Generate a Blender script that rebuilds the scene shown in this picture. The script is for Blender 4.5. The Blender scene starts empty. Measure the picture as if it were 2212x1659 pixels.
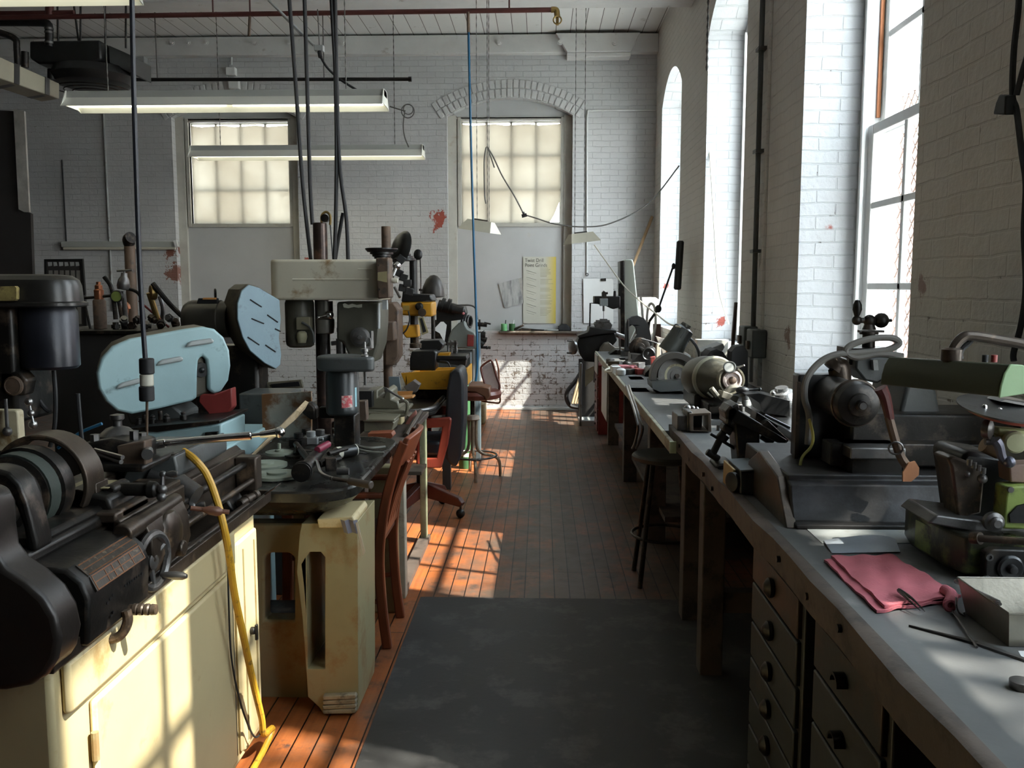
import bpy, math, random
from mathutils import Vector, Matrix, Euler
random.seed(7)
sc = bpy.context.scene
C = sc.collection
pi = math.pi
def R(a): return math.radians(a)
# ---------------------------------------------------------------- camera
FPX = 1940.0
PIT = math.atan(212.5/FPX)
YAW = math.atan(62/math.hypot(FPX, 212.5))
cd = bpy.data.cameras.new('camera'); cam = bpy.data.objects.new('camera', cd); C.objects.link(cam)
cd.sensor_fit = 'HORIZONTAL'; cd.sensor_width = 36.0; cd.lens = FPX*36/2212; cd.clip_start = .05; cd.clip_end = 300
cam.location = (0, 0, 1.5); cam.rotation_euler = (pi/2-PIT, 0, YAW)
sc.camera = cam
CM = Euler((pi/2-PIT, 0, YAW)).to_matrix()
def P(px, py, X=None, Y=None, Z=None):
    "a pixel of the photograph on a plane of the room"
    d = CM @ Vector(((px-1106)/FPX, -(py-829.5)/FPX, -1))
    t = X/d.x if X is not None else Y/d.y if Y is not None else (Z-1.5)/d.z
    return Vector((d.x*t, d.y*t, 1.5+d.z*t))
def px(pts, Y): return [(P(x, y, Y=Y).x, P(x, y, Y=Y).z) for x, y in pts]
def px3(pts, Y, dy=0): return [P(x, y, Y=Y+dy*(x-pts[0][0])) for x, y in pts]
def pxx(pts, X): return [(P(x, y, X=X).y, P(x, y, X=X).z) for x, y in pts]
# ---------------------------------------------------------------- mesh builder
def spline(pts, k=6, closed=False):
    pts = [Vector(p) for p in pts]; n = len(pts); out = []
    if n < 3 and not closed: return pts
    for i in range(n if closed else n-1):
        g = (lambda j: pts[j % n]) if closed else (lambda j: pts[max(0, min(n-1, j))])
        a, b, c, d = g(i-1), g(i), g(i+1), g(i+2)
        for s in range(k):
            t = s/k
            out.append(.5*((2*b)+(c-a)*t+(2*a-5*b+4*c-d)*t*t+(3*b-a-3*c+d)*t**3))
    if not closed: out.append(pts[-1])
    return out
def basis(ax):
    ax = Vector(ax).normalized()
    u = ax.orthogonal().normalized() if abs(ax.z) > .99 else Vector((0, 0, 1)).cross(ax).normalized()
    return ax, u, ax.cross(u)
AX = {'x': (1, 0, 0), 'y': (0, 1, 0), 'z': (0, 0, 1)}
class B:
    def __init__(s): s.v = []; s.f = []; s.M = Matrix()
    def at(s, loc=(0, 0, 0), rot=(0, 0, 0)):
        s.M = Matrix.Translation(Vector(loc)) @ Euler([R(a) for a in rot]).to_matrix().to_4x4(); return s
    def add(s, vs, fs):
        n = len(s.v); s.v += [s.M @ Vector(v) for v in vs]; s.f += [[n+i for i in f] for f in fs]; return s
    def box(s, x0, x1, y0, y1, z0, z1):
        return s.add([(x, y, z) for x in (x0, x1) for y in (y0, y1) for z in (z0, z1)],
                     [(0, 1, 3, 2), (4, 6, 7, 5), (0, 4, 5, 1), (2, 3, 7, 6), (0, 2, 6, 4), (1, 5, 7, 3)])
    def cb(s, c, d, rot=None):
        M = s.M
        s.M = M @ Matrix.Translation(Vector(c)) @ (Euler([R(a) for a in rot]).to_matrix().to_4x4() if rot else Matrix())
        s.box(-d[0]/2, d[0]/2, -d[1]/2, d[1]/2, -d[2]/2, d[2]/2); s.M = M; return s
    def rev(s, prof, o=(0, 0, 0), ax='z', n=24):
        "turn a profile [(radius, height)] about an axis"
        ax, u, w = basis(AX[ax] if isinstance(ax, str) else ax); o = Vector(o); vs = []; fs = []; rings = []
        for r, h in prof:
            if r < 1e-6: rings.append([len(vs)]); vs.append(o+ax*h)
            else:
                rings.append(list(range(len(vs), len(vs)+n)))
                for i in range(n):
                    a = 2*pi*i/n; vs.append(o+ax*h+(u*math.cos(a)+w*math.sin(a))*r)
        for A, Bb in zip(rings, rings[1:]):
            for i in range(n):
                j = (i+1) % n
                if len(A) == 1 and len(Bb) == 1: break
                if len(A) == 1: fs.append((A[0], Bb[j], Bb[i]))
                elif len(Bb) == 1: fs.append((A[i], A[j], Bb[0]))
                else: fs.append((A[i], A[j], Bb[j], Bb[i]))
        if len(rings[0]) > 1: fs.append(rings[0][::-1])
        if len(rings[-1]) > 1: fs.append(rings[-1])
        return s.add(vs, fs)
    def cyl(s, p, q, r, r2=None, n=16, e=0):
        p, q = Vector(p), Vector(q); L = (q-p).length; r2 = r if r2 is None else r2
        pr = [(r-e, 0), (r, e), (r2, L-e), (r2-e, L)] if e else [(r, 0), (r2, L)]
        return s.rev(pr, p, q-p, n)
    def sph(s, c, r, n=14, sq=(1, 1, 1)):
        M = s.M; s.M = M @ Matrix.Translation(Vector(c)) @ Matrix.Diagonal((*sq, 1))
        s.rev([(r*math.sin(pi*i/(n//2)), -r*math.cos(pi*i/(n//2))) for i in range(n//2+1)], n=n); s.M = M; return s
    def tor(s, c, ax, Rr, r, n=28, m=8):
        s.tube([Vector(c)+(basis(AX[ax] if isinstance(ax, str) else ax)[1]*math.cos(2*pi*i/n)+basis(AX[ax] if isinstance(ax, str) else ax)[2]*math.sin(2*pi*i/n))*Rr for i in range(n)], r, m, True, 1); return s
    def tube(s, pts, r, n=8, closed=False, k=6):
        pts = spline(pts, k, closed) if k > 1 and len(pts) > 2 else [Vector(p) for p in pts]
        N = len(pts); rr = r if callable(r) else (lambda t: r)
        tans = []
        for i in range(N):
            a = pts[(i-1) % N] if closed or i else pts[0]; b = pts[(i+1) % N] if closed or i < N-1 else pts[-1]
            t = b-a; tans.append(t.normalized() if t.length > 1e-9 else Vector((0, 0, 1)))
        u = tans[0].orthogonal().normalized(); vs = []; fs = []
        for i in range(N):
            u = (u-tans[i]*u.dot(tans[i])).normalized(); w = tans[i].cross(u); q = rr(i/max(1, N-1))
            for j in range(n):
                a = 2*pi*j/n; vs.append(pts[i]+(u*math.cos(a)+w*math.sin(a))*q)
        for i in range(N if closed else N-1):
            k2 = (i+1) % N
            for j in range(n):
                l = (j+1) % n; fs.append((i*n+j, i*n+l, k2*n+l, k2*n+j))
        if not closed: fs += [list(range(n))[::-1], [(N-1)*n+j for j in range(n)]]
        return s.add(vs, fs)
    def prism(s, poly, ax, a, b, holes=()):
        "extrude a polygon: ax x -> (y,z), y -> (x,z), z -> (x,y)"
        def p3(p, h): return (h, p[0], p[1]) if ax == 'x' else (p[0], h, p[1]) if ax == 'y' else (p[0], p[1], h)
        if not holes:
            n = len(poly)
            return s.add([p3(p, a) for p in poly]+[p3(p, b) for p in poly],
                         [list(range(n))[::-1], list(range(n, 2*n))]+[(i, (i+1) % n, n+(i+1) % n, n+i) for i in range(n)])
        from mathutils.geometry import tessellate_polygon
        loops = [poly]+list(holes); flat = [p for l in loops for p in l]; n = len(flat)
        tris = tessellate_polygon([[Vector((p[0], p[1], 0)) for p in l] for l in loops])
        fs = [tuple(t)[::-1] for t in tris]+[tuple(n+i for i in t) for t in tris]; o = 0
        for l in loops:
            m = len(l); fs += [(o+i, o+(i+1) % m, n+o+(i+1) % m, n+o+i) for i in range(m)]; o += m
        return s.add([p3(p, a) for p in flat]+[p3(p, b) for p in flat], fs)
    def ext(s, pts, vec):
        "extrude a flat outline of 3-D points along a vector"
        n = len(pts); vec = Vector(vec); pts = [Vector(p) for p in pts]
        return s.add(pts+[p+vec for p in pts], [list(range(n)), list(range(n, 2*n))[::-1]]+[(i, (i+1) % n, n+(i+1) % n, n+i) for i in range(n)])
    def rbox(s, x0, x1, y0, y1, z0, z1, r, ax='z', k=4):
        "box with the four edges along one axis rounded"
        if ax == 'z': return s.prism(rrect(x0, x1, y0, y1, r, k), 'z', z0, z1)
        if ax == 'x': return s.prism(rrect(y0, y1, z0, z1, r, k), 'x', x0, x1)
        return s.prism(rrect(x0, x1, z0, z1, r, k), 'y', y0, y1)
    def sheet(s, g, th=None):
        "grid of points, rows of equal length"
        m, n = len(g), len(g[0]); vs = [p for r in g for p in r]
        return s.add(vs, [(i*n+j, i*n+j+1, (i+1)*n+j+1, (i+1)*n+j) for i in range(m-1) for j in range(n-1)])
def rrect(x0, x1, y0, y1, r, k=4):
    r = min(r, (x1-x0)/2-1e-5, (y1-y0)/2-1e-5); out = []
    for cx, cy, a0 in ((x1-r, y1-r, 0), (x0+r, y1-r, 90), (x0+r, y0+r, 180), (x1-r, y0+r, 270)):
        for i in range(k+1):
            a = R(a0+90*i/k); out.append((cx+r*math.cos(a), cy+r*math.sin(a)))
    return out
def stadium(p, q, r, k=10, r2=None):
    "outline of two circles joined by tangents"
    p, q = Vector(p), Vector(q); r2 = r if r2 is None else r2; d = q-p; a0 = math.atan2(d.y, d.x); al = math.acos(max(-1, min(1, (r-r2)/d.length))); out = []
    for i in range(k+1):
        a = a0-al+2*al*i/k; out.append((q.x+r2*math.cos(a), q.y+r2*math.sin(a)))
    for i in range(k+1):
        a = a0+al+(2*pi-2*al)*i/k; out.append((p.x+r*math.cos(a), p.y+r*math.sin(a)))
    return out
def obj(name, b, m, par=None, bev=0, seg=2, ang=32, loc=None, label=None, sub=0):
    me = bpy.data.meshes.new(name); me.from_pydata([tuple(v) for v in b.v], [], b.f)
    import bmesh
    bm = bmesh.new(); bm.from_mesh(me); bmesh.ops.recalc_face_normals(bm, faces=bm.faces); bm.to_mesh(me); bm.free()
    for p in me.polygons: p.use_smooth = True
    me.set_sharp_from_angle(angle=R(ang))
    for x in (m if isinstance(m, (list, tuple)) else [m]): me.materials.append(x)
    o = bpy.data.objects.new(name, me); C.objects.link(o)
    if par is not None:
        o.parent = par
        if par.type == 'EMPTY': o.location = -par.location   # meshes are written in room coordinates
    if loc: o.location = loc
    if sub:
        d = o.modifiers.new('s', 'SUBSURF'); d.levels = d.render_levels = sub
    if bev:
        d = o.modifiers.new('b', 'BEVEL'); d.width = bev; d.segments = seg; d.limit_method = 'ANGLE'; d.angle_limit = R(40); d.harden_normals = False
    if label: o['label'] = label
    return o
def thing(name, label, cat, loc=(0, 0, 0), rz=0, group=None):
    o = bpy.data.objects.new(name, None); C.objects.link(o); o.location = loc; o.rotation_euler = (0, 0, R(rz)); o.empty_display_size = .1
    return tag(o, label, cat, group)
def tag(o, label, cat, group=None):
    o['label'] = label; o['category'] = cat
    if group: o['group'] = group
    return o
def struct(name, b, m, par=None, **k):
    o = obj(name, b, m, par, **k)
    if par is None: o['kind'] = 'structure'
    return o
def dup(root, loc=None, rz=None, label=None, group=None):
    def cp(o, par):
        c = o.copy(); C.objects.link(c); c.parent = par
        for ch in o.children: cp(ch, c)
        return c
    r = cp(root, None)
    if loc is not None: r.location = loc
    if rz is not None: r.rotation_euler = (0, 0, R(rz))
    if label: r['label'] = label
    if group: r['group'] = group
    return r
# ---------------------------------------------------------------- materials
def N(t, kind, **k):
    n = t.nodes.new(kind)
    for a, v in k.items():
        if hasattr(n, a) and not a[0].isupper(): setattr(n, a, v)
        else: n.inputs[a.replace('_', ' ')].default_value = v
    return n
def newmat(name):
    m = bpy.data.materials.new(name); m.use_nodes = True; t = m.node_tree
    return m, t, t.nodes['Principled BSDF'], t.links.new
def ramp(t, src, a, b, ca=(0, 0, 0, 1), cb=(1, 1, 1, 1)):
    r = t.nodes.new('ShaderNodeValToRGB'); e = r.color_ramp.elements
    e[0].position = a; e[1].position = b; e[0].color = ca; e[1].color = cb
    t.links.new(src, r.inputs[0]); return r.outputs[0]
def mix(t, f, a, b, mode='MIX'):
    n = t.nodes.new('ShaderNodeMix'); n.data_type = 'RGBA'; n.blend_type = mode
    for i, v in ((0, f), (6, a), (7, b)):
        if isinstance(v, bpy.types.NodeSocket): t.links.new(v, n.inputs[i])
        elif i == 0: n.inputs[0].default_value = v
        else: n.inputs[i].default_value = (*v[:3], 1)
    return n.outputs[2]
def noise(t, vec, scale, detail=4, rough=.6):
    n = t.nodes.new('ShaderNodeTexNoise'); n.inputs['Scale'].default_value = scale; n.inputs['Detail'].default_value = detail; n.inputs['Roughness'].default_value = rough
    if vec is not None: t.links.new(vec, n.inputs['Vector'])
    return n.outputs[0]
def coords(t, scale=None, rot=None, kind='Object'):
    c = t.nodes.new('ShaderNodeTexCoord').outputs[kind]
    if scale or rot:
        mp = t.nodes.new('ShaderNodeMapping'); t.links.new(c, mp.inputs[0])
        if scale: mp.inputs['Scale'].default_value = scale
        if rot: mp.inputs['Rotation'].default_value = [R(a) for a in rot]
        c = mp.outputs[0]
    return c
MATS = {}
def mt(name, col, rough=.5, metal=0, var=.25, vs=6, wear=None, wa=.5, ws=14, bump=.15, bs=70, stretch=None, wrough=None):
    if name in MATS: return MATS[name]
    m, t, bs_, L = newmat(name); co = coords(t, stretch)
    n1 = noise(t, co, vs, 5); dk = [c*(1-var) for c in col]; lt = [min(1, c*(1+var)) for c in col]
    c = mix(t, ramp(t, n1, .3, .7), dk, lt)
    bs_.inputs['Roughness'].default_value = rough; bs_.inputs['Metallic'].default_value = metal
    if wear:
        w = ramp(t, noise(t, co, ws, 6, .68), 1-wa-.06+.0, 1-wa+.06); c = mix(t, w, c, wear)
        if metal: L(ramp(t, w, 0, 1, (metal,)*3+(1,), (0, 0, 0, 1)), bs_.inputs['Metallic'])
    L(c, bs_.inputs['Base Color'])
    n2 = noise(t, co, bs, 4)
    rr = N(t, 'ShaderNodeMapRange', To_Min=max(.05, rough-.12), To_Max=min(1, rough+.15)); L(n1, rr.inputs[0]); L(rr.outputs[0], bs_.inputs['Roughness'])
    if bump:
        b = N(t, 'ShaderNodeBump', Strength=bump, Distance=.003); L(n2, b.inputs['Height']); L(b.outputs[0], bs_.inputs['Normal'])
    MATS[name] = m; return m
def emit(name, col, s):
    m, t, b, L = newmat(name); b.inputs['Base Color'].default_value = (*col, 1); b.inputs['Emission Color'].default_value = (*col, 1); b.inputs['Emission Strength'].default_value = s; return m
# ================================================================ the room
D = 10.83; XR = 1.343; ZC = 4.40; XL = -6.9; YN = -3.2
def m_brick(name, swiz, blot=(), low=1.25, base=(.57, .57, .565), rel=.6, tone=.1):
    m, t, bs, L = newmat(name); co = coords(t)
    sp = N(t, 'ShaderNodeSeparateXYZ'); L(co, sp.inputs[0]); cb = N(t, 'ShaderNodeCombineXYZ')
    L(sp.outputs[swiz], cb.inputs[0]); L(sp.outputs[2], cb.inputs[1])
    wv = N(t, 'ShaderNodeVectorMath', operation='ADD'); ns = N(t, 'ShaderNodeTexNoise', Scale=5.0, Detail=3.0); L(co, ns.inputs['Vector'])
    sc_ = N(t, 'ShaderNodeVectorMath', operation='SCALE'); sc_.inputs['Scale'].default_value = .022; L(ns.outputs['Color'], sc_.inputs[0]); L(cb.outputs[0], wv.inputs[0]); L(sc_.outputs[0], wv.inputs[1])
    br = N(t, 'ShaderNodeTexBrick', offset=.5, Scale=1.0, Mortar_Size=.005, Mortar_Smooth=.45, Brick_Width=.205, Row_Height=.0667, Bias=0.0)
    br.inputs['Color1'].default_value = (1, 1, 1, 1); br.inputs['Color2'].default_value = (.8, .8, .8, 1); br.inputs['Mortar'].default_value = (0, 0, 0, 1)
    L(wv.outputs[0], br.inputs['Vector'])
    c = mix(t, ramp(t, noise(t, co, 1.3, 4), .3, .75), [x*.86 for x in base], [min(1, x*1.06) for x in base])
    c = mix(t, tone, c, br.outputs['Color'], 'MULTIPLY')
    n1 = noise(t, co, 15, 6, .7)
    # grime in the joints, worn paint low on the wall
    h = N(t, 'ShaderNodeMapRange', From_Min=low+.75, From_Max=low-.75, To_Min=-.14, To_Max=.045); L(sp.outputs[2], h.inputs[0])
    big = N(t, 'ShaderNodeMapRange', From_Min=.3, From_Max=.75, To_Min=-.1, To_Max=.08); L(noise(t, co, 1.1, 3), big.inputs[0])
    ad = N(t, 'ShaderNodeMath', operation='ADD'); L(n1, ad.inputs[0]); L(h.outputs[0], ad.inputs[1])
    ad2 = N(t, 'ShaderNodeMath', operation='ADD'); L(ad.outputs[0], ad2.inputs[0]); L(big.outputs[0], ad2.inputs[1])
    mo = N(t, 'ShaderNodeMath', operation='MULTIPLY_ADD'); L(br.outputs['Fac'], mo.inputs[0]); mo.inputs[1].default_value = .1; L(ad2.outputs[0], mo.inputs[2])
    w = ramp(t, mo.outputs[0], .6, .68)
    c = mix(t, w, c, mix(t, ramp(t, noise(t, co, 7, 3), .45, .6), (.13, .09, .065), (.2, .185, .16)))
    for *q, r, col in blot:
        d = N(t, 'ShaderNodeVectorMath', operation='DISTANCE'); L((cb.outputs[0] if len(q) == 2 else co), d.inputs[0]); d.inputs[1].default_value = (q+[0])[:3]
        s = N(t, 'ShaderNodeMath', operation='MULTIPLY_ADD'); L(n1, s.inputs[0]); s.inputs[1].default_value = r*5; L(d.outputs['Value'], s.inputs[2])
        c = mix(t, ramp(t, s.outputs[0], r*3.4-.012, r*3.4+.004, (1, 1, 1, 1), (0, 0, 0, 1)), c, col)
    L(c, bs.inputs['Base Color']); bs.inputs['Roughness'].default_value = .55
    hh = N(t, 'ShaderNodeMath', operation='MULTIPLY_ADD'); L(br.outputs['Fac'], hh.inputs[0]); hh.inputs[1].default_value = -1; L(noise(t, co, 26, 5), hh.inputs[2])
    h2 = N(t, 'ShaderNodeMath', operation='MULTIPLY_ADD'); L(w, h2.inputs[0]); h2.inputs[1].default_value = -.9; L(hh.outputs[0], h2.inputs[2])
    bp = N(t, 'ShaderNodeBump', Strength=rel, Distance=.01); L(h2.outputs[0], bp.inputs['Height']); L(bp.outputs[0], bs.inputs['Normal'])
    return m
red = (.33, .07, .045)
M_far = m_brick('painted_brick', 0, [(-1.22, 2.30, .085, red), (-1.25, 2.2, .05, red), (-4.48, 1.92, .09, (.22, .09, .06)), (-4.42, 1.66, .1, (.25, .12, .09)), (-2.82, 1.77, .05, red)], 1.25)
M_rgt = m_brick('painted_brick_window_wall', 1, [(4.93, 1.22, .06, (.2, .12, .08)), (3.22, 1.5, .04, (.3, .2, .17)), (6.05, 1.15, .06, (.2, .12, .08))], 1.15, (.6, .57, .51), .5, .07)  # white paint tinted warm for the light bounced off the floor
M_rev = m_brick('painted_brick_reveal', 0, [(1.5, 7.53, 1.19, .045, red), (1.5, 4.775, 1.8, .018, red), (1.42, 10.3, 1.5, .04, red)], .95, (.52, .53, .54), .6, .12)  # same white paint, set darker to hold down the sky glare
def m_floor():
    m, t, bs, L = newmat('floor_boards'); co = coords(t); sp = N(t, 'ShaderNodeSeparateXYZ'); L(co, sp.inputs[0])
    cb = N(t, 'ShaderNodeCombineXYZ'); L(sp.outputs[1], cb.inputs[0]); L(sp.outputs[0], cb.inputs[1])
    br = N(t, 'ShaderNodeTexBrick', offset=.37, offset_frequency=3, Scale=1.0, Mortar_Size=.0028, Mortar_Smooth=.1, Brick_Width=2.3, Row_Height=.0735, Bias=-.1)
    br.inputs['Color1'].default_value = (1.0, .93, .9, 1); br.inputs['Color2'].default_value = (.62, .6, .6, 1); br.inputs['Mortar'].default_value = (.02, .016, .015, 1); L(cb.outputs[0], br.inputs['Vector'])
    gr = noise(t, coords(t, (60, 2.5, 10)), 1.0, 5)
    c = mix(t, ramp(t, gr, .3, .7), (.29, .085, .024), (.41, .135, .038))
    # traffic dirt: heavier right of the aisle
    gx = N(t, 'ShaderNodeMapRange', From_Min=-.8, From_Max=.0, To_Min=-.05, To_Max=.24); L(sp.outputs[0], gx.inputs[0])
    ad = N(t, 'ShaderNodeMath', operation='ADD'); L(noise(t, co, 3.2, 7, .68), ad.inputs[0]); L(gx.outputs[0], ad.inputs[1])
    gl = N(t, 'ShaderNodeMapRange', From_Min=-1.5, From_Max=-2.1, To_Min=0.0, To_Max=.3); L(sp.outputs[0], gl.inputs[0])  # left part of the floor darkened to cut the light it bounces
    ag = N(t, 'ShaderNodeMath', operation='ADD'); L(ad.outputs[0], ag.inputs[0]); L(gl.outputs[0], ag.inputs[1]); ad = ag
    w = ramp(t, ad.outputs[0], .46, .74)
    c = mix(t, w, c, (.105, .075, .055)); c = mix(t, ramp(t, noise(t, co, 7, 7, .72), .56, .68), c, (.05, .04, .035))
    c = mix(t, 1.0, c, br.outputs['Color'], 'MULTIPLY'); L(c, bs.inputs['Base Color'])
    rr = N(t, 'ShaderNodeMapRange', To_Min=.3, To_Max=.55); L(noise(t, co, 9, 5), rr.inputs[0]); L(rr.outputs[0], bs.inputs['Roughness'])
    hh = N(t, 'ShaderNodeMath', operation='MULTIPLY_ADD'); L(br.outputs['Fac'], hh.inputs[0]); hh.inputs[1].default_value = -1.5; L(noise(t, co, 18, 4), hh.inputs[2])
    bp = N(t, 'ShaderNodeBump', Strength=.35, Distance=.004); L(hh.outputs[0], bp.inputs['Height']); L(bp.outputs[0], bs.inputs['Normal']); return m
def m_ceil():
    m, t, bs, L = newmat('ceiling_boards'); co = coords(t); sp = N(t, 'ShaderNodeSeparateXYZ'); L(co, sp.inputs[0])
    cb = N(t, 'ShaderNodeCombineXYZ'); L(sp.outputs[1], cb.inputs[0]); L(sp.outputs[0], cb.inputs[1])
    br = N(t, 'ShaderNodeTexBrick', offset=.5, Scale=1.0, Mortar_Size=.004, Mortar_Smooth=.2, Brick_Width=6, Row_Height=.165)
    br.inputs['Color1'].default_value = (.74, .73, .71, 1); br.inputs['Color2'].default_value = (.66, .65, .63, 1); br.inputs['Mortar'].default_value = (.1, .085, .07, 1); L(cb.outputs[0], br.inputs['Vector'])
    c = mix(t, ramp(t, noise(t, co, 5, 6, .7), .62, .72), br.outputs['Color'], (.46, .43, .39)); L(c, bs.inputs['Base Color']); bs.inputs['Roughness'].default_value = .7
    return m
M_white = mt('white_painted_wood', (.64, .64, .62), .5, 0, .08, 5, (.4, .37, .33), .3, 9, .2, 30)
M_panel = mt('grey_white_panel', (.5, .5, .49), .5, 0, .06, 2, (.5, .46, .4), .3, 6, .1, 20)
M_frame = mt('cream_window_paint', (.5, .485, .43), .45, 0, .1, 6, (.4, .33, .25), .33, 9, .15, 40)
M_sash = mt('white_sash_paint', (.72, .72, .71), .4, 0, .06, 6, None, bump=.1)
M_beam = mt('whitewashed_timber', (.62, .61, .59), .6, 0, .08, 3, (.4, .36, .32), .32, 7, .25, 25)
M_dark = mt('dark_panel', (.035, .032, .03), .6, 0, .2, 4)
M_copper = mt('copper_strip', (.2, .075, .03), .4, .6, .3, 30, stretch=(1, 1, .05))
def m_glass():
    m, t, bs, L = newmat('window_glass'); t.nodes.remove(bs); o = t.nodes['Material Output']
    a = N(t, 'ShaderNodeBsdfTransparent'); a.inputs[0].default_value = (.93, .95, .95, 1); g = N(t, 'ShaderNodeBsdfGlossy', Roughness=.02); x = N(t, 'ShaderNodeMixShader'); x.inputs[0].default_value = .05
    L(a.outputs[0], x.inputs[1]); L(g.outputs[0], x.inputs[2]); L(x.outputs[0], o.inputs[0]); return m
M_glass = m_glass()
def m_shade():
    m, t, bs, L = newmat('paper_shade'); o = t.nodes['Material Output']; a = N(t, 'ShaderNodeBsdfTranslucent'); n = noise(t, coords(t), 1.6, 3)
    L(mix(t, ramp(t, n, .35, .7), (.32, .295, .25), (.4, .38, .335)), a.inputs[0]); bs.inputs['Base Color'].default_value = (.7, .66, .58, 1); bs.inputs['Roughness'].default_value = .8
    x = N(t, 'ShaderNodeMixShader'); x.inputs[0].default_value = .75; L(bs.outputs[0], x.inputs[1]); L(a.outputs[0], x.inputs[2]); L(x.outputs[0], o.inputs[0]); return m
M_shade = m_shade()

struct('floor', B().box(XL-1, XR+.5, YN, D+.2, -.2, 0), m_floor())
struct('ceiling', B().box(XL-1, XR+.6, YN, D+.4, ZC, ZC+.15), m_ceil())
def arch(y, y0, y1, zs, rise):
    c = (y1-y0)/2; r = (c*c+rise*rise)/(2*rise); return zs+rise-r+math.sqrt(max(0, r*r-(y-(y0+y1)/2)**2))
def wall(b, u0, u1, ztop, opens, f0, f1, p3):
    "brick wall with arched openings; p3(u, f, z)"
    K = 14; us = [u0]; cells = []
    def q(*pts): b.add([p3(*p) for p in pts], [(0, 1, 2, 3)])
    cur = u0
    for (a, c, zb, zs, rise) in opens:
        for f in (f0, f1):
            q((cur, f, 0), (a, f, 0), (a, f, ztop), (cur, f, ztop)); q((a, f, 0), (c, f, 0), (c, f, zb), (a, f, zb))
            for i in range(K):
                x, y = a+(c-a)*i/K, a+(c-a)*(i+1)/K
                q((x, f, arch(x, a, c, zs, rise)), (y, f, arch(y, a, c, zs, rise)), (y, f, ztop), (x, f, ztop))
        cur = c
    for f in (f0, f1): q((cur, f, 0), (u1, f, 0), (u1, f, ztop), (cur, f, ztop))
    return b
def reveals(b, o, f0, f1, p3, K=14, sill=True):
    a, c, zb, zs, rise = o
    def q(*pts): b.add([p3(*p) for p in pts], [(0, 1, 2, 3)])
    for u in (a, c):
        for k in range(12):
            z0, z1 = zb+(zs-zb)*k/12, zb+(zs-zb)*(k+1)/12; q((u, f0, z0), (u, f1, z0), (u, f1, z1), (u, f0, z1))
    if sill: q((a, f0, zb), (c, f0, zb), (c, f1, zb), (a, f1, zb))
    for i in range(K):
        x, y = a+(c-a)*i/K, a+(c-a)*(i+1)/K; zx, zy = arch(x, a, c, zs, rise), arch(y, a, c, zs, rise)
        q((x, f0, zx), (x, f1, zx), (y, f1, zy), (y, f0, zy))
    return b
far_o = [(-4.40, -2.90, .956, 3.49, .2), (-1.112, .37, .956, 3.49, .2)]
rgt_o = [(.545, 2.1, 1.045, 4.08, .06), (3.325, 4.775, 1.045, 3.5, .27), (6.12, 7.53, 1.045, 3.5, .27), (8.9, 10.3, 1.045, 3.45, .27)]  # first opening is out of view, its head raised so sun reaches the cabinet
pf = lambda u, f, z: (u, f, z)
pr = lambda u, f, z: (f, u, z)
b = wall(B(), XL-1, XR+.6, ZC, far_o, D, D+.45, pf)
for o in far_o: reveals(b, o, D, D+.45, pf)
struct('wall_far', b, M_far)
# the wall with the tall windows; the reveals carry the same brick turned round the corner
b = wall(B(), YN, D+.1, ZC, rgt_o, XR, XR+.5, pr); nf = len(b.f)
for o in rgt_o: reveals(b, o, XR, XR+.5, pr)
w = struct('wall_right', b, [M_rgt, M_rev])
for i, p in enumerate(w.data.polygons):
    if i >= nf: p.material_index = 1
struct('wall_left', B().box(XL-.1, XL, YN, D, 0, ZC), M_dark)
struct('wall_near', B().box(XL-1, XR+.5, YN-.1, YN, 0, ZC), M_dark)
# rowlock arches over the far windows
for (a, c, zb, zs, rise) in far_o:
    b = B(); hw = (c-a)/2; r = (hw*hw+rise*rise)/(2*rise); cx, cz = (a+c)/2, zs+rise-r; al = math.asin(hw/r)
    for ring in range(2):
        rr = r+.006+ring*.105; n = int(2*(al+.06)*rr/.068)
        for i in range(n):
            th = -al-.06+2*(al+.06)*(i+.5)/n
            b.at((cx, D, cz), (0, math.degrees(th), 0)).cb((0, 0, rr+.05), (.056, .022, .096))
    struct('trim_1', b, mt('painted_arch_brick', (.56, .56, .55), .55, 0, .08, 9, bump=.3, bs=40), bev=.005)
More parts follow.
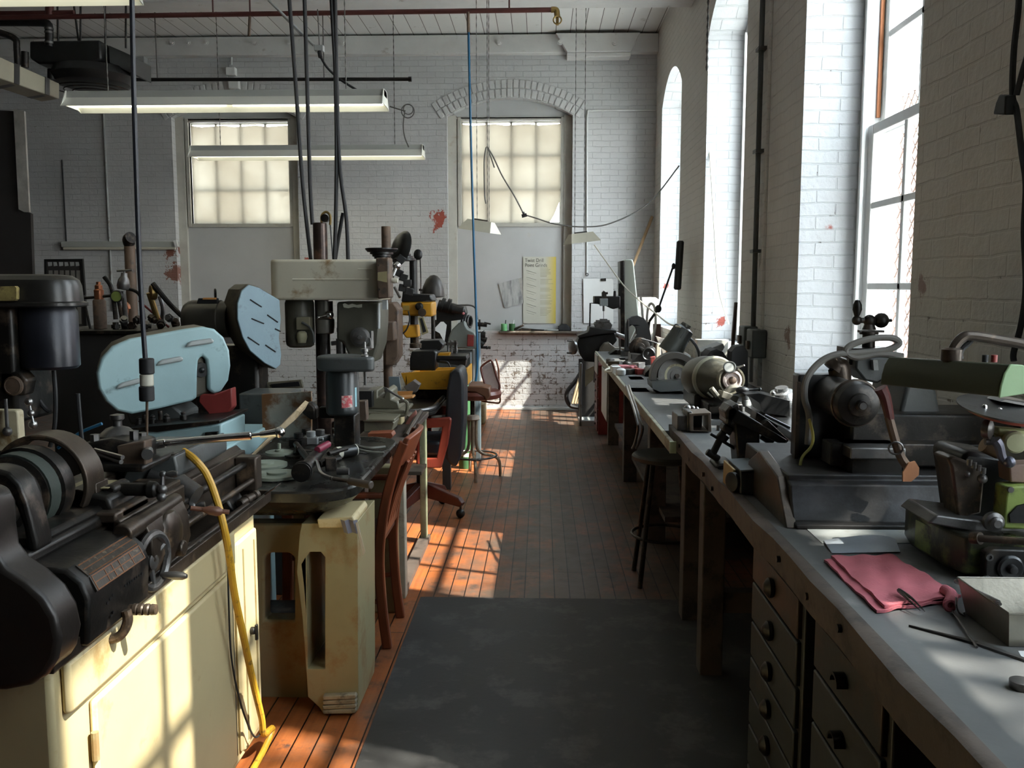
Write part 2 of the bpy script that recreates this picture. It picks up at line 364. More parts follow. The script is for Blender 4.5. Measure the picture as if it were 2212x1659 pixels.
# far windows: panelled infill, sash with twelve panes, paper shade
def far_window(n, a, c, torn):
    zb, zs, rise = .956, 3.49, .2; f = D+.13; zt = 3.45; z0 = 2.25; s0, s1 = a+.155, c-.135
    w = thing('window_%d' % n, 'x', 'window'); del w['label'], w['category']; w['kind'] = 'structure'
    poly = [(a, zb), (c, zb)]+[(c+(a-c)*i/14, arch(c+(a-c)*i/14, a, c, zs, rise)) for i in range(15)]
    b = B(); b.prism(poly, 'y', f, f+.05, holes=[[(s0, z0), (s0, zt), (s1, zt), (s1, z0)]])
    obj('infill_panel', b, M_panel, w)
    b = B()
    for x in (a, c-.1): b.box(x, x+.1, f-.03, f, zb, zs+.02)
    for x in (s0-.04, s1): b.box(x, x+.04, f-.025, f+.1, z0-.04, zt+.04)
    b.box(s0, s1, f-.02, f+.1, z0-.045, z0); b.box(s0-.04, s1+.04, f-.02, f+.1, zt, zt+.045); b.box(a+.1, s0-.05, f-.012, f, zb, zs); b.box(s1+.05, c-.1, f-.012, f, zb, 2.2)
    b.box(a, c, f-.02, f, zs-.02, zs+.0)
    obj('window_casing', b, M_frame, w, bev=.006)
    b = B(); W = s1-s0
    for i in range(5): b.box(s0+W*i/4-.013, s0+W*i/4+.013, f+.075, f+.105, z0, zt)
    for j in range(4): b.box(s0, s1, f+.075, f+.105, z0+(zt-z0)*j/3-.013, z0+(zt-z0)*j/3+.013)
    obj('sash_bars', b, M_frame, w)
    obj('pane', B().box(s0, s1, f+.085, f+.09, z0, zt), M_glass, w)
    g = f+.052; sh = [(s0+.004, z0+.01), (s1-(.13 if torn else .004), z0+.01)]+([(s1-.075, z0+.1), (s1-.01, z0+.26)] if torn else [])
    top = [(s1-.004-W*i/9+.008*i/9, zt-.028-.009*((i*7) % 3)) for i in range(10)]
    obj('roller_shade', B().prism(sh+top, 'y', g, g+.0015), M_shade, w)
    return w
far_window(1, -4.40, -2.90, False); far_window(2, -1.112, .37, True)
# tall sash windows in the right wall
M_mesh = mt('rusty_wire_guard', (.12, .07, .05), .6, .4)
def tall_window(n, o, guard):
    a, c, zb, zs, rise = o; x0 = XR+.29; w = thing('window_%d' % n, 'x', 'window'); del w['label'], w['category']; w['kind'] = 'structure'
    K = 14; out = [(a, zb), (c, zb)]+[(c+(a-c)*i/K, arch(c+(a-c)*i/K, a, c, zs, rise)) for i in range(K+1)]
    j = .07; inn = [(a+j, zb+.05), (c-j, zb+.05)]+[(c-j+(a-c+2*j)*i/K, arch(c-j+(a-c+2*j)*i/K, a+j, c-j, zs-.05, rise-.02)) for i in range(K+1)]
    obj('window_casing', B().prism(out, 'x', x0, x0+.16, holes=[inn]), M_sash, w, bev=.008)
    b = B()
    for y in (a+j, c-j-.022): b.box(x0-.02, x0, y, y+.022, zb+.05, zs)
    obj('stop_bead', b, M_sash, w, bev=.004)
    b = B()
    for y in (a+j+.001, c-j-.016): b.box(x0+.052, x0+.07, y, y+.015, 2.34, zs+.1)
    obj('sash_track', b, M_copper, w)
    zm = 2.30; zl = zb+.05
    def sash(nm, X, z0, z1, rows, top):
        b = B(); y0, y1 = a+j, c-j; st = .065
        b.box(X, X+.04, y0, y0+st, z0, z1); b.box(X, X+.04, y1-st, y1, z0, z1); b.box(X, X+.04, y0+st, y1-st, z0, z0+.06)
        if not top: b.box(X, X+.04, y0+st, y1-st, z1-.05, z1)
        else: b.prism([(y0, zs-.1), (y1, zs-.1)]+inn[2:], 'x', X, X+.04) if False else None
        for i in (1, 2): y = y0+st+(y1-y0-2*st)*i/3; b.box(X+.005, X+.035, y-.017, y+.017, z0+.05, z1-.03 if not top else zs+.16)
        for k in range(1, rows): z = z0+(z1-z0)*k/rows; b.box(X+.005, X+.035, y0+st, y1-st, z-.017, z+.017)
        s = obj(nm, b, M_sash, w, bev=.004)
        obj('pane', B().box(X+.018, X+.021, y0, y1, z0, z1), M_glass, s)
    sash('lower_sash', x0+.02, zl, zm, 3, False); sash('upper_sash', x0+.075, zm-.05, zs+.2, 3, True)
    if guard:
        b = B(); X = x0+.19; p = .075; y0, y1, z0, z1 = a+.05, c-.05, zb+.05, 2.45
        k = int((y1-y0+z1-z0)/p)
        for s in (1, -1):
            for i in range(k+1):
                t = i*p; pts = []
                ya, za = (y0+t, z0) if t < y1-y0 else (y1, z0+t-(y1-y0))
                yb, zb2 = (y0, z0+t) if t < z1-z0 else (y0+t-(z1-z0), z1)
                if s < 0: ya, yb = y0+y1-ya, y0+y1-yb
                b.tube([(X+.002*s, ya, za), (X+.002*s, yb, zb2)], .0034, 4, k=1)
        obj('wire_guard', b, M_mesh, w)
    return w
for i, o in enumerate(rgt_o): tall_window(3+i, o, i == 1)
# timbers, trim
b = B(); b.box(XL, XR, D-.12, D, 4.167, 4.377); o_ = struct('trim_2', b, M_beam, bev=.008)
b = B(); b.prism([(.16, 4.36), (.29, 4.15), (1.02, 4.15), (1.12, 4.36)], 'y', D-.22, D-.125); b.box(.29, 1.02, D-.2, D-.01, 4.1, 4.149); struct('trim_3', b, M_beam, bev=.008)
struct('trim_4', B().box(XL, XR, 8.12, 8.42, 3.98, ZC), M_beam, bev=.01)
struct('trim_5', B().box(XL, XR, 4.3, 4.6, 3.98, ZC), M_beam, bev=.01)
struct('baseboard_far', B().box(-1.2, .9, D-.035, D, 0, .035), M_white, bev=.005)
struct('trim_6', B().box(-.5, .95, D-.1, D+.14, .93, .957), mt('sill_grime', (.1, .075, .055), .7, 0, .4, 9, (.4, .38, .35), .35), bev=.006)
# concrete-grey matting over the boards
M_mat = mt('dark_floor_covering', (.034, .033, .032), .55, 0, .35, 2.5, (.075, .07, .066), .42, 5, .25, 40)
b = B(); b.box(-.575, 1.3, -1.0, 4.19, 0, .004); tag(obj('floor_mat', b, M_mat), 'dark grey sheet of floor covering laid in the near aisle', 'floor mat')
# ================================================================ outside
struct('ground_outside', B().box(XR+.5, 40, -30, 45, -.5, -.4), mt('yard', (.55, .54, .5), .9))
M_obr = m_brick('red_brick_outside', 1, (), -5, (.22, .09, .075))
b = B(); b.box(9, 16, 9.5, 30, -.4, 5.0); tag(obj('brick_building', b, M_obr), 'low red brick building outside the tall window', 'building')
b = B(); b.cyl((3.05, 8.25, -.4), (3.05, 8.25, 2.46), .045, n=12); tag(obj('green_post', b, mt('green_grey_paint', (.07, .1, .09), .6)), 'grey green post standing outside the nearest tall window', 'post')
T = thing('shade_tree', 'leafy tree outside that dapples the sun on the near bench', 'tree', (5.3, .6, -.4))
b = B(); b.tube([(5.6, .4, -.4), (5.5, .5, 2), (5.3, .6, 5.6)], lambda t: .16-.1*t, 8); obj('trunk', b, M_dark, T)
b = B()
for i in range(1900):
    a, z, r_ = random.uniform(0, 2*pi), random.uniform(-1, 1), random.random()**.4; s_ = math.sqrt(1-z*z)
    b.at((5.1+1.0*r_*s_*math.cos(a), .75+1.9*r_*s_*math.sin(a), 6.15+1.15*r_*z), (random.uniform(-60, 60), random.uniform(-60, 60), random.uniform(0, 360))); b.add([(-.06, 0, 0), (0, -.035, 0), (.07, 0, 0), (0, .035, 0)], [(0, 1, 2, 3)])
obj('foliage', b, mt('tree_leaves', (.06, .11, .03), .6), T)
# ================================================================ light
W = bpy.data.worlds.new('world'); sc.world = W; W.use_nodes = True; t = W.node_tree; bg = t.nodes['Background']
SKY = 12.5
gr = N(t, 'ShaderNodeTexCoord'); sp = N(t, 'ShaderNodeSeparateXYZ'); t.links.new(gr.outputs['Generated'], sp.inputs[0])
t.links.new(ramp(t, sp.outputs[2], .0, .7, (1, 1, 1, 1), (.72, .86, 1, 1)), bg.inputs[0]); bg.inputs[1].default_value = SKY
s = bpy.data.lights.new('sun', 'SUN'); s.energy = 15; s.angle = R(.6); s.color = (1, .94, .84); so = bpy.data.objects.new('sun', s); C.objects.link(so)
so.rotation_euler = Vector((-1, .36, -1.22)).to_track_quat('-Z', 'Y').to_euler()
for (a, c, zb, zs, rise) in rgt_o:
    l = bpy.data.lights.new('window_portal', 'AREA'); l.shape = 'RECTANGLE'; l.size = zs+rise-zb; l.size_y = c-a; l.cycles.is_portal = True
    o = bpy.data.objects.new('window_portal', l); C.objects.link(o); o.location = (XR+.52, (a+c)/2, (zb+zs+rise)/2); o.rotation_euler = (0, R(90), 0)
for (a, c, zb, zs, rise) in far_o:
    l = bpy.data.lights.new('window_portal', 'AREA'); l.shape = 'RECTANGLE'; l.size = c-a; l.size_y = 1.3; l.cycles.is_portal = True
    o = bpy.data.objects.new('window_portal', l); C.objects.link(o); o.location = ((a+c)/2, D+.3, 2.85); o.rotation_euler = (R(-90), 0, 0)
sc.view_settings.view_transform = 'Standard'; sc.view_settings.look = 'None'; sc.view_settings.gamma = 1; sc.view_settings.exposure = 0.55; sc.view_settings.use_curve_mapping = False
cy = sc.cycles; cy.use_denoising = True; cy.max_bounces = 8; cy.diffuse_bounces = 5; cy.glossy_bounces = 3; cy.transmission_bounces = 4; cy.transparent_max_bounces = 12; cy.use_adaptive_sampling = True; cy.adaptive_threshold = .02; cy.caustics_reflective = False; cy.caustics_refractive = False; cy.sample_clamp_indirect = 6
try: cy.denoiser = 'OPENIMAGEDENOISE'
except Exception: pass
# ================================================================ finishes of the machines
iron = mt('oily_dark_iron', (.018, .016, .014), .38, .5, .3, 9, (.055, .038, .026), .42, 12, .2, 60)
brown = mt('brown_oiled_iron', (.062, .046, .034), .36, .55, .35, 8, (.15, .095, .055), .38, 10, .2, 60)
black = mt('black_enamel', (.011, .011, .011), .35, 0, .3, 8, (.032, .028, .025), .35, 18, .1, 60)
steel = mt('machined_steel', (.34, .33, .32), .3, .95, .2, 10, (.12, .1, .085), .36, 14, .1, 60)
dsteel = mt('dull_steel', (.15, .145, .14), .38, .85, .3, 10, (.06, .05, .042), .42, 14, .12, 60)
chrome = mt('bright_chrome', (.7, .7, .7), .14, 1, .05, 8, bump=0)
teal = mt('teal_machine_paint', (.31, .45, .465), .42, 0, .1, 3, (.13, .19, .19), .34, 7, .12, 40)
teald = mt('dark_rim_paint', (.1, .085, .06), .5, .1, .25, 4, (.05, .045, .038), .4, 8)
cream = mt('cream_machine_paint', (.52, .42, .23), .42, 0, .1, 2.5, (.36, .24, .1), .36, 5, .1, 30)
creamd = mt('stained_cream_paint', (.29, .245, .13), .45, 0, .15, 3, (.25, .16, .07), .42, 6, .15, 30)
guard = mt('ivory_guard_paint', (.62, .57, .45), .42, 0, .07, 3, (.3, .19, .09), .37, 5, .1, 30)
olive = mt('olive_grey_enamel', (.085, .08, .06), .42, .1, .2, 5, (.04, .036, .03), .36, 9)
rust = mt('rusty_brown_iron', (.115, .075, .05), .6, .2, .3, 9, (.05, .033, .024), .42, 14, .35, 50)
rustsheet = mt('rust_stained_sheet', (.42, .4, .34), .5, .1, .15, 4, (.19, .085, .03), .52, 5, .2, 40)
yellow = mt('chipped_yellow_paint', (.56, .27, .02), .42, 0, .15, 5, (.1, .06, .02), .34, 9, .12, 40)
gry = mt('grey_machine_paint', (.085, .09, .087), .42, .1, .2, 4, (.045, .04, .036), .36, 8)
lgry = mt('light_grey_paint', (.36, .37, .36), .45, 0, .15, 4, (.2, .17, .14), .36, 8)
wood = mt('red_brown_wood', (.2, .05, .02), .35, 0, .3, 4, (.12, .03, .012), .45, 7, .1, 30, (1, 1, .25))
pale = mt('pale_raw_wood', (.42, .32, .19), .6, 0, .18, 5, (.3, .2, .11), .4, 8, .2, 40)
bench = mt('worn_bench_top', (.11, .11, .108), .42, 0, .18, 3, (.2, .195, .185), .38, 4, .15, 30)
benche = mt('worn_bench_edge', (.085, .062, .048), .62, 0, .3, 6, (.035, .027, .022), .44, 9, .4, 40)
rub = mt('black_rubber', (.012, .012, .013), .55, 0, .2, 8, bump=.1)
leather = mt('dark_upholstery', (.022, .024, .028), .42, 0, .2, 8, (.06, .06, .062), .34, 9, .35, 45)
oxb = mt('oxblood_vinyl', (.16, .045, .03), .35, 0, .2, 6, (.09, .03, .02), .4, 8, .15, 40)
drawg = mt('grey_drawer_paint', (.03, .032, .03), .5, 0, .2, 4, (.06, .042, .03), .34, 7)
brass = mt('dull_brass', (.32, .22, .08), .35, .9, .25, 9)
copper = mt('tarnished_copper', (.32, .12, .06), .38, .85, .35, 9, (.1, .05, .03), .4, 9)
hood = mt('dark_green_hood', (.045, .052, .03), .42, .1, .15, 4, (.04, .04, .03), .34, 8)
mint = mt('pale_green_enamel', (.3, .44, .24), .42, 0, .1, 5, (.22, .3, .15), .35, 8)
lime = mt('worn_lime_paint', (.2, .26, .06), .4, 0, .25, 5, (.05, .05, .03), .46, 9)
redp = mt('dull_red_paint', (.24, .035, .03), .45, 0, .25, 5, (.12, .03, .025), .4, 8)
cloth = mt('dusty_red_cloth', (.42, .11, .13), .9, 0, .15, 9, bump=.5, bs=160)
paper = mt('white_paper', (.75, .75, .73), .7, 0, .04, 4, bump=.05)
hoseY = mt('yellow_hose', (.66, .36, .03), .4, 0, .15, 8, (.2, .12, .03), .38, 30)
blue = mt('blue_air_hose', (.012, .1, .2), .4, 0, .1, 8)
green = mt('green_paint', (.045, .13, .05), .45, 0, .2, 6, (.05, .12, .05), .36, 9)
cable = mt('grey_cable', (.1, .095, .085), .5, 0, .2, 8)
tin = mt('tinned_steel', (.24, .22, .18), .32, .85, .15, 6, (.2, .16, .11), .38, 9)
stone = mt('abrasive_wheel', (.17, .16, .145), .8, 0, .15, 10, (.12, .11, .1), .4, 12, .4, 90)
clearp = mt('clear_plastic', (.35, .38, .42), .3, 0, .1, 8)
orange = mt('orange_card', (.5, .22, .06), .6, 0, .15, 6)
ivory = mt('ivory_plastic', (.6, .57, .47), .4, 0, .05, 6)
pink = mt('pink_plastic', (.6, .2, .22), .4, 0, .1, 8)
# ---------------------------------------------------------------- small machine fittings
def bolt(b, c, ax, r=.007, h=.006):
    a = Vector(AX[ax] if isinstance(ax, str) else ax).normalized(); c = Vector(c); return b.cyl(c, c+a*h, r, n=6)
def ballcrank(b, c, ax, up, L=.05, r=.011):
    "balanced ball crank on a shaft along ax"
    a = Vector(ax).normalized(); u = Vector(up).normalized(); c = Vector(c)
    b.sph(c, r*1.15); b.sph(c-u*L*.5, r*1.1); b.cyl(c-u*L*.5, c+u*L, r*.55, n=10); b.sph(c+u*L, r*.8)
    b.rev([(r*.35, 0), (r*.45, .008), (r*.85, L*.6), (r*.7, L*.95), (0, L*1.02)], c+u*L, a, 12); return b
def wheel(b, c, ax, Rr, r=.009, sp=3, hub=.018, dish=.015):
    a, u, w = basis(AX[ax] if isinstance(ax, str) else ax); c = Vector(c); b.tor(c, a, Rr, r)
    b.rev([(hub*.5, -dish*1.6), (hub, -dish*1.4), (hub, .004), (hub*.6, .008), (0, .008)], c, a, 16)
    for i in range(sp):
        t = 2*pi*i/sp+.5; b.cyl(c-a*dish*.5+(u*math.cos(t)+w*math.sin(t))*hub*.8, c+(u*math.cos(t)+w*math.sin(t))*Rr, r*.75, n=8)
    return b
def grip(b, c, ax, L=.06, r=.011):
    return b.rev([(r*.4, 0), (r*.5, .004), (r*.62, .01), (r*.95, L*.55), (r*.85, L*.85), (r*.45, L), (0, L)], c, ax, 14)
def plate(b, x0, x1, y0, y1, z0, z1, r=.01): return b.rbox(x0, x1, y0, y1, z0, z1, r)
def lens_cable(pts, Y=None, X=None):
    out = []
    for p in pts:
        out.append(P(p[0], p[1], **({'Y': p[2]} if Y is None and X is None else {'Y': Y} if X is None else {'X': X})))
    return out
# ================================================================ foreground lathe on its cream cabinet
T = thing('lathe_cabinet', 'cream steel cabinet carrying the nearest lathe at lower left', 'cabinet', (-1.25, 2.2, 0))
XF = -.925
obj('body', B().box(-1.62, XF, 1.6, 2.82, .03, .785), cream, T, bev=.012)
obj('plinth', B().box(-1.6, XF-.04, 1.64, 2.8, 0, .03), black, T)
d = obj('door', B().box(XF, XF+.016, 1.73, 2.55, .07, .655), cream, T, bev=.008)
b = B()
for z in (.14, .56): b.cyl((XF+.014, 1.725, z-.03), (XF+.014, 1.725, z+.03), .008, n=8)
obj('hinge', b, creamd, d)
d = obj('door', B().box(XF, XF+.016, 2.6, 2.79, .07, .73), cream, T, bev=.008)
obj('latch', B().cyl((XF+.016, 2.7, .42), (XF+.03, 2.7, .42), .012, n=12).cb((XF+.034, 2.7, .415), (.008, .012, .05)), black, d, bev=.002)
obj('top_rail', B().box(XF, XF+.02, 1.63, 2.58, .672, .78), cream, T, bev=.01)
b = B(); b.box(XF, XF+.004, 2.565, 2.585, .07, .78); obj('gap_shade_strip', b, black, T)  # black strip painted in for the shade of the gap beside the door
for y in (2.645, 2.75): obj('pressed_rib', B().box(XF+.016, XF+.02, y, y+.005, .09, .7), creamd, T)
T = thing('engine_lathe', 'oily dark metal lathe on the cream cabinet in the near left corner', 'lathe', (-1.15, 2.2, .79))
b = B(); b.box(-1.66, -.895, 1.56, 2.9, .787, .796)
b.box(-.905, -.893, 1.56, 2.9, .79, .822); b.box(-1.66, -.895, 2.895, 2.905, .79, .825); b.prism([(-.895, .82), (-.86, .845), (-.86, .85), (-.9, .826)], 'y', 2.84, 2.905)
obj('chip_pan', b, brown, T, bev=.003)
# bed
b = B()
for x0, x1 in ((-1.06, -.985), (-1.24, -1.165)):
    b.prism([(x0, .83), (x1, .83), (x1, .955), (x1-.012, .955), ((x0+x1)/2+.008, .972), (x0+.02, .955), (x0, .955)], 'y', 1.62, 2.93)
for y in (1.7, 2.05, 2.35, 2.65, 2.88): b.box(-1.2, -1.03, y, y+.05, .84, .94)
b.box(-1.07, -.975, 1.62, 2.93, .83, .85)
obj('bed', b, brown, T, bev=.003)
for y in (1.72, 2.78):
    obj('bed_foot', B().prism([(-1.27, .796), (-.955, .796), (-.98, .84), (-1.24, .84)], 'y', y-.06, y+.06), iron, T, bev=.008)
# headstock
b = B(); b.box(-1.3, -.99, 1.64, 2.1, .955, .985); b.prism([(-1.3, .985), (-.975, .985), (-.985, 1.02), (-1.06, 1.035), (-1.25, 1.03)], 'y', 1.98, 2.13); b.box(-1.26, -1.0, 1.7, 2.0, .98, 1.0)
obj('headstock_casting', b, iron, T, bev=.012)
b = B(); hc = (-1.13, 1.7, 1.06)
b.rev([(.055, 0), (.06, .004), (.06, .05), (.072, .054), (.072, .1), (.084, .104), (.084, .15), (.094, .154), (.094, .195), (.03, .2)], (-1.13, 1.74, 1.055), 'y', 40)
obj('cone_pulley', b, iron, T)
def arcband(cx, cz, r0, r1, a0, a1, y0, y1, n=26):
    o = [(cx+r1*math.cos(R(a0+(a1-a0)*i/n)), cz+r1*math.sin(R(a0+(a1-a0)*i/n))) for i in range(n+1)]
    return o+[(cx+r0*math.cos(R(a1+(a0-a1)*i/n)), cz+r0*math.sin(R(a1+(a0-a1)*i/n))) for i in range(n+1)]
b = B(); b.prism(arcband(-1.13, 1.055, .1, .112, -30, 205, 0, 0), 'y', 1.955, 2.035); b.prism([(-1.045, .985), (-1.015, .985), (-1.018, 1.05), (-1.035, 1.05)], 'y', 1.99, 2.05); b.prism([(-1.04, .99), (-.985, .985), (-1.015, 1.02)], 'y', 1.995, 2.045)
obj('belt_guard', b, brown, T, bev=.003)
obj('flat_belt', B().prism(arcband(-1.13, 1.055, .0845, .088, -60, 240, 0, 0), 'y', 1.848, 1.888), mt('green_grey_belt', (.03, .04, .032), .7, 0, .2, 30), T)
for y0 in (1.66, 1.72):
    pass
b = B(); b.prism(px([(-40, 1003), (10, 1003), (42, 1012), (66, 1035), (82, 1075), (92, 1115), (103, 1160), (104, 1180), (82, 1178), (74, 1130), (60, 1088), (44, 1062), (20, 1050), (-40, 1050)], 1.72), 'y', 1.68, 1.74)
obj('bearing_cap', b, iron, T, bev=.008, seg=3)
# swan-necked gear cover
gc = px([(-70, 1040), (-20, 1038), (18, 1052), (32, 1082), (34, 1130), (40, 1172), (62, 1202), (102, 1228), (140, 1262), (164, 1302), (174, 1350), (166, 1392), (146, 1424), (112, 1446), (60, 1456), (-70, 1456)], 1.62)
g = obj('gear_cover', B().prism(gc, 'y', 1.545, 1.63), mt('brown_black_casting', (.026, .021, .018), .36, .3, .3, 6), T, bev=.012, seg=3)
# quick change gearbox with its chart
b = B(); b.prism([(-1.02, .80), (-.878, .80), (-.872, .895), (-.885, .93), (-.915, .955), (-1.02, .962)], 'y', 1.655, 1.93)
gb = obj('change_gearbox', b, iron, T, bev=.008)
def slant(y0, y1, s0, s1, h):
    "thin plate lying on the sloping face of the gearbox, s from its foot"
    p0, p1 = Vector((-.8705, 0, .9)), Vector((-.886, 0, .931)); d = (p1-p0); d2 = Vector((-.028, 0, .024))
    def pt(s): return p0+d*s if s < 1 else p1+d2*(s-1)
    n = Vector((.8, 0, .6))*h; a, c = pt(s0), pt(s1)
    return [(a.x+n.x, a.z+n.z), (c.x+n.x, c.z+n.z), (c.x-.003, c.z-.003), (a.x-.003, a.z-.003)]
b = B(); b.prism(slant(1.68, 1.9, .05, .97, .002), 'y', 1.685, 1.905); b.prism(slant(0, 0, 1.03, 1.9, .002), 'y', 1.685, 1.905)
ch = obj('feed_chart', b, mt('dark_etched_plate', (.05, .042, .034), .4, .5, .3, 40, (.14, .1, .06), .4, 60), gb)
b = B()
for s in (.08, .52, .94): b.prism(slant(0, 0, s-.035, s+.035, .0028), 'y', 1.69, 1.9)
for s in (1.1, 1.5, 1.84): b.prism(slant(0, 0, s-.04, s+.03, .0028), 'y', 1.69, 1.9)
for y in (1.69, 1.74, 1.77, 1.80, 1.85, 1.898): b.prism(slant(0, 0, .06, .95, .0028), 'y', y, y+.003)
obj('chart_lines', b, mt('copper_lines', (.2, .08, .03), .45, .5, .3, 40), ch)
b = B()
for i in range(8): b.cyl((-.8735, 1.885-.011*i, .872), (-.8712, 1.885-.011*i, .872), .003, n=8)
for i, (y, z) in enumerate(((1.73, .862), (1.742, .866), (1.754, .87), (1.742, .83), (1.752, .834))): b.cyl((-.8745, y, z), (-.8722, y, z), .0034, n=8)
obj('index_holes', b, rub, gb)
b = B(); h0 = P(268, 1316, Y=1.83); b.cyl(h0+Vector((-.03, 0, .0)), h0+Vector((.018, .0, 0)), .011, n=12)
b.rev([(.008, 0), (.0125, .003), (.0125, .011), (.010, .013), (.0125, .016), (.0125, .023), (.01, .026), (.0125, .029), (.0125, .036), (.01, .039), (.012, .042), (.011, .052), (0, .053)], h0+Vector((.018, 0, 0)), 'x', 16)
obj('selector_knob', b, brown, gb)
b = B(); b.tube([P(x, y, Y=1.8) for x, y in ((212, 1350), (222, 1374), (245, 1380), (266, 1366), (276, 1340), (272, 1318))], .0105, 10); b.sph(P(205, 1330, Y=1.8), .014)
obj('tumbler_lever', b, brown, gb)
# carriage, apron, handwheel
b = B(); b.box(-1.26, -.955, 1.98, 2.12, .966, .992); b.box(-1.26, -1.16, 1.93, 2.42, .966, .99); b.box(-1.07, -.955, 1.95, 2.32, .966, .99); b.box(-.965, -.945, 1.95, 2.32, .9, .975)
sd = obj('carriage_saddle', b, brown, T, bev=.006)
b = B(); b.prism([(-1.25, .992), (-1.0, .992), (-.985, 1.03), (-1.0, 1.04), (-1.03, 1.03), (-1.12, 1.03), (-1.15, 1.045), (-1.25, 1.045)], 'y', 2.02, 2.1)
b.cyl((-1.0, 2.06, 1.02), (-.925, 2.06, 1.02), .016, n=14); b.cyl((-.93, 2.06, 1.02), (-.905, 2.06, 1.02), .022, .018, n=18)
cs = obj('cross_slide', b, iron, sd, bev=.006)
obj('worn_plate', B().box(-1.10, -1.0, 2.01, 2.095, 1.032, 1.0345), creamd, sd, bev=.001)
obj('ball_crank', ballcrank(B(), (-.895, 2.06, 1.02), (1, .1, 0), (.0, .25, 1), .036, .0105), dsteel, sd)
b = B(); b.prism([(-.985, .965), (-.905, .965), (-.89, .93), (-.885, .87), (-.9, .83), (-.985, .82)], 'y', 1.98, 2.2); b.sph((-.9, 2.1, .9), .055, sq=(.45, 1.2, 1.1)); b.cyl((-.92, 1.9, .955), (-.92, 2.2, .962), .023, .018, n=14); b.cyl((-.9, 2.12, .86), (-.87, 2.12, .86), .02, n=14)
ap = obj('apron', b, brown, T, bev=.01)
wc = P(330, 1212, Y=1.99)
obj('handwheel', wheel(B(), wc, Vector((1, -.12, 0)), .062, .0105, 3, .02, .012), dsteel, ap)
b = B(); grip(b, wc+Vector((.004, .03, -.042)), Vector((1, -.1, -.02)), .065, .011); obj('wheel_grip', b, dsteel, ap)
b = B(); b.cyl((-.885, 2.2, .94), (-.80, 2.24, .92), .006, n=10); b.rev([(.005, 0), (.012, .02), (.013, .04), (.008, .05), (0, .052)], (-.86, 2.21, .935), Vector((.9, .4, -.25)), 12); obj('clutch_lever', b, mt('worn_red_lever', (.14, .06, .035), .4, .2), ap)
# leadscrew, rods, second slide
b = B(); b.cyl((-.955, 1.93, .925), (-.955, 2.86, .925), .011, n=12); obj('lead_screw', b, iron, T)
b = B(); b.cyl((-.93, 1.93, .875), (-.93, 2.86, .875), .009, n=12); b.box(-.985, -.915, 2.82, 2.88, .84, .95); obj('feed_rod', b, brown, T, bev=.006)
b = B(); b.cyl((-1.06, 2.38, .99), (-.95, 2.38, .94), .028, n=18); b.cyl((-.99, 2.38, .958), (-.935, 2.37, .93), .034, .03, n=20); obj('feed_dial', b, dsteel, T)
obj('ball_crank', ballcrank(B(), P(398, 1116, Y=2.36), (1, .15, .15), (.6, .4, .75), .034, .012), dsteel, T)
# turret tool block with its long chrome lever
b = B(); b.prism(px([(280, 1040), (292, 1008), (395, 975), (402, 1000), (402, 1020), (330, 1060)], 2.42), 'y', 2.36, 2.75)
b.box(-1.2, -1.0, 2.4, 2.75, .972, 1.03); obj('ram_slide', b, gry, T, bev=.006)
b = B(); b.box(-1.09, -.985, 2.40, 2.62, 1.0, 1.03); b.cb((-1.03, 2.5, 1.035), (.08, .26, .02)); obj('slide_gib', b, iron, T, bev=.003)
b = B(); b.prism(px([(192, 952), (262, 940), (318, 950), (320, 1000), (262, 1010), (192, 1000)], 2.3), 'y', 2.24, 2.36); b.box(-1.17, -1.0, 2.2, 2.4, 1.03, 1.05)
tb = obj('tool_block', b, iron, T, bev=.008)
obj('tool_insert', B().prism(px([(256, 962), (318, 950), (320, 1004), (266, 1012)], 2.23), 'y', 2.215, 2.26), rust, tb, bev=.004)
b = B()
for x, y, Y in ((205, 948, 2.26), (230, 946, 2.34), (290, 940, 2.28), (308, 944, 2.34)): p = P(x, y, Y=Y); b.cyl(p-Vector((0, 0, .02)), p+Vector((0, 0, .012)), .012, n=6)
b.rev([(.05, 0), (.05, .012), (.03, .03), (.012, .036), (.012, .05), (.018, .055), (.018, .066), (0, .07)], P(255, 944, Y=2.34)-Vector((0, 0, .006)), 'z', 20)
obj('clamp_bolts', b, dsteel, tb)
b = B(); b.cyl(P(300, 982, Y=2.2)+Vector((0, .05, 0)), P(318, 982, Y=2.19), .014, n=14); b.cyl(P(205, 972, Y=2.22), P(265, 988, Y=2.16), .006, n=8); b.cyl(P(210, 980, Y=2.22), P(262, 998, Y=2.16), .006, n=8); obj('tool_bits', b, steel, tb)
lv = [P(330, 962, Y=2.36), P(356, 957, Y=2.36), P(543, 941, Y=2.4), P(563, 939, Y=2.4), P(568, 938, Y=2.4), P(604, 934, Y=2.4)]
b = B(); b.cyl(lv[0], lv[1], .012, n=14); b.cyl(lv[1], lv[2], .0095, .0115, n=16, e=.002); b.cyl(lv[2], lv[3], .006, n=12); b.cyl(lv[3], lv[5], .009, .013, n=16); b.sph(lv[5], .0155)
obj('chrome_lever', b, chrome, T)
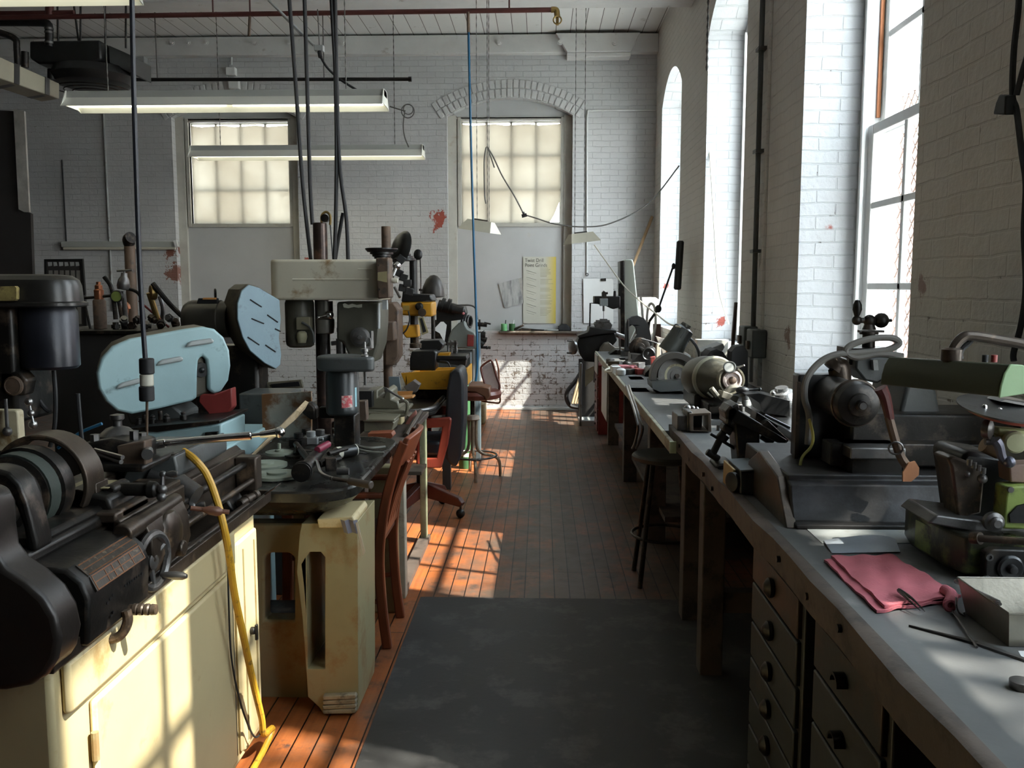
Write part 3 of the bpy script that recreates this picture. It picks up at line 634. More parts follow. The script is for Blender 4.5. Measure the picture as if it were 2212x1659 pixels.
# loose things lying in the pan and the hose
for i, (p, q, r, lab) in enumerate((((-.93, 1.96, .807), (-.93, 2.82, .807), .011, 'long dark round bar lying in the lathe pan'), ((-.985, 2.27, .806), (-.915, 2.36, .806), .008, 'short steel pin lying in the lathe pan'))):
    tag(obj('round_bar', B().cyl(p, q, r, n=12), brown if i == 0 else steel), lab, 'bar')
T = thing('brass_fitting', 'jointed pipe fitting at the far corner of the lathe pan', 'fitting', (-.93, 2.83, .796))
b = B(); b.rev([(.012, 0), (.015, .004), (.015, .03), (.018, .033), (.018, .048), (.013, .05), (.013, .075), (.019, .08), (.019, .095), (0, .097)], (-.945, 2.74, .816), Vector((.25, 1, .1)), 14); obj('fitting_body', b, brown, T)
hz = [(-1.0, 397, 975), (-.96, 420, 992), (-.93, 446, 1024), (-.9, 468, 1080), (-.875, 485, 1145), (-.87, 496, 1205), (-.868, 506, 1280), (-.866, 526, 1375), (-.866, 546, 1470), (-.866, 565, 1550), (-.87, 570, 1585)]
pts = [P(x, y, X=X) for X, x, y in hz]; pts += [Vector((-.872, 2.77, .06)), Vector((-.882, 2.7, .02)), Vector((-.885, 2.55, .012)), Vector((-.885, 2.2, .012))]
tag(obj('air_hose', B().tube(pts, .0105, 10), hoseY), 'yellow rubber hose hanging over the front of the cream lathe cabinet', 'hose')
pts = [P(492, 1195, X=-.9), P(494, 1300, X=-.9), P(500, 1420, X=-.9), P(520, 1520, X=-.895), P(548, 1590, X=-.885), P(566, 1580, X=-.875)]
tag(obj('thin_cable', B().tube(pts, .003, 6), rub), 'thin black cable looping down beside the yellow hose', 'cable')
# ================================================================ stand table with the small drill
T = thing('iron_stand_table', 'black round-cornered iron table on a cream cast stand behind the lathe', 'table', (-1.0, 3.4, 0))
def ring(x0, x1, y0, y1, r, z): return [(x, y, z) for x, y in rrect(x0, x1, y0, y1, r, 8)]
def loft(b, rings):
    n = len(rings[0]); vs = [p for r_ in rings for p in r_]; fs = [list(range(n))[::-1], [(len(rings)-1)*n+i for i in range(n)]]
    for k in range(len(rings)-1):
        for i in range(n): j = (i+1) % n; fs.append((k*n+i, k*n+j, (k+1)*n+j, (k+1)*n+i))
    return b.add(vs, fs)
tx = lambda e, z: ring(-1.2+e, -.635-e, 2.93+e, 4.05-e, .15-e*.5, z)
obj('table_top', loft(B(), [tx(.12, .70), tx(.07, .725), tx(.03, .745), tx(0, .775), tx(0, .805), tx(.006, .812), tx(.02, .812), tx(.03, .806)]), mt('oily_black_table', (.035, .032, .026), .26, .4, .3, 6, (.1, .065, .03), .36, 6, .15, 40), T, ang=40)
obj('table_neck', loft(B(), [tx(.2, .69), tx(.12, .702)]), iron, T)
lg = px([(655, 1128), (775, 1124), (777, 1500), (775, 1530), (752, 1541), (704, 1541), (692, 1522), (668, 1500), (656, 1330), (644, 1230), (650, 1150)], 3.02)
hl = px([(665, 1200), (672, 1189), (696, 1189), (705, 1200), (705, 1440), (668, 1440)], 3.02)
b = B(); b.prism(lg, 'y', 3.0, 3.32, holes=[hl])
obj('stand_leg', b, creamd, T, bev=.012, seg=3)
lf = px([(500, 1128), (664, 1128), (670, 1500), (660, 1510), (520, 1510), (500, 1490)], 3.14); hl = px([(575, 1200), (585, 1191), (628, 1191), (640, 1202), (640, 1335), (575, 1335)], 3.14)
obj('stand_panel', B().prism(lf, 'y', 3.12, 3.2, holes=[hl]), creamd, T, bev=.008)
for x in (-1.16, -.78): obj('stand_leg', B().prism(rrect(x, x+.13, 0, .69, .02), 'y', 3.975, 4.04), creamd, T, bev=.01)
obj('stand_shelf', B().box(-1.1, -.72, 3.33, 3.52, .2, .225), iron, T, bev=.004)
b = B()
for k in range(4): b.prism(px([(700, 1498+k*10), (770, 1494+k*10), (773, 1500+k*10), (770, 1504+k*10), (702, 1506+k*10)], 3.0), 'y', 2.975, 3.01)
obj('foot_shims', b, mt('flaked_packing', (.3, .25, .17), .8, 0, .3, 14, (.1, .08, .05), .45, 12, .5, 60), T, bev=.003)
obj('collar_block', B().prism(px([(686, 1120), (762, 1114), (768, 1124), (764, 1138), (690, 1140)], 2.98), 'y', 2.97, 3.2), cream, T, bev=.004)
tag(obj('tie_rag', B().sheet([[P(735+i*9+(j*2), 1122+j*7+(i % 2)*3, Y=2.955-.01*(i % 2)) for i in range(5)] for j in range(5)]), mt('grey_rag', (.2, .19, .22), .9)), 'grey rag knotted round the neck of the cream stand', 'rag')
tag(obj('paper_strip', B().prism(px([(768, 1130), (772, 1128), (789, 1192), (784, 1202)], 2.94), 'y', 2.94, 2.943), mt('old_label', (.55, .47, .36), .8)), 'narrow paper strip hanging from the neck of the cream stand', 'label')
# ================================================================ machines left of the aisle
# tall drill head at the left edge
T = thing('pedestal_drill', 'dark drill head with domed motor cover at the left edge', 'drill press', (-1.75, 3.25, 0))
cx = P(100, 640, Y=3.15).x
b = loft(B(), [[(x, y, z) for x, y in rrect(cx-.5+e, cx+.135-e, 3.02+e, 3.27-e, .115-e*.5, 8)] for e, z in ((.01, 1.425), (0, 1.43), (0, 1.44), (.012, 1.445), (.015, 1.5), (.022, 1.52), (.045, 1.535), (.1, 1.54))])
hd = obj('motor_cover', b, mt('dark_grey_cover', (.028, .026, .023), .32, .2, .2, 4, (.05, .042, .032), .36, 7), T, ang=25)
obj('name_plate', B().prism(px([(-14, 619), (27, 618), (31, 622), (31, 646), (26, 650), (-14, 650)], 3.0), 'y', 3.012, 3.03), mt('yellowed_plate', (.4, .32, .12), .5, .2, .3, 30, (.2, .15, .06), .45, 25), hd)
obj('motor', B().rev([(.09, 0), (.1, .01), (.1, .2), (.092, .215), (.092, .23)], (cx-.005, 3.16, 1.205), 'z', 28), mt('blued_black_motor', (.02, .021, .028), .34, .2, .3, 5), T)
b = B(); b.cyl((cx-.25, 3.3, 0), (cx-.25, 3.3, 1.43), .05, n=18); b.box(cx-.4, cx-.1, 3.15, 3.55, 0, .06); obj('column', b, iron, T, bev=.006)
b = B(); b.box(cx-.16, cx-.07, 3.05, 3.3, 1.02, 1.43); obj('spindle_head', b, iron, T, bev=.015)
p = P(27, 834, Y=3.04); b = B(); b.prism([(p.x-.05, p.z-.03), (p.x+.03, p.z-.035), (p.x+.045, p.z+.02), (p.x+.02, p.z+.05), (p.x-.05, p.z+.05)], 'y', 3.05, 3.12); obj('spring_case', b, iron, T, bev=.008)
obj('spring_cap', B().rev([(.034, 0), (.034, .008), (.028, .012), (.026, .01), (.012, .012), (0, .012)], p+Vector((0, .01, 0)), (0, -1, 0), 24), rust, T)
b = B(); b.box(cx-.32, cx-.11, 3.0, 3.06, .86, 1.0); q = P(18, 935, Y=2.98); 
obj('switch_plate', B().prism(rrect(q.x-.1, P(40, 935, Y=2.98).x, P(0, 975, Y=2.98).z, P(0, 886, Y=2.98).z, .012), 'y', 2.98, 3.02), mt('oil_stained_ivory', (.55, .48, .32), .5, 0, .15, 8, (.3, .2, .09), .42, 14), T, bev=.004)
b = B(); b.cyl(P(12, 862, Y=2.96), P(16, 928, Y=2.955), .006, n=8); b.sph(P(16, 932, Y=2.955), .016); obj('feed_lever', b, dsteel, T)
b = B(); b.cyl(P(62, 868, Y=2.98), P(72, 915, Y=2.96), .004, n=8); [b.sph(P(x, y, Y=2.97), r) for x, y, r in ((62, 868, .014), (67, 893, .012), (71, 917, .015))]; obj('depth_stop', b, steel, T)
b = B()
for pts in (((116, 800), (120, 860), (118, 920), (108, 965)), ((68, 818), (76, 850), (95, 880), (108, 890)), ((168, 850), (172, 900), (178, 960), (182, 985))):
    tag(obj('power_cable', B().tube([P(x, y, Y=3.2) for x, y in pts], .008, 8), rub), ('thick black cable dropping below the drill motor at left', 'black cable curling beside the round spring cap', 'black cable hanging between drill motor and teal machine')[len(b.v)], 'cable'); b.v.append(0)
tag(obj('blue_hose', B().tube([P(x, y, Y=3.3) for x, y in ((125, 968), (150, 950), (178, 932), (220, 915))], .006, 8), blue), 'short length of blue hose in the dark behind the lathe', 'hose')
# teal milling machine
T = thing('teal_milling_machine', 'teal machine with rounded slotted cover behind the lathe', 'milling machine', (-1.45, 3.8, 0))
def face(pts, Y, k=-.0011): return [P(x, y, Y=Y+(355-x)*k) for x, y in pts]
out = [(210, 806), (220, 774), (244, 748), (282, 732), (340, 722), (400, 711), (440, 706), (464, 711), (484, 729), (496, 757), (499, 790), (494, 822), (478, 846), (462, 851), (450, 842), (449, 800), (446, 778), (438, 769), (429, 776), (427, 800), (426, 860), (416, 866), (350, 882), (286, 895), (254, 888), (230, 868), (214, 840)]
f3 = face(out, 3.6); nrm = (f3[20]-f3[0]).cross(f3[6]-f3[0]).normalized(); nrm = nrm if nrm.y > 0 else -nrm
cv = obj('belt_cover', B().ext(f3, nrm*.03), teal, T, bev=.01, seg=3)
cxs = sum((Vector(p) for p in f3), Vector())/len(f3)
o2 = [p+(cxs-p)*.02+nrm*.03 for p in face([(210, 806), (220, 774), (244, 748), (282, 732), (340, 722), (400, 711), (440, 706), (464, 711), (484, 729), (496, 757), (499, 790), (494, 822), (470, 850), (416, 866), (350, 882), (286, 895), (254, 888), (230, 868), (214, 840)], 3.6)]
obj('cover_shell', B().ext(o2, Vector((-.14, .28, 0))), teald, T, bev=.012, seg=3)
for (x0, y0, x1, y1) in ((400, 745, 458, 737), (337, 785, 392, 776), (250, 835, 302, 823)):
    a, c = face([(x0, y0), (x1, y1)], 3.6); d = (c-a).normalized(); up = Vector((0, 0, 1)).cross(d).normalized(); n = -nrm; u = d.cross(n).normalized(); u = u if u.z > 0 else -u
    lo_ = face([(x0-2, y0+5), (x0+4, y0-4), (x0+12, y0-9), (x1-4, y1-7), (x1+3, y1-2), (x1, y1+4)], 3.6)
    obj('louvre', B().ext([p-nrm*.001 for p in lo_], n*.016), mt('grey_teal_louvre', (.3, .32, .31), .38, .2, .1, 6), cv, bev=.007, seg=3)
p = face([(438, 800)], 3.6)[0]; b = B(); b.cyl(p+nrm*.03, p+nrm*.012, .03, n=20); b.sph(p+nrm*.01, .012); obj('belt_tension_knob', b, black, T)
b = B(); b.prism(px([(280, 885), (380, 872), (402, 890), (400, 910), (290, 915)], 3.7), 'y', 3.66, 3.85); obj('neck', b, gry, T, bev=.01)
b = B(); b.prism(px([(288, 925), (350, 930), (486, 912), (486, 985), (350, 1000), (288, 1000)], 3.5), 'y', 3.46, 3.75); b.box(-1.72, -1.25, 3.5, 4.1, 0, .86); obj('column_base', b, teal, T, bev=.008)
b = B(); b.prism(px([(288, 921), (484, 904), (484, 910), (350, 929), (288, 926)], 3.5), 'y', 3.45, 3.8)
for x, y in ((300, 915), (330, 910), (360, 908), (396, 902)): q = P(x, y, Y=3.55); b.rev([(.014, 0), (.014, .02), (.008, .024), (.012, .03), (0, .04)], q-Vector((0, 0, .01)), 'z', 12)
for x, y, h in ((312, 900, .05), (346, 892, .06)): q = P(x, y, Y=3.6); b.cyl(q-Vector((0, 0, .03)), q+Vector((0, 0, .01)), .01, n=8)
obj('oily_top', b, iron, T, bev=.002)
q = P(455, 950, Y=3.45); b = B(); b.cyl(q, q+Vector((0, -.02, 0)), .026, n=20); b.prism(px([(442, 935), (468, 933), (468, 940), (442, 942)], 3.44), 'y', 3.445, 3.46); obj('dial_boss', b, iron, T)
b = B(); b.cyl(q+Vector((.004, -.022, .005)), P(450, 982, Y=3.42), .006, .008, n=8); obj('selector_lever', b, steel, T)
obj('red_shroud', B().prism(px([(432, 850), (462, 852), (500, 838), (502, 880), (480, 905), (455, 900), (428, 868)], 3.72), 'y', 3.72, 3.78), redp, T, bev=.006)
# second guard, blue-grey with slots, and its dark motor
T = thing('slotted_pulley_guard_machine', 'dark round motor with a blue grey slotted guard behind the teal machine', 'machine', (-1.6, 4.5, 0))
out = [(513, 690), (513, 655), (522, 628), (538, 615), (560, 622), (604, 648), (607, 690), (603, 730), (608, 765), (606, 788), (596, 797), (572, 785), (540, 758), (524, 728)]
f2 = [P(x, y, Y=4.3+(513-x)*-.0015) for x, y in out]; n2 = (f2[10]-f2[0]).cross(f2[4]-f2[0]).normalized(); n2 = n2 if n2.y > 0 else -n2
gp = obj('guard_plate', B().ext(f2, n2*.012), mt('blue_grey_paint', (.235, .33, .375), .42, 0, .1, 4, (.16, .2, .21), .36, 8), T, bev=.004)
c2 = sum((p for p in f2), Vector())/len(f2)
obj('guard_rim', B().ext([p+(p-c2)*.03+n2*.012 for p in f2], Vector((-.12, .17, .0))), teald, T, bev=.012, seg=3)
for (x0, y0, x1, y1) in ((540, 647, 565, 663), (543, 688, 570, 699), (577, 680, 600, 696), (594, 710, 606, 716), (535, 728, 560, 745), (573, 745, 595, 760)):
    a, c = [P(x, y, Y=4.3+(513-x)*-.0015)-n2*.001 for x, y in ((x0, y0), (x1, y1))]; obj('vent_slot', B().cyl(a, c, .0035, n=6), rub, gp)
b = B(); m0, m1 = P(398, 690, Y=4.5), P(500, 690, Y=4.5); ax = (m1-m0).normalized(); b.rev([(.05, 0), (.08, .012), (.095, .035), (.098, .05), (.098, .19), (.092, .195), (.092, .24)], m0, ax, 28)
mo = obj('motor', b, mt('brown_black_motor', (.04, .036, .028), .4, .2, .25, 6), T)
b = B(); b.box(-1.66, -1.48, 4.42, 4.6, 1.41, 1.425); obj('terminal_plate', B().prism(px([(428, 644), (470, 644), (470, 656), (424, 656)], 4.4), 'y', 4.4, 4.42), rub, mo, bev=.003)
obj('orange_sticker', B().prism(px([(440, 643), (466, 643), (466, 647), (438, 647)], 4.39), 'y', 4.385, 4.401), orange, mo)
b = B(); e = P(465, 634, Y=4.5); b.tor(e, (1, .4, 0), .02, .006, 18, 6); b.cyl(e-Vector((0, 0, .02)), e-Vector((0, 0, .05)), .008, n=8); obj('eye_bolt', b, iron, mo)
b = B(); b.box(-1.75, -1.42, 4.46, 4.64, 0, 1.2); obj('machine_column', b, iron, T, bev=.02)
# dark cupboard with regulators and fittings
T = thing('dark_cupboard', 'low dark cupboard under the gauges behind the teal machine', 'cupboard', (-2.2, 5.0, 0))
zt = P(300, 712, Y=4.75).z
obj('body', B().box(-2.62, -1.78, 4.7, 5.3, 0, zt-.02), M_dark, T, bev=.006); obj('top_board', B().box(-2.66, -1.75, 4.66, 5.34, zt-.02, zt), iron, T, bev=.004)
Y = 4.85
def on(name, lab, cat, x, ytop, parts):
    T = thing(name, lab, cat, (P(x, 700, Y=Y).x, Y, zt)); [obj(n_, b_, m_, T, bev=.001) for n_, b_, m_ in parts]; return T
X = P(217, 700, Y=Y).x
on('copper_cylinder', 'tarnished copper cylinder standing beside the gauges', 'cylinder', 217, 0, [('shell', B().rev([(.034, 0), (.034, .15), (.03, .16)], (X, Y, zt), 'z', 20), rust), ('cap', B().rev([(.024, 0), (.026, .05), (.02, .055), (.02, .075), (.012, .08), (.012, .095), (0, .096)], (X, Y, zt+.16), 'z', 16), copper)])
b = B(); b.cyl(P(170, 645, Y=Y), P(252, 638, Y=Y), .008, n=8); b.cyl(P(180, 638, Y=Y), P(197, 720, Y=Y), .007, n=8)
on('pipe_bracket', 'thin dark pipe crossing the copper cylinder', 'pipe', 195, 0, [('pipe', b, iron)])
b = B(); g0 = P(254, 640, Y=4.8); b.rev([(.03, 0), (.033, .004), (.033, .02), (.028, .024), (.028, .02), (0, .02)], g0, (.1, -1, 0), 22); b.cyl(g0+Vector((0, .01, -.03)), (g0.x, Y, zt), .01, n=8)
f = B(); f.rev([(.028, 0), (0, .0005)], g0+Vector((.002, -.0205, 0)), (.1, -1, 0), 22)
on('pressure_gauge', 'round pressure gauge with yellow green face', 'gauge', 254, 0, [('case', b, iron), ('dial', f, mt('green_dial', (.2, .24, .06), .4))])
b = B(); r0 = P(266, 625, Y=4.86); b.rev([(.03, 0), (.034, .02), (.03, .05), (.018, .07), (.016, .09)], r0, (.12, 0, 1), 18); b.cyl(r0+Vector((0, 0, -.01)), (r0.x+.01, 4.86, zt), .014, n=10)
h = B(); h.cyl(r0+Vector((-.03, 0, .1)), r0+Vector((.055, 0, .104)), .006, n=8); h.cyl(r0+Vector((.01, 0, .085)), r0+Vector((.012, 0, .104)), .006, n=8)
on('gas_regulator', 'grey bell shaped regulator with a T handle', 'regulator', 268, 0, [('bell', b, dsteel), ('t_handle', h, dsteel)])
b = B(); r0 = P(322, 632, Y=4.8); b.rev([(.036, 0), (.04, .008), (.04, .03), (.02, .034), (0, .036)], r0+Vector((.03, .02, 0)), (-.8, -.6, 0), 24); b.cyl(r0, (r0.x+.03, 4.86, zt), .016, n=10)
on('brass_drum_gauge', 'round brass drum fitting beside the hanging cord', 'gauge', 325, 0, [('drum', b, brass)])
for i, (pts, r, m, lab) in enumerate(((((330, 612), (365, 655), (395, 685)), .014, iron, 'dark bar leaning right of the brass drum'), (((225, 598), (242, 625), (250, 690)), .012, iron, 'dark bar leaning left of the regulator'), (((300, 650), (335, 680), (365, 707)), .006, redp, 'thin red rod leaning across the fittings'), (((262, 622), (300, 635), (312, 690)), .009, iron, 'bent dark pipe between regulator and cord'), (((345, 640), (352, 670), (346, 708)), .012, dsteel, 'short upright steel rod below the leaning bar'), (((275, 668), (272, 660), (268, 690)), .02, copper, 'copper elbow under the green faced gauge'))):
    tag(obj('tool_bar', B().tube([P(x, y, Y=4.78+.03*i) for x, y in pts], r, 8), m), lab, 'bar')
for i in range(9):
    x = 250+i*16+(i*7) % 5; q = P(x, 706-(i*13) % 24, Y=4.78+.02*(i % 3)); b = B().at(q, (i*40, i*25, 0)); b.cyl((0, 0, -.025), (0, 0, .025), .016, n=10); b.cyl((0, 0, -.008), (0, 0, .012), .024, n=6)
    tag(obj('pipe_fitting', b, [iron, dsteel, brown][i % 3]), 'small dark pipe fitting in the heap under the gauges', 'fitting', 'fittings heaped on the dark cupboard')
X = P(281, 560, Y=5.6).x
T = thing('stove_pipe', 'rusty upright pipe with a dark cap before the left wall lamp', 'pipe', (X, 5.6, 0))
obj('pipe', B().cyl((X, 5.6, 0), (X, 5.6, P(0, 527, Y=5.6).z), .032, n=18), rust, T); obj('cap', B().tube([(X, 5.6, P(0, 527, Y=5.6).z), (X+.005, 5.58, P(0, 518, Y=5.6).z), (X+.03, 5.56, P(0, 514, Y=5.6).z)], .036, 14), iron, T)
# ================================================================ big drill press with the ivory belt guard
T = thing('drill_press', 'floor drill press with a long ivory belt guard', 'drill press', (-1.15, 4.75, 0))
gx0, gx1 = P(580, 600, Y=4.5).x, P(822, 600, Y=4.5).x; gz0, gz1 = P(0, 648, Y=4.5).z, P(0, 561, Y=4.5).z
g = obj('belt_guard', B().rbox(gx0, gx1, 4.5, 4.86, gz0, gz1, .05, 'z', 6), guard, T, bev=.012, seg=3)
z = P(0, 604, Y=4.5).z; obj('pressed_rib', B().cyl((P(616, 0, Y=4.5).x, 4.501, z), (P(787, 0, Y=4.5).x, 4.501, z), .006, n=8), guard, g)
z = P(0, 582, Y=4.5).z; obj('pressed_rib', B().cyl((P(762, 0, Y=4.5).x, 4.501, z), (P(795, 0, Y=4.5).x, 4.501, z), .004, n=8), guard, g)
sx = P(812, 0, Y=4.5).x; sw = obj('switch_box', B().prism(px([(813, 557), (841, 556), (843, 644), (817, 646)], 4.42), 'y', 4.4, 4.52), rust, T, bev=.008)
obj('tape', B().prism(px([(816, 588), (836, 586), (836, 610), (816, 606)], 4.4), 'y', 4.396, 4.401), creamd, sw); obj('toggle', B().rev([(.012, 0), (.014, .01), (.012, .03), (0, .032)], P(846, 606, Y=4.44), (1, 0, 0), 14), ivory, sw)
b = B()
for x, y in ((818, 573), (820, 625)): q = P(x, y, Y=4.4); obj('screw', B().cyl(q, q-Vector((0, .004, 0)), .005, n=10), iron, sw)
X = P(692, 520, Y=4.72).x
obj('column', B().cyl((X, 4.72, .06), (X, 4.72, P(0, 483, Y=4.72).z), .037, n=24, e=.004), mt('blued_column', (.05, .035, .03), .3, .6, .3, 6, (.1, .05, .03), .42, 9), T)
b = B(); b.box(X-.2, X+.2, 4.5, 5.0, 0, .07); obj('base', b, iron, T, bev=.02)
obj('head', B().prism(px([(728, 652), (822, 652), (822, 700), (818, 745), (805, 785), (760, 785), (742, 740), (728, 735)], 4.55), 'y', 4.54, 4.8), olive, T, bev=.012)
obj('name_plate', B().prism(px([(740, 657), (744, 655), (752, 659), (760, 656), (770, 659), (781, 657), (781, 664), (774, 665), (764, 663), (752, 666), (742, 664)], 4.53), 'y', 4.534, 4.542), mt('pale_plate', (.42, .41, .33), .5), T)
q = P(778, 728, Y=4.52); obj('depth_dial', B().rev([(.05, 0), (.05, .01), (.036, .014), (.034, .03), (.012, .032), (.01, .04), (0, .04)], q, (.1, -1, 0), 28), dsteel, T)
q = P(648, 700, Y=4.66); b = B(); b.rev([(.055, -.13), (.07, -.12), (.075, -.1), (.075, .1), (.068, .12)], (q.x, 4.66, 1.31), 'z', 26); mo = obj('motor', b, olive, T)
obj('terminal_box', B().prism(rrect(P(621, 0, Y=4.56).x, P(652, 0, Y=4.56).x, P(0, 712, Y=4.56).z, P(0, 684, Y=4.56).z, .006), 'y', 4.56, 4.62), mt('khaki_box', (.2, .18, .12), .5, 0, .15, 5), mo, bev=.004)
obj('oil_cup', B().rev([(.02, -.03), (.028, 0), (.026, .02), (.016, .03), (0, .032)], P(652, 728, Y=4.58), 'z', 16), mt('pale_cup', (.36, .34, .22), .4), mo)
b = B(); xq = P(701, 670, Y=4.66).x; b.rev([(.036, 0), (.046, .005), (.05, .04), (.05, .075), (.044, .08), (.044, .17)], (xq, 4.66, 1.25), 'z', 26); obj('quill_housing', b, mt('grey_olive', (.2, .19, .16), .4, .3, .2, 5), T)
obj('quill', B().cyl((xq, 4.66, 1.08), (xq, 4.66, 1.26), .026, n=20), dsteel, T)
b = B(); q = P(712, 680, Y=4.6); b.sph(q, .022); b.cyl(q, P(688, 686, Y=4.56), .008, .007, n=10); b.sph(P(688, 686, Y=4.56), .009); obj('quill_lever', b, chrome, T)
b = B(); b.tube([P(x, y, Y=4.6) for x, y in ((732, 700), (733, 682), (742, 679), (748, 690), (748, 720), (758, 735), (762, 757))], .01, 8); obj('guard_bracket', b, gry, T)
q = P(736, 740, Y=4.58); b = B(); b.rev([(.024, -.06), (.024, .02), (.014, .024), (.014, .05), (.02, .054), (.02, .075), (.008, .08), (.008, .12), (0, .122)], q, 'z', 16); b.cyl(P(716, 742, Y=4.58), P(750, 738, Y=4.58), .012, n=8); obj('tapping_attachment', b, dsteel, T)
b = B(); b.tube([P(x, y, Y=4.55) for x, y in ((652, 696), (668, 706), (677, 722), (678, 740))], .006, 8); obj('conduit', b, gry, T)
b = B(); b.cyl(P(818, 655, Y=4.5), P(818, 710, Y=4.5), .008, n=8); b.box(P(820, 0, Y=4.5).x-.01, P(826, 0, Y=4.5).x, 4.5, 4.53, P(0, 655, Y=4.5).z-.03, gz0); obj('depth_rod', b, lgry, T)
# pulley bracket on the wall behind the drill column
T = thing('sash_pulley', 'small arched pulley bracket above the drill column', 'pulley', (P(705, 480, Y=5.0).x, 5.0, 1.7))
b = B(); b.tube([P(x, y, Y=5.0) for x, y in ((695, 486), (695, 466), (704, 458), (713, 466), (713, 486))], .007, 8); obj('bracket', b, brass, T)
obj('pulley_wheel', B().cyl(P(704, 472, Y=5.02), P(704, 472, Y=5.02)-Vector((0, .03, 0)), .022, n=18), iron, T)
b = B(); b.tube([P(x, y, Y=5.0) for x, y in ((713, 478), (716, 520), (719, 560))], .004, 6); obj('pulley_cord', b, rub, T); b = B(); b.cyl(P(703, 486, Y=5.01), P(703, 566, Y=5.01), .006, n=8); obj('bracket_rod', b, iron, T)
# ================================================================ brown drill behind
T = thing('brown_drill', 'rusty brown drill with open stepped pulleys', 'drill press', (-.95, 5.5, 0))
X = P(834, 520, Y=5.5).x; zt_ = P(0, 491, Y=5.5).z
ZR = P(0, 884, Y=5.32).z-.014
obj('column', B().cyl((X, 5.5, ZR+.03), (X, 5.5, zt_), .028, n=20), rust, T); obj('base', B().box(X-.15, X+.12, 5.36, 5.7, ZR, ZR+.035), iron, T, bev=.01)
q = P(828, 548, Y=5.42); b = B(); b.rev([(.045, 0), (.045, .01), (.056, .013), (.056, .024), (.07, .027), (.07, .038), (.085, .04), (.098, .055), (.098, .062)], (q.x-.01, 5.42, q.z-.03), 'z', 30); obj('step_pulley', b, black, T)
b = B(); b.rev([(.03, 0), (.07, .004), (.07, .016), (.055, .02), (.055, .03), (.04, .034), (.04, .045)], (P(867, 0, Y=5.6).x, 5.6, q.z-.04), 'z', 26); obj('motor_pulley', b, black, T)
b = B(); b.rev([(.0, .03), (.05, .035), (.09, .02), (.11, 0), (.112, -.006), (.1, -.004), (.05, .02), (0, .022)], P(866, 536, Y=5.62), Vector((-.75, -.6, .25)), 30); obj('pulley_flange', b, black, T)
b = B(); b.prism(px([(832, 655), (850, 652), (862, 668), (862, 770), (850, 790), (832, 790)], 5.4), 'y', 5.38, 5.56); b.prism(px([(806, 705), (818, 696), (852, 694), (854, 735), (846, 738), (810, 738)], 5.3), 'y', 5.28, 5.46); obj('head_casting', b, rust, T, bev=.01)
b = B(); b.cyl((P(838, 0, Y=5.42).x, 5.42, 1.02), (P(838, 0, Y=5.42).x, 5.42, 1.15), .022, n=16); obj('spindle', b, brown, T)
b = B(); q = P(857, 574, Y=5.35); b.sph(q, .026); b.cyl(q, P(847, 597, Y=5.3), .01, .014, n=10); b.cyl(P(852, 620, Y=5.34), P(864, 643, Y=5.32), .008, n=8); obj('feed_handle', b, chrome, T)
b = B()
for x, y in ((862, 590), (872, 600), (880, 612), (870, 622), (884, 630), (866, 560)): b.cb(P(x, y, Y=5.55), (.05, .06, .045), (0, x*3 % 40, 10))
obj('belt_tension_frame', b, black, T, bev=.004)
X = P(893, 580, Y=5.9).x; b = B(); b.cyl((X, 5.9, 1.1), (X, 5.9, P(0, 562, Y=5.9).z), .026, n=18); b.sph(P(903, 550, Y=5.9), .03, sq=(1, .5, 1.2))
T = thing('yellow_mill_drill', 'chipped yellow mill drill head on a dark column', 'milling machine', (X, 5.9, .9)); obj('column', b, black, T)
obj('raising_chain', B().tube([P(907, 550, Y=5.9), P(909, 600, Y=5.9), P(909, 640, Y=5.9)], .004, 6), iron, T)
h = obj('head', B().prism(px([(866, 652), (935, 652), (935, 684), (868, 681)], 5.8), 'y', 5.78, 6.0), yellow, T, bev=.012)
obj('motor_cover', B().prism(px([(870, 640), (872, 622), (890, 622), (892, 635), (930, 636), (936, 650), (868, 652)], 5.8), 'y', 5.77, 6.02), black, T, bev=.008)
q = P(906, 662, Y=5.77); obj('speed_knob', B().rev([(.026, 0), (.026, .012), (.016, .016), (.014, .03), (0, .032)], q, (0, -1, 0), 20), black, h); q = P(912, 674, Y=5.76); obj('feed_knob', B().rev([(.018, 0), (.026, .012), (.026, .03), (0, .034)], q, (.1, -1, -.1), 18), brown, h)
obj('control_panel', B().prism(px([(870, 660), (884, 660), (884, 670), (870, 670)], 5.77), 'y', 5.772, 5.782), mt('dull_yellow_panel', (.3, .2, .05), .5), h)
obj('spindle_housing', B().prism(px([(868, 703), (902, 702), (904, 728), (878, 730), (868, 716)], 5.8), 'y', 5.78, 5.9), yellow, T, bev=.008)
obj('scale_plate', B().prism(px([(903, 686), (914, 684), (926, 718), (912, 724)], 5.76), 'y', 5.755, 5.77), mt('yellow_edged_scale', (.34, .3, .16), .5), T); obj('scale_insert', B().prism(px([(907, 688), (912, 687), (921, 716), (914, 719)], 5.755), 'y', 5.752, 5.757), rub, T)
b = B(); b.cyl(P(898, 715, Y=5.85), P(898, 745, Y=5.85), .02, n=14); b.rev([(.012, 0), (.04, .002), (.04, .03), (.02, .034)], P(898, 752, Y=5.85), 'z', 18); obj('chuck', b, brown, T)
b = B(); b.tube([P(x, y, Y=5.76) for x, y in ((882, 672), (885, 690), (878, 712), (866, 724))], .005, 8); obj('motor_lead', b, rub, T)
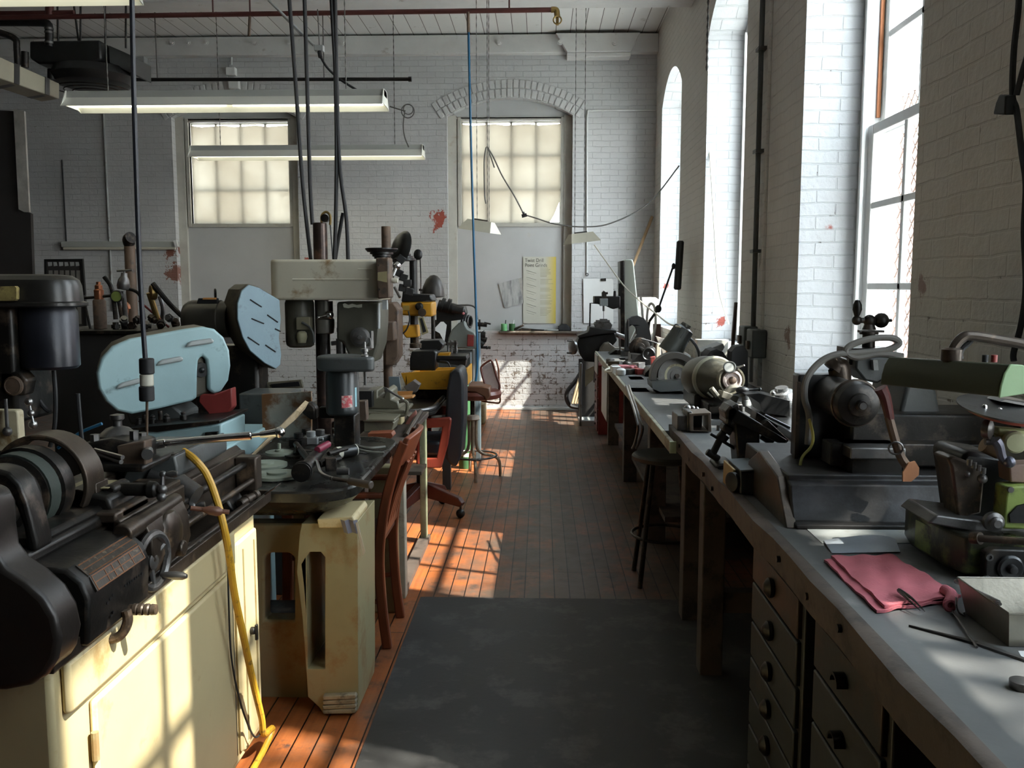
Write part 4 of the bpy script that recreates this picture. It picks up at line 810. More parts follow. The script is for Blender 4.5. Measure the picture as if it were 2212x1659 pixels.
# black lamp dome
T = thing('machine_lamp', 'dark dome lamp shade standing before the far wall', 'lamp', (P(936, 610, Y=6.4).x, 6.4, 1.1))
q = P(935, 640, Y=6.4); b = B(); b.rev([(.02, -.045), (.024, -.01), (.082, 0), (.083, .008), (.076, .06), (.055, .115), (.026, .145), (0, .152)], q, (.06, 0, 1), 28); obj('lamp_shade', b, mt('dark_bronze_shade', (.04, .036, .032), .38, .4, .2, 6), T); obj('stem', B().cyl(q-Vector((0, 0, .04)), (q.x, q.y, .8), .014, n=10), iron, T); obj('arm', B().cyl(P(905, 626, Y=6.4), P(922, 628, Y=6.4), .008, n=8), iron, T)
# ================================================================ benches under the tall windows
ZB = .9; ZF = .875
T = thing('near_workbench', 'long wooden workbench along the window wall, nearest to the camera', 'workbench', (.95, 1.6, 0))
obj('bench_top', B().box(.58, XR-.004, -.9, 3.86, .86, ZB), bench, T, bev=.003)
b = B(); n = 30; g = [[], [], [], []]
for i in range(n+1):
    y = -.9+4.76*i/n; w_ = .004*math.sin(i*2.1)+.003*math.sin(i*5.3)
    for k, (x, z) in enumerate(((.557+w_, .828), (.553+w_, .9), (.562, .904), (.582, .904))): g[k].append((x, y, z))
b.sheet(g); b.sheet([[(.557, y, .828) for y in (-.9, 3.86)], [(.582, y, .828) for y in (-.9, 3.86)]]); b.box(.556, .58, 3.855, 3.862, .828, .904)
ed = obj('front_plank', b, benche, T)
for i, (y, z) in enumerate(((3.55, .865), (3.3, .86), (3.02, .862), (2.86, .85), (2.3, .87), (2.05, .868), (1.82, .86), (1.62, .87), (1.35, .865))):
    obj('nail_head', B().cyl((.559, y, z), (.5495, y, z), .008, n=10), iron, ed)
for x, y in ((.62, 3.35), (1.25, 3.35), (.62, .2)): obj('leg', B().box(x, x+.085, y, y+.09, 0, .855), benche, T, bev=.004)
obj('stretcher', B().box(.68, 1.25, 3.36, 3.42, .25, .33), benche, T)
obj('back_board', B().box(1.27, 1.3, 2.6, 3.8, .1, .85), M_dark, T)
tag(obj('grey_sheet', B().prism([(.66, 2.07), (1.2, 2.09), (1.2, 2.75), (.66, 2.72)], 'z', ZB, ZB+.0015), lgry), 'thin grey sheet lying under the dark shaper', 'sheet')
FW = T = thing('far_workbench', 'lower workbench running on to the far corner', 'workbench', (.95, 5.8, 0))
obj('bench_top', B().box(.54, XR-.004, 3.87, 8.6, .835, ZF), bench, T, bev=.003)
obj('front_plank', B().box(.522, .54, 3.6, 8.6, .828, ZF+.002), mt('pale_edge_board', (.36, .34, .25), .6, 0, .2, 6, (.2, .17, .12), .42, 9, .3, 40), T, bev=.003)
obj('end_board', B().box(.522, .548, 3.585, 3.6, .828, ZF), mt('pale_green_board', (.4, .45, .3), .55, 0, .1, 5), T)
for y in (3.92, 5.2, 6.8, 8.4): obj('leg', B().box(.64, .74, y, y+.1, 0, .835), benche, T, bev=.004)
obj('back_board', B().box(1.2, 1.23, 4.2, 8.4, .05, .83), M_dark, T); obj('lower_shelf', B().box(.7, 1.2, 4.95, 8.4, .18, .21), benche, T)
# drawer chests beneath
def chest(y0, y1, zt, rows, lab, kn):
    T = thing('drawer_chest', lab, 'drawers', (.9, (y0+y1)/2, 0)); X = .6
    obj('carcass', B().box(X+.012, 1.25, y0, y1, 0, zt), drawg, T, bev=.004)
    z = zt-.03
    for i, h in enumerate(rows):
        d = obj('drawer', B().box(X, X+.02, y0+.02, y1-.02, z-h+.008, z), drawg if i else mt('worn_top_drawer', (.07, .04, .026), .5, 0, .3, 4, (.028, .03, .028), .5, 6), T, bev=.004)
        b = B(); yc = (y0+y1)/2; zc = z-h*.5
        b.rev([(.022, 0), (.026, -.004), (.026, -.012), (.012, -.024), (0, -.026)], (X, yc, zc), 'x', 14) if kn else b.prism(arcband(yc, zc-.008, .018, .024, 0, 180, 0, 0, 10), 'x', X-.022, X+.002)
        obj('cup_pull', b, iron, d); z -= h
    return T
chest(2.02, 2.5, .815, [.115, .115, .105, .1, .1, .12, .12], 'grey chest with seven drawers under the near bench, beyond the other chest', True)
chest(1.5, 1.93, .82, [.125, .12, .125, .2, .2], 'grey five drawer chest under the near bench, nearest to the camera', False)
# stool with a bent tube back pushed under the bench
T = thing('work_stool', 'dark stool with a bent metal tube back pushed under the far bench', 'stool', (.62, 4.55, 0))
obj('seat', B().rev([(.15, 0), (.17, .008), (.175, .025), (.165, .036), (0, .032)], (.64, 4.5, .62), 'z', 30), mt('dusty_dark_seat', (.05, .048, .04), .6, 0, .2, 6), T)
for a in (45, 135, 225, 315): obj('leg', B().cyl((.64+.11*math.cos(R(a)), 4.5+.11*math.sin(R(a)), .62), (.64+.2*math.cos(R(a)), 4.5+.2*math.sin(R(a)), 0), .013, n=10), iron, T)
obj('foot_ring', B().tor((.64, 4.5, .24), 'z', .17, .008, 28), iron, T)
b = B(); b.tube([P(x, y, X=X) for X, x, y in ((.47, 1353, 835), (.475, 1364, 868), (.478, 1372, 894), (.485, 1378, 925), (.49, 1372, 955), (.5, 1366, 968))], .007, 8); b.tube([P(x, y, X=X) for X, x, y in ((.5, 1358, 833), (.5, 1378, 893), (.505, 1388, 925), (.51, 1380, 955), (.52, 1374, 968))], .007, 8)
obj('back_tube', b, dsteel, T)
# ---------------------------------------------------------------- things on the near bench
T = thing('bench_shaper', 'big dark shaper with a ball crank on the near bench', 'shaper', (.9, 2.55, ZB)); 
b = B(); prof = [(2.19, ZB), (2.19, ZB+.012), (2.215, ZB+.014), (2.24, ZB+.06), (2.25, ZB+.1), (2.28, ZB+.105), (2.28, ZB+.12), (2.75, ZB+.12), (2.78, ZB)]
b.prism(prof, 'x', .633, 1.22); obj('base', b, mt('dusty_dark_base', (.016, .014, .013), .5, .15, .3, 5, (.03, .028, .031), .42, 7), T, bev=.004)
b = B(); b.prism([(2.2, ZB+.0), (2.64, ZB), (2.62, ZB+.09), (2.5, ZB+.14), (2.3, ZB+.11)], 'x', .612, .64); obj('base_end', b, brown, T, bev=.003)
obj('upright_cabinet', B().box(.715, .86, 2.5, 2.56, ZB+.12, 1.255), black, T, bev=.006)
for x in (.715,): obj('corner_trim', B().box(x-.006, x+.004, 2.49, 2.51, ZB+.02, 1.235), brown, T)
obj('column', B().prism([(.95, ZB+.12), (1.12, ZB+.12), (1.06, 1.27), (1.0, 1.27)], 'y', 2.45, 2.7), gry, T, bev=.01)
obj('ram', B().box(.83, 1.28, 2.4, 2.6, 1.07, 1.16), iron, T, bev=.008)
obj('work_table', B().box(.79, .93, 2.28, 2.42, ZB+.16, ZB+.19), dsteel, T, bev=.004); obj('table_knee', B().box(.8, .93, 2.3, 2.46, ZB+.1, ZB+.16), iron, T, bev=.004)
obj('cross_rail', B().box(.76, 1.2, 2.34, 2.42, 1.03, 1.09), iron, T, bev=.004)
q = P(1850, 872, Y=2.3); b = B(); b.rev([(.05, .06), (.056, .05), (.058, 0), (.052, -.016), (.038, -.022), (.03, -.024), (.028, -.03), (.014, -.032), (.012, -.046), (0, -.046)], q, (0, 1, 0), 34); mo = obj('motor_end', b, iron, T); obj('motor_ring', B().tor(q+Vector((0, .01, 0)), 'y', .058, .005, 34), brown, mo); obj('motor_hub', B().cyl(q-Vector((0, .05, 0)), q-Vector((0, .03, 0)), .009, n=12), dsteel, mo)
obj('motor_body', B().cyl(q, q+Vector((0, .22, 0)), .052, n=28), black, T)
b = B(); b.tube([P(x, y, Y=2.5) for x, y in ((1800, 800), (1810, 790), (1815, 820), (1806, 870))], .03, 12); obj('belt_arm', b, brown, T)
X = P(1878, 700, Y=2.6).x; z = lambda y: P(1878, y, Y=2.6).z
b = B(); b.cyl((X, 2.6, z(780)), (X, 2.6, z(722)), .018, n=14); b.cyl((X, 2.6, z(722)), (X, 2.6, z(716)), .026, n=16); b.box(X-.03, X+.04, 2.59, 2.61, z(718), z(713)); b.cyl((X, 2.6, z(712)), (X, 2.6, z(700)), .02, .014, n=14); b.box(X-.07, X+.05, 2.55, 2.66, z(785), z(750)); obj('feed_screw', b, iron, T)
b = B(); b.sph((X, 2.6, z(693)), .018); b.cyl((X-.035, 2.6, z(692)), (X+.05, 2.6, z(692)), .008, n=10); b.sph((X+.033, 2.6, z(692)), .022); b.sph((X-.036, 2.6, z(692)), .014); b.cyl((X+.05, 2.6, z(692)), (X+.062, 2.6, z(692)), .005, n=8); b.rev([(.006, 0), (.007, .006), (.013, .025), (.012, .04), (.006, .052), (0, .054)], (X-.036, 2.6, z(688)), 'z', 12); obj('ball_crank', b, iron, T)
b = B(); b.prism(px([(1842, 768), (1915, 770), (1905, 815), (1888, 826), (1860, 820), (1840, 795)], 2.55), 'y', 2.52, 2.62); obj('tool_head', b, gry, T, bev=.006)
obj('clapper', B().prism(px([(1886, 778), (1896, 778), (1898, 800), (1888, 800)], 2.5), 'y', 2.5, 2.52), lgry, T)
b = B(); b.tube([P(x, y, Y=2.45) for x, y in ((1745, 960), (1748, 900), (1738, 860), (1742, 820), (1768, 785), (1805, 766), (1860, 762), (1915, 756), (1942, 742), (1925, 730), (1880, 732), (1840, 745), (1828, 760), (1850, 772), (1900, 764), (1950, 770))], .0092, 10); tag(obj('coolant_hose', b, mt('dusty_rubber_hose', (.13, .12, .105), .6, 0, .2, 8)), 'dusty rubber hose looped over the top of the shaper', 'hose')
tag(obj('earth_wire', B().tube([P(x, y, Y=2.4) for x, y in ((1748, 905), (1756, 940), (1752, 965), (1732, 990), (1726, 1030), (1716, 1062))], .004, 6), mt('yellow_green_wire', (.36, .33, .08), .45)), 'yellow green wire trailing down the front of the shaper', 'wire')
T = thing('strap_brush', 'dark red handled tool hanging with an orange tag', 'tool', (P(1930, 900, Y=2.2).x, 2.2, ZB))
b = B(); b.tube([P(x, y, Y=2.2) for x, y in ((1902, 838), (1912, 860), (1922, 905))], lambda t: .017-.006*t, 10); obj('handle', b, mt('oxblood_handle', (.07, .018, .016), .3), T)
b = B(); b.tube([P(x, y, Y=2.2) for x, y in ((1920, 900), (1932, 945), (1945, 985), (1962, 1010))], .011, 8); obj('strap', b, rust, T); b = B(); b.tor(P(1935, 968, Y=2.19), (.3, 1, .2), .016, .0025, 16, 6); obj('ring', b, dsteel, T)
obj('tag', B().prism(px([(1950, 1020), (1962, 1000), (1976, 996), (1985, 1010), (1984, 1026), (1968, 1040), (1950, 1040)], 2.18), 'y', 2.178, 2.184), mt('orange_brown_tag', (.3, .13, .06), .6), T)
# dial box, filings, clamps round the tilting vise
T = thing('dial_box', 'dark box with a round black dial beside the tilting vise', 'box', (.62, 2.58, ZB))
obj('case', B().prism(px([(1598, 1066), (1598, 1015), (1665, 1012), (1672, 1072)], 2.56), 'y', 2.55, 2.7), mt('blue_black_box', (.022, .026, .03), .4, 0, .2, 6), T, bev=.003); obj('side_trim', B().box(.56, .566, 2.58, 2.72, ZB, ZB+.07), mt('yellow_trim', (.3, .2, .07), .5), T)
obj('lid', B().prism(px([(1590, 1008), (1664, 1004), (1668, 1012), (1598, 1017)], 2.6), 'y', 2.55, 2.72), mt('slate_lid', (.12, .14, .15), .4), T, bev=.002); q = P(1587, 1040, Y=2.58); obj('dial', B().rev([(.028, 0), (.028, .012), (.02, .016), (0, .016)], q, (-.9, -.45, 0), 22), rub, T)
T = thing('tilting_vise', 'dark tilting machine vise with a T handle on the bench edge', 'vise', (.68, 2.98, ZB)); Yv = 2.98
b = B(); b.prism(px([(1588, 1005), (1634, 1005), (1634, 930), (1640, 915), (1580, 905), (1582, 940)], Yv), 'y', Yv-.05, Yv+.06); b.prism(px([(1544, 1010), (1548, 1002), (1580, 998), (1590, 1010), (1588, 1020), (1552, 1022)], Yv-.05), 'y', Yv-.06, Yv+.06); obj('pedestal', b, iron, T, bev=.008)
b = B(); b.prism(px([(1570, 870), (1690, 944), (1686, 956), (1560, 900), (1558, 885)], Yv), 'y', Yv-.06, Yv+.05); b.prism(px([(1626, 918), (1650, 902), (1696, 946), (1686, 958), (1652, 942)], Yv), 'y', Yv-.05, Yv+.04); b.prism(px([(1632, 888), (1680, 918), (1670, 928), (1628, 908)], Yv), 'y', Yv-.02, Yv+.06); obj('swivel_body', b, iron, T, bev=.004)
b = B(); b.prism(px([(1564, 878), (1586, 866), (1590, 880), (1570, 916), (1560, 910)], Yv), 'y', Yv-.06, Yv+.06); b.prism(px([(1562, 912), (1582, 922), (1574, 940), (1556, 926)], Yv), 'y', Yv-.03, Yv+.03); obj('jaw', b, black, T, bev=.006)
b = B(); b.cyl(P(1572, 915, Y=Yv), P(1540, 980, Y=Yv), .012, n=12); b.cyl(P(1566, 938, Y=Yv), P(1556, 950, Y=Yv), .02, n=12); b.cyl(P(1535, 937, Y=Yv), P(1586, 968, Y=Yv), .0055, n=8); obj('screw', b, black, T); obj('t_handle', B().cyl(P(1527, 975, Y=Yv), P(1553, 992, Y=Yv), .0125, n=14, e=.003), black, T)
b = B(); b.cyl(P(1642, 943, Y=Yv), P(1672, 962, Y=Yv), .008, n=8); b.cyl(P(1655, 935, Y=Yv), P(1668, 955, Y=Yv), .012, n=8); obj('clamp_screw', b, black, T)
tag(obj('bent_spring_clip', B().tube([P(x, y, Y=2.95) for x, y in ((1634, 980), (1646, 980), (1653, 992), (1658, 996), (1663, 990), (1668, 981), (1688, 980))], .0028, 6), dsteel), 'bent wire clip lying behind the dial box', 'clip')
tag(obj('abrasive_disc', B().cyl((.775, 2.93, ZB), (.775, 2.9, ZB+.0), .001, n=4).at((.79, 2.92, ZB+.045), (90, 0, 0)).cyl((0, 0, -.006), (0, 0, .006), .045, n=28), iron), 'dark disc standing on edge beside the shaper', 'disc')
tag(obj('cardboard_scrap', B().prism(px([(1674, 1000), (1700, 1018), (1720, 1060), (1690, 1050), (1672, 1040)], 2.78), 'y', 2.776, 2.79), mt('brown_card', (.16, .09, .055), .7)), 'brown card leaning at the left end of the shaper', 'card')
# box vise / drawer block
T = thing('box_vise', 'small steel box vise with an open front on the bench', 'vise', (.655, 3.78, ZB)); y0 = 3.66
fr = px([(1490, 932), (1490, 894), (1536, 891), (1537, 933)], y0); ho = px([(1498, 930), (1498, 899), (1530, 897), (1530, 930)], y0)
obj('frame', B().prism(fr, 'y', y0, y0+.13, holes=[ho]), mt('worn_bronze_frame', (.22, .17, .13), .4, .4, .2, 8, (.3, .28, .25), .4, 9), T, bev=.002)
b = B(); b.box(fr[0][0]-.045, fr[0][0], y0+.04, y0+.2, ZB, ZB+.065); b.box(fr[0][0]-.008, fr[0][0]+.012, y0+.02, y0+.16, ZB, ZB+.085); obj('slide_body', b, dsteel, T, bev=.004)
b = B(); [b.sph(P(x, y, Y=3.8), r) for x, y, r in ((1485, 882, .016), (1496, 882, .012), (1505, 883, .01))]; b.cyl(P(1472, 884, Y=3.82), P(1500, 886, Y=3.82), .006, n=8); obj('locking_knobs', b, steel, T); obj('inner_block', B().box(fr[0][0]+.02, fr[2][0]-.02, y0+.09, y0+.13, ZB+.01, ZB+.06), black, T)
tag(obj('steel_stub', B().cyl((.74, 3.72, ZB), (.742, 3.722, ZB+.022), .008, n=12), dsteel), 'small upright steel stub right of the box vise', 'stub')
# foreground: rag, film, tin, files, spring dividers
n = 15; g = []
cr = [P(1790, 1203, Z=.91), P(1918, 1200, Z=.91), P(2064, 1290, Z=.91), P(1905, 1312, Z=.91)]
for j in range(n):
    row = []
    for i in range(n):
        u, v = i/(n-1), j/(n-1); p = (cr[0]*(1-u)+cr[1]*u)*(1-v)+(cr[3]*(1-u)+cr[2]*u)*v
        row.append((p.x, p.y, ZB+.012+.0022*math.sin(i*1.1+j*.7)+.0015*math.sin(j*1.9)))
    g.append(row)
T = thing('folded_rag', 'folded red cloth rag lying on the near bench', 'rag', (.72, 1.8, ZB))
def slab(g, h):
    b = B(); m, k = len(g), len(g[0]); b.sheet(g); b.sheet([[(x, y, z-h) for x, y, z in r][::-1] for r in g])
    loop = g[0]+[r[-1] for r in g[1:]]+g[-1][::-1][1:]+[r[0] for r in g[::-1]][1:]
    b.sheet([loop, [(x, y, z-h) for x, y, z in loop]]); return b
obj('upper_fold', slab([[(x+.02*(i/14)*.3+.006, y+.003, z) for i, (x, y, z) in enumerate(r)] for r in g], .005), cloth, T)
obj('lower_fold', slab([[(x-.012+.004*math.sin(k*.9), y-.008, z-.0055) for k, (x, y, z) in enumerate(r)] for r in g], .005), cloth, T)
b = B(); q0, q1 = P(2056, 1286, Z=.918), P(2050, 1306, Z=.914); b.tube([q0+Vector((0, .03, 0)), q0, q1], .011, 12); b.tor(q1+Vector((0, -.004, 0)), (0, 1, 0), .009, .004, 16, 6); obj('rolled_edge', b, cloth, T)
g = [[(P(1795+(1945-1795)*u+12*v, 1196-22*v*math.sin(u*3)-8*u*v, Z=.9).x, 1.985+.1*v+.012*u, ZB+.004+.012*v*math.sin(u*3.1)) for u in [i/10 for i in range(11)]] for v in [j/6 for j in range(7)]]
tag(obj('plastic_film', slab(g, .001), clearp), 'crumpled clear plastic film behind the red rag', 'plastic film')
T = thing('tin_tray', 'open tin box in the lower right corner of the bench', 'tin box', (.84, 1.56, ZB))
x0, y0 = .777, 1.462; b = B(); h = .06; t_ = .022
bo = [(x0+t_*.3, y0+t_*.3), (x0+.17, y0+t_*.3), (x0+.17, y0+.16), (x0+t_*.3, y0+.16)]; to = [(x0, y0), (x0+.19, y0), (x0+.19, y0+.185), (x0, y0+.185)]
b.add([(x, y, ZB+.001) for x, y in bo]+[(x, y, ZB+h) for x, y in to]+[(x+(.003 if i in (0, 3) else -.003), y+(.003 if i < 2 else -.003), ZB+.004) for i, (x, y) in enumerate(bo)]+[(x+(.002 if i in (0, 3) else -.002), y+(.002 if i < 2 else -.002), ZB+h) for i, (x, y) in enumerate(to)],
      [(3, 2, 1, 0), (8, 9, 10, 11)]+[(i, (i+1) % 4, 4+(i+1) % 4, 4+i) for i in range(4)]+[(8+(i+1) % 4, 8+i, 12+i, 12+(i+1) % 4) for i in range(4)]+[(4+i, 4+(i+1) % 4, 12+(i+1) % 4, 12+i) for i in range(4)])
obj('tin', b, tin, T); b = B(); b.tube([(x, y, ZB+h) for x, y in to], .002, 6, True, 1); obj('rim', b, tin, T)
tz = Vector((0, 0, ZB+h+.003))
b = B(); a = P(2066, 1256, Y=1.75); c = Vector((x0+.001, 1.5, ZB+h+.006)); b.cyl(a, c, .0042, n=10); b.sph(a, .005); tag(obj('steel_rod', b, steel), 'bright steel rod resting on the rim of the tin box', 'rod')
b = B(); a = P(2078, 1278, Y=1.72); b.cyl(a, c+Vector((-.003, -.012, .001)), .003, n=8); tag(obj('thin_scriber', b, dsteel), 'thinner scriber lying beside the bright rod on the tin', 'scriber')
def blade(pts, w0, w1, h=.004):
    b = B(); p = [Vector(q) for q in pts]; d = (p[1]-p[0]).normalized(); s = Vector((-d.y, d.x, 0)); b.ext([p[0]-s*w0, p[1]-s*w1, p[1]+s*w1, p[0]+s*w0], (0, 0, h)); return b
T = thing('hand_file', 'long pointed dark file lying in front of the tin box', 'file', (.72, 1.49, ZB))
f0, f1, f2 = P(1963, 1354, Z=ZB), P(2110, 1392, Z=ZB), P(2225, 1432, Z=ZB); obj('blade', blade([f0, f1], .0008, .006), iron, T); obj('tang', blade([f1, f2], .006, .0045), dsteel, T)
T = thing('spring_dividers', 'thin bent spring dividers standing by the rag corner', 'dividers', (.76, 1.6, ZB))
b = B(); b.tube([P(x, y, Y=1.6) for x, y in ((2066, 1290), (2066, 1310), (2072, 1324), (2084, 1330), (2082, 1322))], .0018, 6); obj('bow', b, steel, T)
b = B(); b.tube([P(2058, 1320, Z=.906), P(2080, 1352, Z=.906), P(2110, 1398, Z=.903)], .0022, 6); obj('leg', b, dsteel, T)
T = thing('tweezers', 'dark pointed tweezers lying across the rag edge', 'tweezers', (.70, 1.64, .917))
for k in (0, 1): obj('arm', B().tube([P(1942, 1275, Z=.92), P(1962+k*7, 1295-k*3, Z=.92), P(1988+k*10, 1319+k*2, Z=.912)], lambda t: .0045-.004*t, 6), iron, T)
tag(obj('paper_sheet', B().prism([(.775, 1.40), (.95, 1.38), (.96, 1.448), (.79, 1.452)], 'z', ZB, ZB+.0006), paper), 'white paper sheet under the tin box at the right edge', 'paper')
tag(obj('steel_puck', B().rev([(.016, 0), (.017, .002), (.017, .012), (.013, .014), (0, .013)], (.722, 1.312, ZB), 'z', 24), dsteel), 'short round steel puck at the lower right edge', 'puck')
# small lime machine at the right edge
T = thing('lime_toolmaker_lathe', 'small worn lime and black machine at the right edge', 'machine', (.95, 1.95, ZB))
zt = ZB+.095
b = B(); b.prism([(.842, 2.02), (.85, 1.86), (.868, 1.808), (1.2, 1.78), (1.25, 2.1), (.86, 2.1)], 'z', ZB+.012, zt); obj('base', b, mt('oily_green_black', (.03, .03, .02), .3, .3, .3, 6, (.1, .12, .03), .42, 8), T, bev=.008, seg=3)
obj('lime_panel', B().prism([(.842, 1.99), (.852, 1.9), (.8495, 1.9), (.8395, 1.99)], 'z', ZB+.02, zt-.015), lime, T)
b = B(); b.prism(px([(2122, 1190), (2140, 1182), (2240, 1185), (2240, 1262), (2120, 1258)], 1.79), 'y', 1.775, 1.8); fp = obj('front_plate', b, iron, T, bev=.003)
q = P(2180, 1226, Y=1.775); obj('boss', B().rev([(.026, 0), (.026, .006), (.022, .01), (.01, .008), (.008, .02), (0, .022)], q, (0, -1, 0), 26), black, fp)
for x, y in ((2136, 1203), (2130, 1249)): q = P(x, y, Y=1.776); obj('socket_screw', B().rev([(.0075, 0), (.0075, .005), (.004, .005), (.004, .002), (0, .002)], q, (0, -1, 0), 16), dsteel, fp)
b = B(); b.cyl(P(2104, 1162, Y=1.78), P(2240, 1172, Y=1.72), .0075, n=12); b.cyl(P(2100, 1162, Y=1.79), P(2118, 1163, Y=1.775), .0125, n=16); obj('cross_shaft', b, brown, T)
b = B(); b.prism(px([(2000, 1128), (2110, 1150), (2210, 1160), (2240, 1165), (2240, 1140), (2100, 1120), (2020, 1110)], 1.86), 'y', 1.85, 2.0); obj('slide_way', b, dsteel, T, bev=.004)
b = B(); b.prism(px([(2076, 990), (2090, 975), (2160, 985), (2202, 1000), (2180, 1050), (2165, 1130), (2095, 1130), (2085, 1050)], 1.9), 'y', 1.9, 2.05); obj('column', b, black, T, bev=.01)
b = B(); b.prism(px([(2045, 990), (2060, 985), (2110, 1004), (2130, 1012), (2128, 1030), (2120, 1110), (2070, 1120), (2055, 1010)], 1.88), 'y', 1.88, 1.95); obj('bracket', b, brown, T, bev=.005)
b = B()
for i in range(4): q = P(2094+i*10, 1005+i*6, Y=1.86); b.cyl(q, q+Vector((0, 0, .012)), .0055, n=8)
b.sph(P(2122, 1034, Y=1.85), .01); b.sph(P(2090, 1024, Y=1.86), .006); obj('bolt_row', b, dsteel, T)
b = B(); b.prism(px([(2170, 1050), (2240, 1045), (2240, 1142), (2162, 1140)], 1.82), 'y', 1.81, 1.86); lp = obj('lime_plate', b, lime, T, bev=.004); obj('cut_out', B().prism(px([(2178, 1110), (2196, 1092), (2240, 1080), (2240, 1130), (2180, 1128)], 1.81), 'y', 1.805, 1.812), black, lp); q = P(2181, 1057, Y=1.81); obj('plate_screw', B().cyl(q, q-Vector((0, .006, 0)), .006, n=12), dsteel, lp)
q = P(2151, 1130, Y=1.8); obj('knurled_knob', B().rev([(.016, .02), (.02, .016), (.02, .004), (.013, 0), (.013, -.006), (.008, -.01), (0, -.01)], q, (0, 1, 0), 24), dsteel, T)
b = B(); b.prism(px([(2175, 1002), (2240, 1000), (2240, 1044), (2178, 1040)], 1.84), 'y', 1.83, 1.88); obj('tail_block', b, mt('rusty_pink_iron', (.2, .13, .1), .5, .2), T, bev=.003)
q = P(2196, 957, Y=1.8); b = B(); b.rev([(.012, .03), (.022, .02), (.022, .004), (.018, 0), (.004, -.002), (0, -.002)], q, (.2, 1, 0), 26); obj('cream_knob', b, mt('pale_lime_knob', (.42, .42, .25), .4, 0, .1, 6), T)
b = B(); b.prism(px([(2152, 922), (2240, 930), (2240, 945), (2152, 940)], 1.84), 'y', 1.83, 1.86); b.prism(px([(2152, 938), (2185, 938), (2180, 955), (2165, 960)], 1.83), 'y', 1.83, 1.86); obj('top_slide', b, mt('chipped_lime', (.3, .33, .15), .45, .2, .25, 9, (.1, .09, .07), .42, 9), T, bev=.003)
b = B(); q = P(2140, 928, Y=1.83); b.rev([(.018, .014), (.02, .01), (.02, 0), (.012, -.004), (0, -.004)], q, (-.8, .7, 0), 20); b.cyl(P(2128, 946, Y=1.84), P(2146, 946, Y=1.84), .006, n=10); b.cyl(P(2128, 955, Y=1.84), P(2146, 955, Y=1.84), .006, n=10); obj('index_drum', b, dsteel, T)
b = B(); b.tube([P(x, y, Y=1.8) for x, y in ((2150, 950), (2158, 962), (2164, 985), (2172, 998))], lambda t: .011-.003*t, 8); b.sph(P(2180, 998, Y=1.795), .012); obj('clamp_lever', b, mt('blue_grey_steel', (.12, .12, .15), .35, .7), T)
b = B(); b.cyl(P(2124, 960, Y=1.86), P(2158, 976, Y=1.86), .016, n=14); obj('brass_bush', b, mt('brown_brass', (.16, .1, .05), .4, .6), T)
rd = Vector((.05, -.2, .98)).normalized(); q = P(2180, 892, Y=1.86); b = B(); b.rev([(.085, 0), (.086, .002), (.086, .006), (.08, .008), (0, .008)], q, rd, 40); obj('red_disc', b, mt('red_edge', (.34, .07, .04), .45), T); b = B(); b.rev([(.09, 0), (.09, .003), (0, .003)], q+rd*.009+Vector((-.012, 0, 0)), rd, 40); dk = obj('index_plate', b, dsteel, T)
for x, y in ((2127, 878), (2160, 885)): q2 = P(x, y, Y=1.85); obj('ball_stud', B().sph(q2, .005).cyl(q2-Vector((0, 0, .012)), q2, .006, n=10), chrome, dk)
b = B(); b.prism(px([(2140, 862), (2150, 863), (2240, 880), (2240, 874), (2150, 858)], 1.9), 'y', 1.86, 1.92); q2 = P(2172, 880, Y=1.9); b.cyl(q2-Vector((0, 0, .012)), q2+Vector((0, 0, .01)), .01, n=12); obj('upper_arm', b, dsteel, T)
# green trough lamp over the bench end
T = thing('trough_lamp', 'dark green trough lamp hood with a pale green end on a bent brown pipe', 'lamp', (.95, 2.0, ZB+.3))
e = [P(x, y, Y=1.72) for x, y in ((2180, 787), (2206, 789), (2226, 800), (2232, 846), (2156, 858), (2160, 832), (2168, 806))]; v = P(1920, 770, Y=2.0)-e[0]
obj('hood_shell', B().ext([p+Vector((0, 0, 0)) for p in e], v), hood, T, bev=.003)
c = sum(e, Vector())/len(e); obj('end_cap', B().ext([p+(p-c)*.03-v*.001 for p in e], -v*.012), mint, T, bev=.002)
b = B(); b.tube([P(x, y, Y=1.86) for x, y in ((2056, 768), (2058, 758), (2064, 745), (2078, 730), (2095, 725), (2140, 731), (2225, 747), (2330, 775))], .0105, 10); b.rev([(.016, -.004), (.02, 0), (.02, .022), (.014, .026)], P(2055, 778, Y=1.86), 'z', 20); obj('bent_pipe', b, brown, T)
obj('lamp_flex', B().tube([P(x, y, Y=1.87) for x, y in ((2076, 775), (2074, 765), (2080, 752), (2092, 742), (2098, 735))], .006, 8), rub, T)
for x, m in ((2128, rub), (2147, redp)): q = P(x, 782, Y=1.8); obj('push_button', B().cyl(q, q+Vector((0, 0, .014)), .006, n=12), m, T)
b = B(); b.cyl((1.32, 1.86, 1.0), (1.32, 1.86, 1.36), .014, n=12); b.cyl((1.2, 1.86, 1.34), (1.34, 1.86, 1.34), .012, n=10); obj('wall_bracket', b, iron, T)
